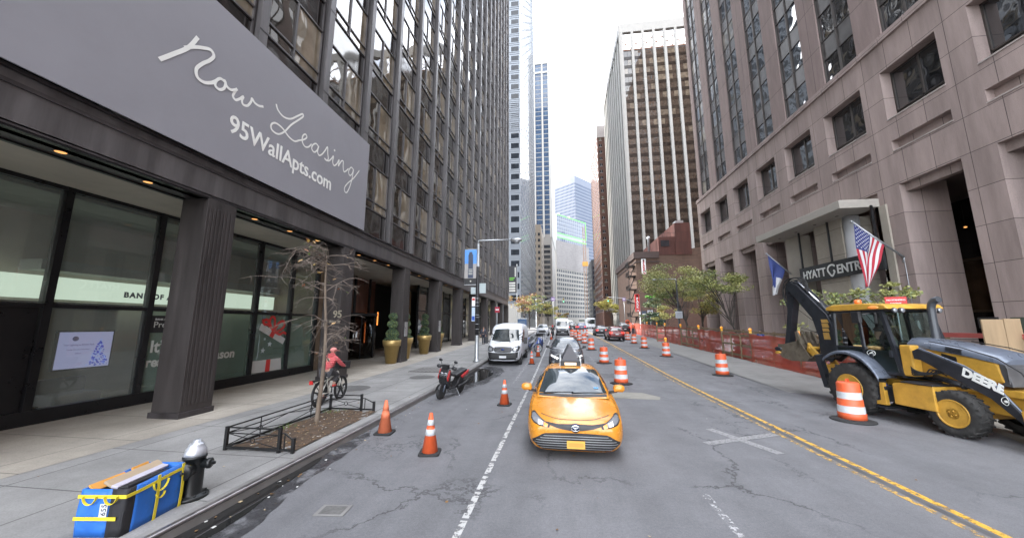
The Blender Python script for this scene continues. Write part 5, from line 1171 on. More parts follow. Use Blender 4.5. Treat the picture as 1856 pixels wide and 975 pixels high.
# cab
g = MB()
A = [(-.70, .62, 1.02), (-.68, .80, 2.72)]
for s_ in (-1, 1):
    g.bar((s_ * .72, .66, 1.0), (s_ * .68, .98, 2.74), .09, .08, 0); g.bar((s_ * .74, 1.52, 1.0), (s_ * .70, 1.60, 2.74), .07, .07); g.bar((s_ * .72, 2.42, 1.35), (s_ * .68, 2.40, 2.74), .1, .1)
    g.bar((s_ * .74, 1.48, 1.66), (s_ * .73, 2.42, 1.66), .05, .04); g.bar((s_ * .72, .68, 1.02), (s_ * .74, 1.55, 1.02), .06, .06); g.bar((s_ * .74, 1.5, 1.0), (s_ * .74, 1.95, 1.42), .06); g.bar((s_ * .74, 1.95, 1.42), (s_ * .72, 2.42, 1.52), .06)
    g.bar((s_ * .70, .95, 2.70), (s_ * .70, 2.42, 2.72), .08)
for (y, z) in ((.66, 1.0), (.98, 2.72), (2.42, 2.72), (2.42, 1.4)): g.bar((-.72, y, z), (.72, y, z), .08)
g.build('cab_frame', JG, t)
g = MB()
def quad(a, b, c, d): g.face([a, b, c, d])
for s_ in (-1, 1):
    quad((s_ * .735, .70, 1.05), (s_ * .745, 1.5, 1.05), (s_ * .715, 1.57, 2.68), (s_ * .695, .99, 2.68)); quad((s_ * .75, 1.58, 1.12), (s_ * .735, 2.38, 1.55), (s_ * .695, 2.36, 2.68), (s_ * .715, 1.63, 2.68))
quad((-.70, .67, 1.05), (.70, .67, 1.05), (.66, .985, 2.68), (-.66, .985, 2.68)); quad((-.68, 2.43, 1.45), (.68, 2.43, 1.45), (.66, 2.42, 2.68), (-.66, 2.42, 2.68))
g.build('cab_glass', BG, t)
g = MB(); g.prism([(.70, 1.02), (1.5, 1.02), (1.5, 1.12), (.72, 1.64)], -.73, -.70, 'x') if False else None
g = MB(); g.box(-.745, -.725, 1.62, 2.35, 1.36, 1.66); g.prism([(1.58, 1.06), (1.95, 1.42), (2.35, 1.5), (2.35, 1.66), (1.56, 1.66)], -.748, -.72, 'x'); g.prism([(.74, 1.05), (1.5, 1.05), (1.53, 1.62), (.84, 1.62)], -.752, -.73, 'x')
door = g.build('door_panel', mat('cab_dark_panel', (.010, .016, .016), .2, .2, var=.1), t)
g = MB(); g.box(-.79, -.75, .80, .86, 1.45, 1.62); g.box(-.79, -.752, 1.3, 1.38, 1.3, 1.5); g.build('handle', JG, door)
g = MB(); g.tube([(-.757, 1.35 + .10 * math.cos(a) * 1.15, 1.52 + .075 * math.sin(a)) for a in [2 * math.pi * i / 24 for i in range(25)]], .008, 5, cap=False)
stag = [(-.07, -.02), (-.03, .0), (.0, .03), (.045, .045), (.06, .03), (.03, .01), (.07, -.015), (.065, -.03), (.02, -.015), (-.02, -.02), (-.06, -.035)]
g.prism([(1.35 - a, 1.52 + b) for a, b in stag], -.760, -.754, 'x'); g.build('door_emblem', LETTER, t)
g = MB(); g.prism([(.72, 2.74), (.80, 2.86), (1.3, 2.92), (2.3, 2.92), (2.58, 2.86), (2.62, 2.76), (2.3, 2.73), (.95, 2.73)], -.80, .80, 'x'); g.build('cab_roof', JY, t, bevel=.03)
for i, (x, y) in enumerate(((-.62, .74), (-.44, .72), (.44, .72), (.62, .74), (-.7, 2.6), (.7, 2.6))):
    g = MB(); s_ = -1 if y < 1 else 1; g.lathe([(.001, s_ * .06), (.06, s_ * .055), (.075, 0), (.04, -s_ * .05)], (x, y, 2.70), 12, axis='y', mats=[1, 0, 0]); g.build('work_light', [BLACKP, LAMPW], t)
g = MB(); g.ball((-.79, 1.08, 2.79), .1, 0, 10, 6, (.35, 1.7, .45)); g.build('marker_light', TURN, t)
g = MB(); g.lathe([(.09, 2.92), (.085, 3.06), (.05, 3.08), (.001, 3.08)], (-.2, 2.05, 0), 12); g.build('beacon', mat('orange_beacon', (.75, .16, .03), .3, var=0, coat=.5), t)
g = MB(); g.box(-1.0, -.90, 1.32, 1.54, 2.38, 2.68); g.tube([(-.7, 1.2, 2.66), (-.9, 1.3, 2.6)], .02, 6); g.build('cab_mirror', BLACKP, t, bevel=.03)
g = MB(); P = catmull([(.15, .52, 1.9), (.15, .52, 2.55), (.15, .50, 2.80), (.15, .42, 2.93), (.15, .30, 2.97)], 5); g.tube(P, .085, 12); g.build('air_intake', mat('stack_grey', (.07, .075, .085), .35, .3, var=.15), t)
g = MB(); g.box(-.28, .28, 1.65, 2.2, 1.15, 1.3); g.box(-.26, .26, 2.12, 2.3, 1.25, 2.0); g.build('seat', BLACKP, t, bevel=.05)
g = MB(); g.tube([(0, .95, 1.2), (0, 1.05, 1.7)], .05, 8); g.tube([(.2 * math.cos(a), 1.08 + .08 * math.sin(a), 1.72 + .18 * math.sin(a)) for a in [2 * math.pi * i / 18 for i in range(19)]], .018, 6, cap=False); g.box(-.6, .6, .70, .9, 1.05, 1.55); g.build('steering_wheel', BLACKP, t)
# rear digging arm
g = MB(); g.box(-.45, .45, 2.85, 3.1, .45, 1.05); g.prism([(3.0, .4), (3.0, 1.2), (3.45, 1.15), (3.5, .55)], -.22, .22, 'x'); g.build('swing_frame', JY, t, bevel=.03)
for s_ in (-1, 1):
    g = MB(); g.bar((s_ * .55, 3.0, .5), (s_ * .75, 3.0, 1.5), .16, .16); g.build('stabiliser', JG, t)
g = MB()
boom = [(3.22, .72), (3.0, 1.0), (2.92, 1.7), (3.18, 2.5), (3.98, 3.50), (4.12, 3.62), (4.26, 3.52), (4.18, 3.30), (3.62, 2.35), (3.44, 1.6), (3.46, .9)]
for x in (-.19, .13): g.prism(boom, x, x + .06, 'x', 0)
g.prism([(3.05, 1.0), (2.97, 1.7), (3.22, 2.45), (3.98, 3.42), (4.1, 3.36), (3.58, 2.4), (3.40, 1.6), (3.40, 1.0)], -.14, .14, 'x', 0); g.build('boom', JG, t, bevel=.012)
g = MB()
for dz, h in ((0, .16), (.2, .14), (.38, .17), (.58, .15)):
    g.prism([(3.17 - .03 * dz - .05, 1.55 + dz), (3.30 + .02 * dz, 1.55 + dz), (3.31 + .02 * dz, 1.55 + dz + h), (3.16, 1.55 + dz + h)], -.196, -.191, 'x')
g.build('boom_decal', mat('decal_ochre', (.45, .27, .07), .5, var=.15), t)
g = MB(); st = [(4.02, 3.62), (4.22, 3.68), (4.36, 3.50), (4.42, 2.6), (4.66, 1.36), (4.52, 1.28), (4.28, 2.4), (4.08, 3.3)]
g.prism(st, -.13, .13, 'x'); g.build('dipper_stick', JG, t, bevel=.015)
g = MB(); g.tube([(0, 3.02, 2.05), (0, 3.42, 2.86)], .075, 10, 0); g.tube([(0, 3.42, 2.86), (0, 4.1, 3.70)], .04, 8, 1); g.tube([(.08, 2.95, 1.4), (.08, 3.1, 2.3), (.08, 3.6, 3.1)], .03, 6, 2)
g.build('boom_cylinder', [JG, ROD, RUBBER], t)
g = MB()
for k in range(6):
    q = random.Random(k); P = catmull([(-.1 + .03 * k, 3.75 + .02 * k, 3.2), (-.2 + .04 * k, 3.9 + q.uniform(-.06, .06), 3.68 + q.uniform(-.06, .08)), (-.22 + .05 * k, 4.25 + q.uniform(0, .1), 3.70 + q.uniform(-.05, .05)), (-.15 + .03 * k, 4.45 + q.uniform(-.05, .1), 3.3 + q.uniform(-.2, .1)), (-.1 + .02 * k, 4.38, 2.7)], 5); g.tube(P, .014, 5)
g.build('hose', RUBBER, t)
g = MB()                                                                       # bucket curled under the arm
bk = [(4.62, 1.30), (4.70, 1.05), (4.55, .72), (4.25, .60), (3.85, .66), (3.72, .80), (3.80, 1.00), (4.05, 1.62), (4.16, 1.60), (4.2, 1.35), (4.45, 1.42)]
outer = [(4.66, 1.34), (4.74, 1.02), (4.56, .70), (4.25, .58), (3.86, .64), (3.70, .84)]
for x in (-.36, .34): g.prism([(4.66, 1.34), (4.74, 1.02), (4.56, .70), (4.25, .58), (3.86, .64), (3.70, .84), (3.98, 1.50)], x, x + .03, 'x')
g.grid([[(x, y, z) for y, z in outer] for x in (-.36, .37)], 0, True); g.grid([[(x, y + .03, z + .03) for y, z in outer] for x in (.37, -.36)], 0, True)
for k in range(5):
    x = -.34 + .16 * k; g.prism([(3.70, .80), (3.68, .90), (3.50, 1.02)], x, x + .07, 'x')
g.build('digging_bucket', JSTEEL, t)
g = MB()
for k in range(4): x = -.34 + .19 * k; g.prism([(3.94, 1.42), (4.04, 1.46), (4.06, 1.72), (4.02, 1.72)], x, x + .08, 'x')
g.box(-.36, .37, 3.98, 4.04, 1.30, 1.5); g.build('bucket_teeth', JSTEEL, t)
g = MB(); g.lathe([(.12, -.42), (.12, .42)], (0, 4.68, 1.18), 14, 0, axis='x'); g.lathe([(.08, -.45), (.08, .45)], (0, 4.68, .98), 12, 1, axis='x'); g.build('bucket_pin', [JG, JY], t)
g = MB(); g.prism([(3.86, 1.45), (3.74, 1.35), (3.42, .95), (3.22, .3), (3.36, .22), (3.56, .75), (3.9, 1.2)], -.26, -.16, 'x'); g.prism([(3.86, 1.45), (3.74, 1.35), (3.42, .95), (3.22, .3), (3.36, .22), (3.56, .75), (3.9, 1.2)], .16, .26, 'x'); g.lathe([(.06, -.3), (.06, .3)], (0, 3.8, 1.3), 10, axis='x'); g.build('bucket_linkage', JY, t, bevel=.01)
# front bucket edge at the frame border
g = MB(); fb = [(-1.45, .62), (-1.62, .75), (-1.9, .72), (-1.95, .30), (-1.85, .10), (-2.5, .04), (-2.5, .0), (-1.7, .02), (-1.5, .2)]
g.prism(fb, -1.1, 1.1, 'x'); g.build('loader_bucket', JY, t, bevel=.015)

def pl(tab, v):
    if v <= tab[0][0]: return tab[0][1] + v - tab[0][0]
    for (a, b), (c, d) in zip(tab, tab[1:]):
        if v <= c: return b + (d - b) * (v - a) / (c - a)
    return tab[-1][1] + v - tab[-1][0]
GY = [(-1.3, -.72), (-1.12, -.56), (-.15, .28), (.62, .98), (.98, 1.36), (1.5, 1.85), (2.42, 2.74), (2.62, 2.86)]
GZ = [(0, 0), (.4, .42), (.95, 1.1), (1.02, 1.2), (1.72, 1.87), (2.02, 2.12), (2.74, 2.86), (2.97, 3.08)]
AY = [(-1.66, -1.02), (-1.12, -.78), (-.55, -.22), (.5, .58), (.62, .70)]
AZ = [(.4, .52), (1.0, 1.05), (1.42, 1.53), (1.72, 1.87)]
RY_ = [(2.8, 3.15), (3.2, 3.5), (3.42, 3.85), (3.86, 4.25), (4.1, 4.72), (4.7, 5.45)]
RZ_ = [(.2, .75), (.58, 1.15), (1.3, 1.62), (1.72, 2.2), (2.5, 2.78), (3.65, 4.02)]
KIND = {}
for n_ in ('loader_arm', 'arm_lettering', 'arm_badge', 'lift_cylinder'): KIND[n_] = 'a'
for n_ in ('boom', 'boom_decal', 'dipper_stick', 'boom_cylinder', 'digging_bucket', 'bucket_teeth', 'bucket_pin', 'bucket_linkage'): KIND[n_] = 'r'
for n_ in ('wheel', 'rim', 'chassis', 'side_tank', 'step', 'step_bracket', 'rear_fender', 'loader_bucket', 'swing_frame', 'stabiliser'): KIND[n_] = 'n'
for o in KIDS(t) + [c for k_ in KIDS(t) for c in KIDS(k_)]:
    nm = o.name.split('.')[0]; k = KIND.get(nm, 'g'); V = o.data.vertices
    if nm == 'hose': k = 'r' if sum(v.co.y for v in V) / len(V) > 2.5 else 'g'
    for v in V:
        y, z = v.co.y, v.co.z
        if k == 'g': v.co.y, v.co.z = pl(GY, y), pl(GZ, z)
        elif k == 'a': v.co.y, v.co.z = pl(AY, y), pl(AZ, z)
        elif k == 'r': v.co.y, v.co.z = pl(RY_, y), pl(RZ_, z)
        elif nm == 'side_tank': v.co.y = y - .2; v.co.z = z + .05
        elif nm == 'rear_fender': v.co.z = z + .22
        elif nm in ('swing_frame', 'stabiliser'): v.co.y = y + .35
        elif nm == 'loader_bucket': v.co.y = y + .28; v.co.z = z * 1.3
# operator
t = thing('person', 'driver in dark clothes and dark cap sitting in the backhoe cab', 'person', (BHL[0] - .058, BHL[1] + .325, .12), R(10))
DRIVER = t
# ------------------------------------------------------------------ people
SKIN = mat('skin', (.36, .21, .15), .55, var=.05)
def skin(name, pts, edges, m, parent, sub=1, root=0):
    """continuous body grown around a joint skeleton: pts = (x, y, z, radius)"""
    me = bpy.data.meshes.new(name); me.from_pydata([p[:3] for p in pts], edges, []); me.materials.append(m)
    o = bpy.data.objects.new(name, me); C.objects.link(o); o.parent = parent
    q = o.modifiers.new('skin', 'SKIN'); q.use_smooth_shade = True
    for i, p in enumerate(pts):
        r = p[3]; me.skin_vertices[0].data[i].radius = r if isinstance(r, tuple) else (r, r)
    me.skin_vertices[0].data[root].use_root = True
    if sub: s_ = o.modifiers.new('sub', 'SUBSURF'); s_.levels = sub; s_.render_levels = sub
    return o
def chain(n, start=0): return [(start + i, start + i + 1) for i in range(n - 1)]
def figure(t, pelvis, chest, neck, head, arms, legs, cloth_top, cloth_leg, shoe, cap=None, hood=None, hair=None, k=1.):
    """body skeleton plus clothes; arms/legs: lists of joints for each side"""
    P = [(*pelvis, .13 * k), (*chest, .14 * k), (*neck, .055 * k), (*head, (.082 * k, .10 * k))]; E = [(0, 1), (1, 2), (2, 3)]
    top = Vector(head) + (Vector(head) - Vector(neck)).normalized() * .09 * k; P.append((*top, .075 * k)); E.append((3, 4))
    for a in arms:
        i = len(P); P += [(*a[0], .055 * k), (*a[1], .042 * k), (*a[2], .030 * k), (*a[3], .034 * k)]; E += [(1, i), (i, i + 1), (i + 1, i + 2), (i + 2, i + 3)]
    for a in legs:
        i = len(P); P += [(*a[0], .085 * k), (*a[1], .06 * k), (*a[2], .042 * k), (*a[3], .035 * k)]; E += [(0, i), (i, i + 1), (i + 1, i + 2), (i + 2, i + 3)]
    body = skin('body', P, E, SKIN, t)
    J = [(*pelvis, (.155 * k, .14 * k)), (*chest, (.17 * k, .15 * k)), (*neck, .085 * k)]; E = [(0, 1), (1, 2)]
    for a in arms: i = len(J); J += [(*a[0], .075 * k), (*a[1], .062 * k), (*a[2], .046 * k)]; E += [(1, i), (i, i + 1), (i + 1, i + 2)]
    skin('jacket', J, E, cloth_top, t)
    L = [(*pelvis, .15 * k)]; E = []
    for a in legs: i = len(L); L += [(*a[0], .105 * k), (*a[1], .08 * k), (*a[2], .06 * k)]; E += [(0, i), (i, i + 1), (i + 1, i + 2)]
    skin('trousers', L, E, cloth_leg, t)
    for a in legs:
        d = (Vector(a[3]) - Vector(a[2])); f = a[4] if len(a) > 4 else (0, .12, 0); g = MB(); b = Vector(a[3])
        g.ball(b + Vector(f) * .45, .06 * k, 0, 10, 6, (.75 + abs(f[0]) * 7, .75 + abs(f[1]) * 9, .7)); g.build('shoe', shoe, t)
    for a in arms:
        d = (Vector(a[3]) - Vector(a[2])).normalized(); s_ = d.cross(Vector((0, 0, 1))).normalized()
        for i in range(5):
            g = MB(); o0 = Vector(a[3]) + s_ * (.018 * (i - 2)) * k; l_ = (.05, .065, .07, .065, .05)[i] * k
            g.tube([o0, o0 + d * l_ * .6, o0 + d * l_ + Vector((0, 0, -.025 * k))], .0095 * k, 6); g.build('finger', a[4] if len(a) > 4 else SKIN, body)
    f = (Vector((0, 1, 0)))
    return body
# driver
d = DRIVER; DK = mat('dark_jacket', (.014, .017, .02), .8, var=.2); DJ = mat('dark_jeans', (.03, .035, .05), .85, var=.2)
figure(d, (0, 1.98, 1.42), (0, 1.92, 1.78), (0, 1.86, 1.98), (0, 1.80, 2.12), [[(-.2, 1.88, 1.86), (-.3, 1.62, 1.66), (-.2, 1.32, 1.68), (-.17, 1.24, 1.70)], [(.2, 1.88, 1.86), (.3, 1.62, 1.66), (.2, 1.32, 1.68), (.17, 1.24, 1.70)]],
       [[(-.12, 1.9, 1.38), (-.16, 1.45, 1.42), (-.16, 1.25, 1.12), (-.16, 1.18, 1.06), (0, -.12, 0)], [(.12, 1.9, 1.38), (.16, 1.45, 1.42), (.16, 1.25, 1.12), (.16, 1.18, 1.06), (0, -.12, 0)]], DK, DJ, BLACKP, k=.95)
g = MB(); g.ball((0, 1.79, 2.19), .115, 0, 14, 8, (.85, 1, .65)); g.box(-.07, .07, 1.60, 1.72, 2.165, 2.18); g.build('cap', BLACKP, d)
# ------------------------------------------------------------------ bicycles
def bike(name, label, cat, loc, rz, frame_m, wheel_m, five=True, basket=False, fender=None, group=None):
    t = thing(name, label, cat, loc, rz, group); r = .335
    for y in (0, 1.12):
        g = MB(); P = [(0, y + r * math.cos(a), r + r * math.sin(a)) for a in [2 * math.pi * i / 32 for i in range(33)]]; g.tube(P, .03, 8, 0, cap=False)
        w = g.build('wheel', RUBBER, t)
        g = MB(); g.tube([(0, y + (r - .045) * math.cos(a), r + (r - .045) * math.sin(a)) for a in [2 * math.pi * i / 32 for i in range(33)]], .018, 6, 0, cap=False)
        n = 5 if five else 12
        for k in range(n):
            a = 2 * math.pi * k / n + .3; g.bar((0, y, r), (0, y + (r - .05) * math.cos(a), r + (r - .05) * math.sin(a)), .045 if five else .006, .03 if five else .006, up=(1, 0, 0))
        g.lathe([(.05, -.05), (.05, .05)], (0, y, r), 12, axis='x'); g.build('rim', wheel_m, w)
    g = MB(); bb = (0, .45, .30); st = (0, .30, .80); hd = (0, .88, .86); hb = (0, .93, .70)
    g.tube([bb, st], .022, 8); g.tube([hb, bb], .034, 8); g.tube([(0, .33, .66), hd], .028, 8); g.tube([hd, hb], .03, 8)
    for s_ in (-.06, .06): g.tube([(s_ * .6, .45, .30), (s_, 0, r)], .013, 6); g.tube([(s_ * .4, .32, .70), (s_, 0, r)], .012, 6); g.tube([(s_ * .6, .95, .66), (s_, 1.12, r)], .017, 6)
    g.build('frame', frame_m, t)
    g = MB(); g.tube([(0, .90, .86), (0, .89, 1.0)], .018, 6); g.tube([(-.30, .76, 1.02), (-.15, .88, 1.03), (.15, .88, 1.03), (.30, .76, 1.02)], .014, 6); g.build('handlebar', BLACKM, t)
    g = MB(); g.ball((0, .28, .86), .1, 0, 10, 6, (.8, 1.35, .4)); g.build('saddle', BLACKP, t)
    g = MB(); g.lathe([(.08, -.03), (.08, -.02)], bb, 16, axis='x'); g.bar((-.09, .45, .3), (-.09, .45, .13), .02); g.bar((.09, .45, .3), (.09, .45, .47), .02); g.box(-.16, -.07, .40, .50, .115, .14); g.box(.07, .16, .40, .50, .46, .485); g.build('crank', BLACKM, t)
    if basket:
        g = MB(); g.prism([(1.0, .92), (1.28, .92), (1.32, 1.14), (.97, 1.14)], -.17, .17, 'x'); g.build('basket', BLACKP, t)
        g = MB(); g.box(-.06, .06, -.42, .22, .72, .75); g.bar((0, -.30, .72), (0, -.02, .40), .015); g.box(-.05, .05, -.44, -.40, .66, .76, 1); g.build('rear_rack', [BLACKM, TAIL], t)
    if fender:
        for y in (0, 1.12):
            g = MB(); a0, a1 = (R(20), R(175)) if y else (R(5), R(160)); Q = [(y + (r + .055) * math.cos(a0 + (a1 - a0) * i / 12), r + (r + .055) * math.sin(a0 + (a1 - a0) * i / 12)) for i in range(13)]
            g.grid([[(-.05, a, b), (0, a * 1.0, b + .02), (.05, a, b)] for a, b in Q], 0); g.build('mudguard', fender, t, solid=.006)
    return t
WHB = paint('bike_white', (.62, .61, .56), .4, .06, .3)
BKL = (-6.86, 9.62, KZ)
bike('electric_bicycle', 'white electric bicycle with black five spoke wheels and front basket ridden on the sidewalk', 'bicycle', BKL, R(4), WHB, BLACKP, True, True)
t = thing('person', 'cyclist in a pink red puffer jacket and pink cap riding the white bicycle away', 'person', BKL, R(4))
PUFF = mat('puffer_red', (.52, .085, .095), .65, var=.08, vscale=6); m_ = PUFF.node_tree
wv = m_.nodes.new('ShaderNodeTexWave'); wv.wave_type = 'BANDS'; wv.bands_direction = 'Z'; wv.inputs['Scale'].default_value = 5.2; wv.inputs['Distortion'].default_value = .6
tcx = m_.nodes.new('ShaderNodeTexCoord'); m_.links.new(tcx.outputs['Object'], wv.inputs[0]); bpx = m_.nodes.new('ShaderNodeBump'); bpx.inputs['Strength'].default_value = .7; bpx.inputs['Distance'].default_value = .03
m_.links.new(wv.outputs[1], bpx.inputs['Height']); m_.links.new(bpx.outputs[0], m_.nodes['Principled BSDF'].inputs['Normal'])
PINK = mat('pink_cotton', (.55, .22, .20), .8, var=.06); CAMO = mat('camo_trousers', (.055, .055, .06), .85, var=.6, vscale=14)
GLV = BLACKP
figure(t, (0, .27, .93), (0, .40, 1.22), (0, .50, 1.38), (0, .555, 1.475), [[(-.19, .42, 1.29), (-.27, .60, 1.10), (-.29, .74, 1.03), (-.29, .80, 1.03), GLV], [(.19, .42, 1.29), (.27, .60, 1.10), (.29, .74, 1.03), (.29, .80, 1.03), GLV]],
       [[(-.09, .32, .90), (-.12, .58, .62), (-.12, .43, .26), (-.12, .43, .17), (0, .12, 0)], [(.09, .32, .90), (.12, .66, .80), (.12, .50, .58), (.12, .47, .50), (0, .12, 0)]], PUFF, CAMO, REDD, k=.95)
g = MB(); g.ball((0, .55, 1.53), .105, 0, 14, 8, (.9, 1.05, .75)); g.prism([(.63, 1.535), (.78, 1.50), (.78, 1.485), (.60, 1.50)], -.07, .07, 'x'); g.build('cap', PINK, t)
g = MB(); g.ball((0, .45, 1.37), .12, 0, 12, 8, (1.15, .8, .75)); g.build('hood', PUFF, t)
g = MB(); g.tube([(-.15, .5, 1.32), (0, .28, 1.28), (.12, .30, 1.10), (.16, .36, 1.0)], .014, 6); g.build('shoulder_strap', BLACKP, t)
HB = mat('hire_bike_blue', (.012, .08, .42), .4, var=.08, coat=.3)
b0 = bike('hire_bicycle', 'blue hire bicycle standing nearest behind the parked white van', 'bicycle', (-2.75, 28.0, gz(28.0)), R(-62), mat('bike_grey', (.25, .26, .28), .4, .5, var=.1), GALV, False, False, HB, 'blue hire bicycles docked at the kerb')
for i in range(1, 9): dup(b0, (-2.75 - .03 * i, 28.0 + .85 * i, gz(28.0 + .85 * i)), R(-62 + (i * 7) % 5 - 2), 'blue hire bicycle inside the docked row beyond the parked van')
t = thing('bicycle_dock', 'long low dock rail holding the blue hire bicycles', 'bike dock', (-3.35, 31.9, gz(32)))
g = MB(); g.box(-.35, .35, -4.5, 4.5, 0, .06)
for i in range(10): g.box(-.12, .12, -4.2 + .85 * i, -4.08 + .85 * i, .06, .8)
g.build('rail', mat('dock_grey', (.10, .105, .11), .5, .3, var=.1), t)
t = thing('parking_kiosk', 'blue and grey street kiosk beside the far end of the hire bicycles', 'kiosk', (-5.3, 50, gz(50) + KZ))
g = MB(); g.box(-.6, .6, -.4, .4, 0, 2.3); g.build('cabinet', mat('kiosk_blue', (.03, .10, .25), .4, var=.1), t, bevel=.04)
g = MB(); g.box(-.7, .7, -.5, .5, 2.3, 2.45); g.build('roof', GALV, t)
g = MB(); g.box(-.5, .5, -.42, -.4, .9, 2.1); g.build('display', mat('kiosk_face', (.1, .16, .26), .3, var=.1), t)
# ------------------------------------------------------------------ scooter
t = thing('motor_scooter', 'black and red motor scooter parked on its stand in the gutter', 'scooter', (-4.0, 11.75, 0), R(-14))
RS = paint('scooter_red', (.42, .015, .015), .3, .05, .7)
for y in (0, 1.28):
    g = MB(); g.lathe([(.13, -.055), (.20, -.06), (.24, -.035), (.245, 0), (.24, .035), (.20, .06), (.13, .055)], (0, y, .245), 24, axis='x'); w = g.build('wheel', RUBBER, t)
    g = MB(); g.lathe([(.14, -.04), (.13, -.03), (.05, -.05), (.05, .05), (.13, .03), (.14, .04)], (0, y, .245), 16, axis='x'); g.build('rim', BLACKM, w)
g = MB()
for s_ in (-.075, .075): g.tube([(s_, 0, .25), (s_ * .9, .12, .62)], .025, 8)
g.build('fork', JS, t)
g = MB(); Q = [(-.26 * math.cos(a), .245 + .28 * math.sin(a)) for a in [R(20 + 12 * i) for i in range(11)]]; g.grid([[(-.09, a, b - .03), (0, a, b + .02), (.09, a, b - .03)] for a, b in Q], 0); g.build('front_mudguard', BLACKP, t, solid=.008)
g = MB(); g.prism([(.02, .52), (-.02, .72), (.06, .98), (.16, 1.0), (.26, .72), (.30, .40), (.20, .36)], -.17, .17, 'x'); g.build('leg_shield', BLACKP, t, bevel=.04)
for s_ in (-1, 1):
    g = MB(); g.prism([(.0, .62), (-.03, .70), (.06, .96), (.11, .95), (.10, .74), (.06, .60)], s_ * .165, s_ * .195, 'x'); g.build('side_panel', RS, t, bevel=.006)
    g = MB(); g.prism([(.95, .66), (1.35, .80), (1.5, .84), (1.42, .70), (1.05, .58)], s_ * .13, s_ * .17, 'x'); g.build('rear_panel', RS, t, bevel=.008)
    g = MB(); g.tube([(s_ * .2, .18, 1.03), (s_ * .27, .2, 1.18)], .01, 5); g.ball((s_ * .30, .2, 1.23), .07, 0, 10, 6, (1.1, .3, .7)); g.build('mirror', BLACKP, t)
    g = MB(); g.ball((s_ * .3, .15, 1.03), .1, 0, 10, 6, (1.0, .7, .65)); g.build('hand_guard', BLACKP, t)
    g = MB(); g.tube([(s_ * .18, .42, .32), (s_ * .1, 1.1, .5), (s_ * .09, 1.28, .7)], .02, 6); g.build('frame_rail', BLACKM, t)
g = MB(); g.tube([(-.3, .22, 1.03), (0, .14, 1.01), (.3, .22, 1.03)], .018, 6); g.box(-.1, .1, .02, .16, .98, 1.12); g.build('handlebar', BLACKM, t)
g = MB(); g.lathe([(.001, -.02), (.07, -.015), (.08, .05)], (-.075, -.01, .80), 14, 0, axis='y'); g.lathe([(.001, -.02), (.07, -.015), (.08, .05)], (.075, -.01, .80), 14, 0, axis='y'); g.build('headlight', LAMPW, t)
g = MB()
for z in (.66, .72, .78, .84): g.tube([(-.15, -.05, z), (0, -.09, z), (.15, -.05, z)], .012, 5)
g.build('front_rack', BLACKM, t)
g = MB(); g.prism([(.62, .74), (1.0, .82), (1.42, .88), (1.4, .78), (.95, .66), (.66, .64)], -.14, .14, 'x'); g.build('seat', BLACKP, t, bevel=.04)
g = MB(); g.box(-.15, .15, .3, .8, .28, .36); g.prism([(.75, .32), (1.0, .66), (1.3, .7), (1.2, .34)], -.12, .12, 'x'); g.build('body', BLACKP, t, bevel=.03)
g = MB(); g.tube([(.15, .8, .32), (.19, 1.1, .36), (.19, 1.5, .46)], .055, 10); g.build('exhaust', BLACKM, t)
g = MB(); g.bar((.12, .75, .3), (.30, .78, 0.01), .02); g.build('side_stand', GALV, t)
t.rotation_euler = (0, R(7), R(-14))

# ------------------------------------------------------------------ drums and cones
ORG = mat('drum_orange', (.62, .105, .035), .5, var=.1, vscale=5, stain=.25, sscale=4); REFW = mat('reflective_white', (.45, .47, .49), .4, var=.12, vscale=9, stain=.3, sscale=5)
CONEO = mat('cone_orange', (.72, .12, .04), .5, var=.08, vscale=4, stain=.15, sscale=5); CONEF = mat('faded_cone_orange', (.60, .16, .075), .65, var=.12, vscale=4, stain=.2)
def make_drum(label, loc, light=False):
    t = thing('traffic_drum', label, 'traffic drum', loc, rnd.uniform(0, 6), 'orange and white drums along the road')
    g = MB(); pr = [(.285, .04), (.285, .20), (.272, .21), (.27, .37), (.258, .38), (.256, .54), (.246, .55), (.244, .71), (.236, .72), (.232, .93), (.205, .965), (.001, .965)]
    g.lathe(pr, n=26, mats=[0, 0, 1, 1, 0, 0, 1, 1, 0, 0, 0]); g.build('drum', [ORG, REFW], t)
    g = MB(); g.lathe([(.46, 0), (.46, .025), (.34, .055), (.30, .06)], n=26); g.build('rubber_base', RUBBER, t)
    g = MB(); g.bar((-.07, 0, .96), (-.06, 0, 1.03), .03, .03); g.bar((.07, 0, .96), (.06, 0, 1.03), .03, .03); g.bar((-.07, 0, 1.03), (.07, 0, 1.03), .03, .03); g.build('handle', ORG, t)
    t.rotation_euler = (rnd.uniform(-.02, .02), rnd.uniform(-.02, .02), rnd.uniform(0, 6)); return t
DR = [(7.45, 10.65, 'large orange and white drum in front of the backhoe rear wheel'), (7.64, 18.49, 'second drum from the backhoe along the orange fence'), (7.36, 26.48, 'drum with an amber lamp on top before the orange fence'), (7.36, 33.03, 'fourth drum from the backhoe in the right hand row'),
      (7.6, 38.6, 'fifth drum from the backhoe in the right hand row'), (7.95, 44.1, 'sixth drum from the backhoe close to the orange worker'), (8.1, 49.2, 'farthest drum of the right hand row beside the red SUV'), (8.5, 55, 'small drum partly behind the farthest right hand drum'),
      (2.48, 15.65, 'nearest drum of the left row just right of the taxi'), (2.6, 22.4, 'second nearest drum of the left row right of the grey SUV'), (2.59, 31, 'third drum of the left row'), (2.5, 38.3, 'fourth drum of the left row'),
      (2.2, 42.5, 'fifth drum of the left row'), (1.95, 46.8, 'sixth drum of the left row before the striped barrier'), (1.6, 50, 'farthest drum at the left end of the striped barrier'), (3.6, 51, 'drum at the right end of the striped barrier')]
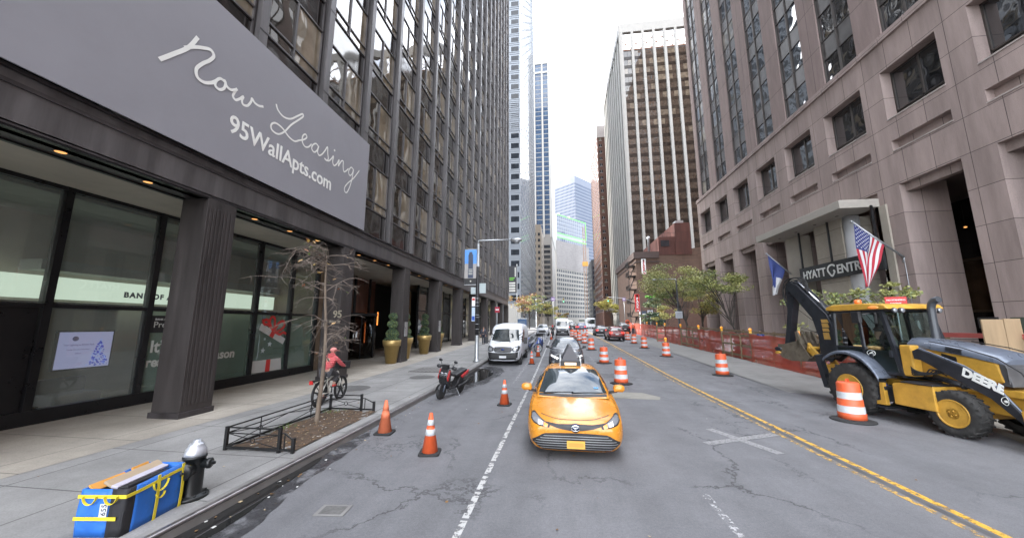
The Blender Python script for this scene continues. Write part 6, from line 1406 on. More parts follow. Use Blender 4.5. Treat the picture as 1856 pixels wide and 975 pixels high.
for i, (x, y, lb) in enumerate(DR):
    if i == 0: dr0 = make_drum(lb, (x, y, gz(y)))
    else:
        c = dup(dr0, (x, y, gz(y)), rnd.uniform(0, 6), lb); c.rotation_euler = (rnd.uniform(-.035, .035), rnd.uniform(-.035, .035), rnd.uniform(0, 6)); c.scale = (1, 1, rnd.uniform(.97, 1.03))
def warn_lamp(loc, label, s_=1., group='amber lamps along the orange fence'):
    t = thing('warning_lamp', label, 'warning lamp', loc, rnd.uniform(-.4, .4), group)
    g = MB(); g.lathe([(.001, -.05), (.09, -.045), (.1, -.02), (.1, .02), (.09, .045), (.001, .05)], (0, 0, .22), 16, axis='y'); g.build('lens', mat('amber_lamp', (.8, .28, .02), .25, var=.05, coat=.6, emit=(1, .35, .02), estr=.06), t)
    g = MB(); g.box(-.075, .075, -.05, .05, 0, .13); g.build('battery_box', mat('lamp_box', (.6, .33, .03), .5, var=.1), t, bevel=.01); return t
warn_lamp((7.36, 26.48, gz(26.48) + 1.0), 'amber lamp on top of the drum before the orange fence')
t = thing('striped_barrier', 'orange and white striped barrier board between two far drums', 'barrier', (2.6, 50.5, gz(50.5)))
g = MB()
for i in range(8): g.box(-.95 + .24 * i, -.71 + .24 * i, -.02, .02, .75, 1.0, i % 2)
g.build('board', [ORG, REFW], t)
g = MB(); g.bar((-.8, -.3, 0), (-.8, 0, 1.05), .05); g.bar((-.8, .3, 0), (-.8, 0, 1.05), .05); g.bar((.8, -.3, 0), (.8, 0, 1.05), .05); g.bar((.8, .3, 0), (.8, 0, 1.05), .05); g.build('leg', GALV, t)
def make_cone(label, loc, bands=True, h=.74, faded=False):
    t = thing('traffic_cone', label, 'traffic cone', loc, rnd.uniform(-.3, .3), 'traffic cones in the left lane' if bands else None)
    g = MB(); r0, r1 = .155, .032; zs = [.035, .30, .305, .40, .405, .46, .465, .53, .535, .60] if bands else [.035, .5]
    rr = lambda z: r0 + (r1 - r0) * (z - .035) / (h - .035)
    pr = [(rr(.035), .035), (rr(.34), .34), (rr(.34) + .002, .341), (rr(.45) + .002, .45), (rr(.451), .451), (rr(.52), .52), (rr(.521) + .002, .521), (rr(.62) + .002, .62), (rr(.621), .621), (r1, h), (.02, h + .005), (.001, h + .005)]
    g.lathe(pr, n=22, mats=[0, 1, 1, 1, 0, 0, 1, 1, 0, 0, 0] if bands else [0] * 11); g.build('cone_shell', [CONEF if faded else CONEO, REFW], t)
    g = MB(); g.prism([(-.2, -.16), (-.16, -.2), (.16, -.2), (.2, -.16), (.2, .16), (.16, .2), (-.16, .2), (-.2, .16)], 0, .04, 'z'); g.build('rubber_base', RUBBER, t, bevel=.008); return t
make_cone('plain faded orange cone standing against the kerb by the tree pit', (-4.02, 8.02, 0), False, .72, True)
for x, y, lb in ((-2.54, 6.95, 'orange cone with two white bands nearest us in the left lane'), (-1.75, 11.2, 'orange cone left of the taxi beside the white lane line'), (-1.72, 21.5, 'nearer of the two small cones beside the parked van'), (-1.58, 25.4, 'farther of the two small cones beside the parked van'), (-1.1, 44, 'tiny orange cone far up the lane beside the high roofed van')):
    make_cone(lb, (x, y, gz(y)))
# flexible posts along the bike lane
for i in range(5):
    y = 29 + 4.5 * i; t = thing('flexible_post', 'thin grey flexible post beside the white lane line', 'post', (-1.75, y, gz(y)), 0, 'flexible posts along the lane line')
    g = MB(); g.lathe([(.1, 0), (.1, .03), (.035, .05), (.035, .95), (.001, .97)], n=10, mats=[1, 1, 0, 0]); g.build('tube', [mat('post_grey', (.4, .41, .43), .5, var=.1), BLACKP], t)

# ------------------------------------------------------------------ delivery bag, hydrant, tree pit
BLUE = mat('woven_blue', (.018, .135, .50), .5, var=.12, vscale=5, bump=.6, bscale=9); STRAP = mat('yellow_strap', (.68, .55, .03), .7, var=.1, vscale=10); BLK = mat('woven_black', (.012, .012, .015), .7, var=.2)
CARD = mat('cardboard', (.36, .28, .19), .85, var=.12); KRAFT = mat('orange_parcel', (.55, .25, .04), .7, var=.1)
t = thing('delivery_bag', 'big blue woven bag with yellow straps beside the hydrant', 'bag', (-5.12, 3.95, KZ), R(-27))
t.location = (-5.13, 3.95, KZ); t.rotation_euler = (0, 0, R(7))
bw, bl, bh = .255, .345, .50                                     # half width, half length, height ; long side along y
def bagside(x, y, z):                                           # slightly slumped cloth
    return (x * (1 + .04 * math.sin(z * 6)) , y * (1 + .03 * math.sin(z * 5 + 1)), z + .02 * math.sin(5 * y) * (z > .3))
g = MB()
def panel(p0, p1, m, n=10):
    g.grid([[bagside(p0[0] + (p1[0] - p0[0]) * i / n, p0[1] + (p1[1] - p0[1]) * i / n, bh * j / 6) for i in range(n + 1)] for j in range(7)], m)
panel((-bw, -bl), (bw * .35, -bl), 0); panel((bw * .35, -bl), (bw, -bl), 1, 3); panel((bw, -bl), (bw, -bl + .1), 1, 3); panel((bw, -bl + .1), (bw, bl), 0, 14); panel((bw, bl), (-bw, bl), 0); panel((-bw, bl), (-bw, -bl), 0, 14)
g.face([(-bw, -bl, .003), (bw, -bl, .003), (bw, bl, .003), (-bw, bl, .003)], 1)
g.build('bag_shell', [BLUE, BLK], t, solid=.012)
g = MB()
def strap(pts, w=.035, up=(0, 0, 1)):
    P = [Vector(p) for p in pts]; g = MB()
    for i in range(len(P) - 1): g.bar(P[i], P[i + 1], .006, w, up=up)
    g.build('strap', STRAP, t)
def sp(x, y, z, o=.012):
    q = bagside(x, y, z); return (q[0] + (o if x > bw * .95 else (-o if x < -bw * .95 else 0)), q[1] + (-o if y < -bl * .95 else (o if y > bl * .95 else 0)), q[2])
for (a, b, n) in (((bw, -bl, .43), (bw, bl, .44), 12), ((-bw, -bl, .43), (bw, -bl, .43), 8), ((-bw, -bl, .19), (bw * .75, -bl, .19), 8)):
    strap([sp(a[0] + (b[0] - a[0]) * i / n, a[1] + (b[1] - a[1]) * i / n, a[2] + (b[2] - a[2]) * i / n) for i in range(n + 1)])
for yy in (.0, .31):
    P = [sp(bw, yy, .50 - .50 * i / 8, .016) for i in range(9)]
    strap(P, .035, (0, 1, 0))
for (c, z, r, ax) in ((.02, .42, .09, 'y'), (.03, .29, .05, 'y'), (-.12, .42, .075, 'x'), (.12, .42, .07, 'x')):
    Q = [(r * math.cos(a), z + r * 1.15 * math.sin(a)) for a in [R(180 + 15 * i) for i in range(13)]]
    P = [(bw + .03, c + u, w_) if ax == 'y' else (c + u, -bl - .03, w_) for u, w_ in Q]
    g = MB()
    for i in range(12): g.bar(P[i], P[i + 1], .005, .026, up=(1, 0, 0) if ax == 'y' else (0, 1, 0))
    g.build('carry_handle', STRAP, t)
g = MB()
g.tube([(bw, bl - .02, .47), (bw + .04, bl + .03, .46), (bw + .03, bl + .05, .41), (bw - .02, bl + .02, .40)], .014, 6); g.build('tie_loop', STRAP, t)
g = MB(); g.box(.0, .085, -bl - .02, -bl - .014, .18, .34); g.build('tag_label', mat('tag_white', (.55, .57, .62), .5, var=.05), t)
text_mesh('tag_lettering', '655', .08, frame((.075, -bl - .022, .22), (0, 0, 1), (-1, 0, 0)), BLK, t, extrude=.001)
g = MB(); g.box(-.22, .2, -.31, .31, .36, .44); g.build('lining', BLK, t)
t0 = t
def parcel(name, label, c, size, rot, m):
    q = thing(name, label, 'parcel', t0.location, R(7), 'parcels lying in the blue bag')
    g = MB(); g.box(-size[0] / 2, size[0] / 2, -size[1] / 2, size[1] / 2, -size[2] / 2, size[2] / 2); g.xf(Matrix.Translation(c) @ Matrix.Rotation(rot[2], 4, 'Z') @ Matrix.Rotation(rot[1], 4, 'Y') @ Matrix.Rotation(rot[0], 4, 'X')); g.build('carton', m, q, bevel=.006)
parcel('parcel', 'long pale cardboard parcel lying lengthwise on top of the blue bag', (-.05, .03, .505), (.12, .62, .03), (.03, .5, .05), CARD)
parcel('parcel', 'thin white lilac parcel beside the long cardboard one in the bag', (.05, .0, .49), (.08, .6, .03), (.03, .2, .03), mat('pale_parcel', (.45, .43, .5), .6, var=.1))
parcel('parcel', 'orange envelope sticking out at the near end of the blue bag', (-.16, -.16, .485), (.10, .34, .02), (.05, .7, -.05), KRAFT)
parcel('parcel', 'small orange envelope at the far end of the blue bag', (-.18, .2, .515), (.06, .22, .02), (0, .9, .1), KRAFT)
parcel('parcel', 'dark bag of parcels sunk at the front of the blue bag', (.15, -.05, .47), (.12, .5, .04), (0, -.15, .02), BLK)

t = thing('fire_hydrant', 'black fire hydrant with silver bonnet standing beside the blue bag', 'fire hydrant', (-5.0, 4.52, KZ), R(20))
HB_ = mat('hydrant_black', (.014, .016, .017), .38, .2, var=.25, vscale=8); HS_ = mat('hydrant_silver', (.48, .50, .54), .4, .6, var=.2, vscale=9)
g = MB(); g.lathe([(.20, 0), (.20, .03), (.19, .04), (.135, .045), (.13, .06), (.122, .08), (.120, .42), (.125, .50), (.135, .505), (.135, .53), (.118, .535)], n=24)
for k in range(8): a = k * math.pi / 4; g.lathe([(.016, .04), (.016, .062), (.001, .062)], (.165 * math.cos(a), .165 * math.sin(a), 0), 6)
g.build('barrel', HB_, t)
g = MB(); g.lathe([(.118, .53), (.128, .54), (.124, .575), (.112, .62), (.092, .645), (.088, .665), (.075, .69), (.045, .70), (.043, .735), (.001, .737)], n=22); g.build('bonnet', HS_, t)
g = MB(); g.lathe([(.09, -.10), (.09, -.19), (.105, -.195), (.105, -.235), (.09, -.245), (.03, -.25), (.03, -.275), (.001, -.275)], (0, 0, .39), 18, axis='y'); g.build('pumper_nozzle', HB_, t)
for s_ in (1,):
    g = MB(); g.lathe([(.058, .09), (.058, .16), (.068, .165), (.068, .20), (.055, .21), (.022, .215), (.022, .25), (.001, .25)], (0, 0, .42), 14, axis='x'); g.build('hose_nozzle', HB_, t)

g = MB()
def soil_z(x, y): return KZ + .012 + .05 * max(0, 1 - ((x + 5.6) ** 2 / .5 + (y - 7.9) ** 2 / 2.4)) + .012 * math.sin(9 * x + 5 * y) + .008 * math.sin(23 * x - 11 * y)
g.grid([[(-6.2 + 1.32 * i / 22, 6.22 + 3.03 * j / 40, soil_z(-6.2 + 1.32 * i / 22, 6.22 + 3.03 * j / 40)) for i in range(23)] for j in range(41)], 0)
tag(g.build('soil', SOIL), kind='stuff')
g = MB()
for i in range(420):
    x, y = rnd.uniform(-6.15, -4.9), rnd.uniform(6.25, 9.22); z = soil_z(x, y) + .008; r = rnd.uniform(.01, .032) * (1 if rnd.random() < .95 else 1.6); a = rnd.uniform(0, 6)
    g.face([(x + r * math.cos(a + k * 1.57) * (1 if k % 2 else .55), y + r * math.sin(a + k * 1.57) * (1 if k % 2 else .55), z + rnd.uniform(0, .012)) for k in range(4)], rnd.choice([0, 0, 0, 1, 1, 2]))
for i in range(60):
    x, y = rnd.choice([(-6.0, 9.0), (-6.1, 7.4)]); x += rnd.gauss(0, .12); y += rnd.gauss(0, .15); z = soil_z(x, y); a = rnd.uniform(0, 6)
    g.face([(x, y, z), (x + .012, y, z), (x + .04 * math.cos(a), y + .04 * math.sin(a), z + rnd.uniform(.04, .1))], 3)
tag(g.build('leaf_litter', [MATS['leaf_brown'], MATS['leaf_pale'], MATS['litter'], mat('weed_green', (.10, .17, .04), .8, var=.3)]), kind='stuff')
t = thing('tree_guard', 'low black iron railing with crossed bars around three sides of the tree pit', 'railing', (-5.6, 7.7, KZ))
IRB = mat('railing_black', (.013, .013, .014), .45, .3, var=.2)
def gp(x, y, z): return (x + 5.6, y - 7.7, z)
TG = []
def post(x, y, h, w=.055): g = MB(); g.box(x + 5.6 - w / 2, x + 5.6 + w / 2, y - 7.7 - w / 2, y - 7.7 + w / 2, 0, h); g.build('post', IRB, t, bevel=.006)
def rail_panel(a, b, zt, ring=True):
    """rails, crossed bars and centre ring between two corners"""
    g = MB(); A, B_ = Vector((a[0], a[1], 0)), Vector((b[0], b[1], 0)); L = (B_ - A).length; q = lambda s_, z: gp(*(A.lerp(B_, s_).xy), z)
    for z, w in ((.05, .035), (zt, .022), (zt - .10, .016)): g.bar(q(0, z), q(1, z), w)
    M_ = A.lerp(B_, .5); zc = (zt - .10 + .05) / 2 + .01; dx = (B_ - A).normalized()
    g.tube([(M_.x + 5.6 + dx.x * .045 * math.cos(u), M_.y - 7.7 + dx.y * .045 * math.cos(u), zc + .045 * math.sin(u)) for u in [2 * math.pi * i / 18 for i in range(19)]], .009, 6, cap=False)
    for s_, z in ((0, .07), (1, .07), (0, zt - .10), (1, zt - .10)):
        e = A.lerp(B_, .5 + (s_ - .5) * .09 / L); g.bar(q(s_, z), gp(e.x, e.y, zc + (.02 if z > .2 else -.02)), .013)
    g.build('railing_panel', IRB, t)
HT_ = .40
rail_panel((-6.22, 6.18), (-5.12, 6.18), HT_); rail_panel((-6.22, 6.18), (-6.24, 7.72), HT_); rail_panel((-6.24, 7.72), (-6.26, 9.28), HT_); rail_panel((-6.26, 9.28), (-5.36, 9.28), HT_)
for x, y, h in ((-6.22, 6.18, .42), (-5.12, 6.18, .44), (-4.84, 6.18, .26), (-6.26, 9.28, .42), (-5.36, 9.28, .44), (-5.0, 9.28, .26)): post(x, y, h)
for x, y in ((-6.225, 6.95), (-6.25, 8.5)): post(x, y, .40, .018)
g = MB()
for y, x0, x1 in ((6.18, -5.12, -4.84), (9.28, -5.36, -5.0)):
    g.bar(gp(x0, y, .05), gp(x1, y, .05), .035); g.bar(gp(x0, y, .33), gp(x0 + .1, y, .33), .02); g.bar(gp(x0 + .1, y, .33), gp(x1, y, .22), .02); g.bar(gp(x0 + .1, y, .05), gp(x0 + .1, y, .33), .016)
g.build('end_panel', IRB, t)

# ------------------------------------------------------------------ trees
BARK = mat('bark', (.16, .125, .095), .9, var=.35, vscale=10, streak=True, bump=.6, bscale=30); BARKD = mat('dark_bark', (.055, .045, .038), .9, var=.3, vscale=8)
def leafmat(n, c): 
    m = mat(n, c, .6, var=.35, vscale=1.5); b = m.node_tree.nodes['Principled BSDF']; b.inputs['Subsurface Weight'].default_value = 0; b.inputs['Transmission Weight'].default_value = 0
    return m
LG, LY, LYG, LDG, LO_ = leafmat('leaf_green', (.17, .21, .075)), leafmat('leaf_yellow', (.36, .29, .085)), leafmat('leaf_lime', (.30, .305, .10)), leafmat('leaf_dark', (.055, .10, .06)), leafmat('leaf_orange', (.26, .105, .035))
t = thing('street_tree', 'young bare street tree with thin drooping twigs in the tree pit', 'tree', (-5.70, 7.98, KZ))
q = random.Random(5); g = MB()
trunk = catmull([(0, 0, -.02), (.02, 0, .5), (.06, .0, 1.3), (.02, .02, 2.2), (-.06, 0, 3.1), (-.12, .02, 4.0)], 6); n = len(trunk)
g.tube(trunk, [.062 - .045 * i / (n - 1) + (.03 if i == 0 else 0) for i in range(n)], 10); g.build('trunk', BARK, t)
g = MB(); tips = []
def twig(p, d, L, r, depth):
    P = [Vector(p)]; d = Vector(d).normalized(); n_ = 7 if depth == 0 else 5; up = q.uniform(-.02, .10); bend = Vector((q.uniform(-.09, .09), q.uniform(-.09, .09), 0))
    for i in range(n_):
        d = (d + bend + Vector((q.uniform(-.2, .2), q.uniform(-.2, .2), q.uniform(-.14, .12) + up - .055 * i * (1.0 if depth == 0 else .5)))).normalized(); P.append(P[-1] + d * L / n_)
    g.tube(P, [r * (1 - .8 * i / n_) for i in range(n_ + 1)], 5, 0, cap=False); tips.append(P[-1])
    if depth < 3:
        for k in range(q.randint(2, 5) if depth < 2 else q.randint(0, 2)):
            i = q.randint(1, n_); a = q.uniform(0, 6.28); s_ = Vector((math.cos(a), math.sin(a), q.uniform(-.4, .5))); twig(P[i], d + s_ * q.uniform(.7, 1.3), L * q.uniform(.3, .65), max(.0045, r * .66), depth + 1)
zz = sorted([1.75 + 2.25 * q.random() ** .8 for _ in range(32)] + [3.7, 3.8, 3.9, 3.95, 3.97])
for k, z in enumerate(zz):
    i = min(n - 1, int(z / 4.0 * n)); a = q.uniform(0, 6.28); L = q.choice([.45, .7, .9, 1.1, 1.2]) * (1 - .15 * k / len(zz)); twig(trunk[i], (math.cos(a), math.sin(a), q.uniform(-.1, 1.0)), L, .0135, 0)
g.build('branch', mat('twig', (.15, .12, .10), .9, var=.25), t)
g = MB()
def leaf(g, p, s_, m):
    a, b = q.uniform(0, 6.28), q.uniform(-.8, .8); u = Vector((math.cos(a), math.sin(a), b)).normalized(); v = u.cross(Vector((q.uniform(-1, 1), q.uniform(-1, 1), 1))).normalized()
    g.face([p, p + u * s_ * .5 + v * s_ * .32, p + u * s_, p + u * s_ * .5 - v * s_ * .32], m)
for tp in q.sample(tips, 26): leaf(g, tp, q.uniform(.07, .15), q.choice([0, 0, 1, 1, 2, 3]))
for tp in sorted(tips, key=lambda p: -p.z)[:34:2]: leaf(g, tp, q.uniform(.08, .17), q.choice([0, 0, 1, 2, 3]))
g.build('crown', [mat('leaf_rust', (.33, .12, .05), .7, var=.2), mat('leaf_tan', (.42, .27, .12), .7, var=.2), mat('leaf_ochre', (.45, .30, .07), .7, var=.2), mat('leaf_fresh', (.16, .25, .04), .7, var=.2)], t)
def leafy(name, label, x, y, h, rad, mats, seed, n=2600, trunk_h=.4, lean=(0, 0), leaf_s=.16, multi=1, squash=.7, z0=None, group=None, clumps=16, bark=BARKD, wide=1.):
    q = random.Random(seed); zb = gz(y) + (KZ if z0 is None else z0); t = thing(name, label, 'tree', (x, y, zb), 0, group)
    g = MB(); cl = []; c0 = Vector((lean[0], lean[1], h * (1 - .42 * squash)))
    for i in range(clumps):
        while 1:
            v = Vector((q.uniform(-1, 1), q.uniform(-1, 1), q.uniform(-1, 1)))
            if v.length < 1: break
        cl.append((c0 + Vector((v.x * rad * wide, v.y * rad, v.z * rad * squash)), rad * q.uniform(.24, .46)))
    for s_ in range(multi):
        o = Vector((q.uniform(-.5, .5), q.uniform(-.5, .5), 0)) * (multi > 1) * .7; top = c0 * .8 + o
        P = catmull([o * .4, o * .6 + Vector((lean[0] * .15, lean[1] * .15, h * trunk_h * .6)), top], 5); r0 = h * .016 / (1 + .3 * (multi - 1))
        g.tube(P, [r0 * (1 - .6 * i / (len(P) - 1)) for i in range(len(P))], 8)
        for c, r in cl[s_::multi]:
            b = P[q.randint(len(P) // 2, len(P) - 1)]; m_ = b.lerp(c, .5) + Vector((q.uniform(-.2, .2), q.uniform(-.2, .2), .15)) * rad * .3; g.tube(catmull([b, m_, c], 3), [r0 * .45, r0 * .4, r0 * .35, r0 * .3, r0 * .22, r0 * .15, r0 * .1], 5, cap=False)
    g.build('trunk', bark, t)
    g = MB()
    for i in range(n):
        ci = q.randrange(len(cl)); c, r = cl[ci]; u = q.random() ** .5 * r
        a, b = q.uniform(0, 6.28), q.uniform(-1, 1); v = Vector((math.cos(a) * math.sqrt(1 - b * b), math.sin(a) * math.sqrt(1 - b * b), b * .42)) * u
        p = c + v; s_ = leaf_s * q.uniform(.6, 1.3); mi = (ci * 7 + (q.random() < .35)) % len(mats)
        n1 = Vector((q.uniform(-1, 1), q.uniform(-1, 1), q.uniform(-.5, 1))).normalized(); n2 = n1.cross(Vector((q.uniform(-1, 1), q.uniform(-1, 1), q.uniform(-1, 1)))).normalized()
        g.face([p - n1 * s_, p + n2 * s_ * .6, p + n1 * s_, p - n2 * s_ * .6], mi)
    g.build('crown', mats, t); return t
GT = 'trees on the right sidewalk'
leafy('street_tree', 'spreading tree with yellow green crown left of the right hand lamp post', 15.8, 46.5, 9.8, 4.4, [LG, LYG, LYG, LYG], 1, 10500, .35, (-.6, 4.2), .105, 3, .62, group=GT, clumps=40)
leafy('street_tree', 'yellow leaved tree between the lamp post and the hotel corner', 15.9, 42.2, 7.0, 2.4, [LY, LYG, LY], 2, 2900, .45, (.2, .5), .095, 2, .8, group=GT)
leafy('street_tree', 'green flat topped tree leaning left before the last hotel piers', 15.9, 34.6, 7.0, 3.0, [LG, LYG, LYG], 3, 5000, .4, (-1.4, 1.6), .095, 1, .38, group=GT, clumps=18, wide=.9)
leafy('street_tree', 'dense bluish green bushy tree below the red parking sign', 15.8, 62.5, 6.1, 2.3, [LDG, LDG, LG], 4, 3200, .2, (0, 0), .14, 2, 1.05, group=GT, clumps=20)
leafy('street_tree', 'small lime green tree at the foot of the spreading tree', 15.8, 56, 4.6, 1.9, [LYG, LY, LYG], 5, 1300, .2, (0, 0), .13, 3, .8, group=GT)
leafy('street_tree', 'thin young tree with pale leaves behind the digging arm', 15.6, 23.4, 5.2, 1.7, [LYG, LG, LYG], 6, 900, .4, (-.2, .2), .10, 2, 1.1, group=GT, clumps=12)
leafy('street_tree', 'thin young tree behind the backhoe cab under the flag', 15.9, 19.7, 4.35, 1.45, [LYG, LYG, LG], 7, 900, .5, (0, .1), .085, 2, .45, group=GT, clumps=14)
leafy('hedge', 'bright green shrubs on the planting terrace below the brick wall', 17.0, 63.5, 7.2, 1.2, [leafmat('leaf_bright', (.10, .30, .03))], 8, 900, .2, (0, 0), .2, 3, .35, group=GT, wide=1.8)
GF = 'trees on the far left sidewalk'
leafy('street_tree', 'autumn tree with sparse orange leaves beyond the dark tower', -7.2, 70, 9, 3.2, [LO_, LY, LO_], 9, 750, .35, (0, 0), .17, 2, .8, group=GF)
leafy('street_tree', 'yellow green tree beyond the orange leaved tree on the far left', -7.3, 84, 8.6, 3.4, [LYG, LG, LY], 10, 1900, .3, (0, 0), .2, 2, .7, group=GF)
leafy('street_tree', 'dark branched tree beside the far left traffic signal', -5.8, 96, 10.5, 3.0, [LYG, LDG], 11, 900, .3, (0, 0), .2, 2, .9, group=GF)
leafy('street_tree', 'distant lime tree left of the high roofed van', -4.0, 125, 9, 4.0, [LYG, LY], 12, 1500, .3, (0, 0), .28, 2, .7, group=GF)
leafy('street_tree', 'distant tree with thin brown crown near the end of the street', 1.2, 190, 8, 4.5, [LO_, LYG, LG], 13, 900, .3, (0, 0), .4, 2, .6, group=GF)
leafy('street_tree', 'sunlit bright yellow tree before the foot of the brick tower', 18.0, 126, 9.5, 5.0, [LY, leafmat('leaf_gold', (.40, .36, .07))], 14, 2600, .3, (0, 0), .26, 2, .55, group=None)

# ------------------------------------------------------------------ planters
GOLD = mat('gold_pot', (.42, .295, .115), .38, .55, var=.1, vscale=3)
def planter(loc, label):
    t = thing('planter', label, 'planter', loc, 0, 'gold planters with clipped spiral shrubs')
    g = MB(); g.lathe([(.30, 0), (.44, .98), (.49, .98), (.52, 1.32), (.47, 1.32), (.45, 1.24), (.001, 1.22)], n=28); g.build('pot', GOLD, t)
    q = random.Random(3); g = MB()
    for zc, r, n in ((1.34, .46, 500), (1.68, .35, 900), (2.22, .29, 800), (2.68, .245, 650)):
        for i in range(n):
            a, b = q.uniform(0, 6.28), q.uniform(-1, 1); u = q.uniform(.75, 1.04); sq = .35 if r > .4 else .85
            p = Vector((math.cos(a) * math.sqrt(1 - b * b) * r * u, math.sin(a) * math.sqrt(1 - b * b) * r * u, zc + b * r * u * sq)); s_ = q.uniform(.03, .055)
            n1 = Vector((q.uniform(-1, 1), q.uniform(-1, 1), q.uniform(-1, 1))).normalized(); n2 = n1.cross(Vector((0.3, 1, .2))).normalized(); g.face([p - n1 * s_, p + n2 * s_ * .6, p + n1 * s_, p - n2 * s_ * .6], 0 if q.random() < .7 else 1)
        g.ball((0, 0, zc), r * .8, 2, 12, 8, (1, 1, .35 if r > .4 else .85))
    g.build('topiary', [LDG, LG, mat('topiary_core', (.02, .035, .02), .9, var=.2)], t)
    g = MB(); g.tube([(0, 0, 1.2), (0, 0, 2.6)], .03, 6); g.build('stem', BARKD, t); return t
p0 = planter((-9.75, 19.75, gz(19.7) + KZ), 'nearest gold planter with spiral topiary before the entrance column')
dup(p0, (-9.95, 21.95, gz(21.95) + KZ), 1., 'gold planter half hidden behind the column at the entrance'); dup(p0, (-9.85, 25.0, gz(25.0) + KZ), 2., 'gold planter before the wood panel and second entrance column'); dup(p0, (-9.95, 28.1, gz(28.1) + KZ), 3., 'gold planter half hidden behind the second entrance column')
# ------------------------------------------------------------------ lamp posts, signals, signs
BANB = mat('banner_blue', (.10, .30, .72), .6, var=.15, vscale=1); BANT = mat('banner_tan', (.34, .32, .31), .6, var=.1)
PY_ = 21.1; zb = gz(PY_) + KZ
t = thing('lamp_post', 'tall galvanised lamp post with black wrapped shaft and one long arm at the left kerb', 'lamp post', (-5.0, PY_, zb))
g = MB(); g.lathe([(.24, 0), (.24, .04), (.17, .10), (.12, .18), (.115, 1.2), (.085, 7.2)], n=16); g.build('pole', GALV, t)
g = MB(); g.lathe([(.118, 1.55), (.098, 5.75)], n=16); 
for z in (1.9, 2.2, 2.6, 2.75, 3.3, 3.5, 3.75): g.lathe([(.121, z), (.121, z + .03)], n=16, m=1)
g.build('wrap', [BLACKP, GALV], t)
g = MB(); g.tube([(0, 0, 7.1), (0, 0, 7.38), (.06, 0, 7.42), (2.1, 0, 7.40)], .045, 8); g.build('arm', GALV, t)
g = MB(); g.ball((2.42, 0, 7.37), .32, 0, 16, 8, (1.15, .65, .38)); g.ball((2.42, 0, 7.28), .22, 1, 12, 6, (1, .7, .5)); g.build('lamp_head', [ALU, LAMPW], t)
t = thing('street_banner', 'hanging street banner of a tower against blue sky on the lamp post', 'banner', (-5.45, PY_ - .02, 4.9))
g = MB(); g.box(-.40, .38, -.012, .012, 0, 2.2, 2); g.box(-.395, .375, -.018, .018, 1.30, 2.19, 0); g.box(-.395, .375, -.018, .018, .38, 1.30, 1); g.build('cloth', [BANB, BANT, BLACKP], t)
g = MB(); g.prism([(-.18, .40), (.16, .40), (.16, .85), (.14, 1.0), (.14, 1.85), (.08, 1.95), (.08, 2.05), (-.10, 2.05), (-.10, 1.95), (-.16, 1.85), (-.16, 1.0), (-.18, .85)], -.022, -.019, 'y', 0)
for k in range(4): g.box(-.14, .12, -.026, -.023, .62 + .1 * k, .66 + .1 * k, 1)
g.lathe([(.05, -.03), (.05, -.02)], (0, 0, .2), 12, 1, axis='y'); g.build('tower_print', [mat('print_dark', (.045, .06, .10), .6, var=.3, vscale=5), mat('print_light', (.5, .5, .45), .6, var=.2)], t)
text_mesh('banner_lettering', 'DOWNTOWN', .1, frame((-.2, -.03, 1.75), (1, 0, 0), (0, 0, 1)), LETTER, t, extrude=.001) if False else None
g = MB(); g.bar((-.4, 0, 2.22), (.45, 0, 2.22), .03); g.bar((-.4, 0, -.02), (.45, 0, -.02), .03); g.build('bracket', GALV, t)
t = thing('sign_box', 'pair of pale blank sign plates clamped to the lamp post under the banner', 'sign', (-5.0, PY_, 4.3))
g = MB(); g.box(-.42, -.12, -.05, .25, .0, .42); g.box(.12, .52, -.03, .02, .05, .66); g.build('plate', mat('pale_plate', (.36, .42, .43), .5, var=.05), t, bevel=.005)
t = thing('parking_regulation_sign', 'narrow red and blue regulation plates on the left lamp post', 'sign', (-5.22, PY_ - .1, 2.6))
g = MB(); g.box(-.1, .1, -.01, .01, .95, 1.5, 0); g.box(-.1, .1, -.01, .01, .05, .88, 1); g.box(-.085, .085, -.014, -.011, 1.3, 1.45, 2); g.box(-.085, .085, -.014, -.011, .1, .35, 3); g.build('plate', [WHITEP, mat('pale_blue_plate', (.45, .55, .65), .5, var=.05), REDD, HB], t)
t = thing('no_standing_sign', 'small red sign on the arcade column beyond the lamp post', 'sign', (-8.2, 46, 4.0))
g = MB(); g.box(-.32, .32, -.02, .02, 0, .75); g.build('plate', mat('dull_red', (.42, .03, .06), .5, var=.1), t); g = MB(); g.box(-.22, .22, -.025, -.021, .3, .48); g.build('lettering_band', WHITEP, t); g = MB(); g.tube([(0, .03, -3.2), (0, .03, .8)], .03, 6); g.build('pole', GALV, t)
t = thing('totem_banner', 'black vertical banner with green and white lettering before the mirror glass tower', 'banner', (-11.2, 84, 4))
g = MB(); g.box(-1.0, 1.0, -.1, .1, 6.0, 12.6); g.build('panel', mat('banner_black', (.035, .037, .045), .6, var=.1), t)
g = MB(); g.box(1.0, 1.12, -.12, .12, 5.8, 12.8); g.tube([(1.06, 0, -4), (1.06, 0, 13)], .09, 8); g.build('pole', GALV, t)
g = MB()
for k, (z, w) in enumerate(((9.5, 1.3), (9.1, 1.0))): g.box(-.8, -.8 + w, -.115, -.105, z, z + .22)
g.build('green_lettering', mat('lime_text', (.15, .5, .05), .6, var=0), t)
g = MB()
for k in range(4):
    for h in range(5): g.box(-.8 + .3 * h, -.58 + .3 * h, -.115, -.105, 6.3 + .62 * k, 6.72 + .62 * k)
g.box(.55, .72, -.115, -.105, 9.9, 12.2); g.build('white_lettering', LETTER, t)
RY = 46.8
t = thing('lamp_post', 'dark lamp post with a long left pointing arm before the parking building', 'lamp post', (14.8, RY, gz(RY) + KZ))
g = MB(); g.lathe([(.22, 0), (.2, .3), (.13, .4), (.10, 7.2)], n=14); g.build('pole', BLACKM, t)
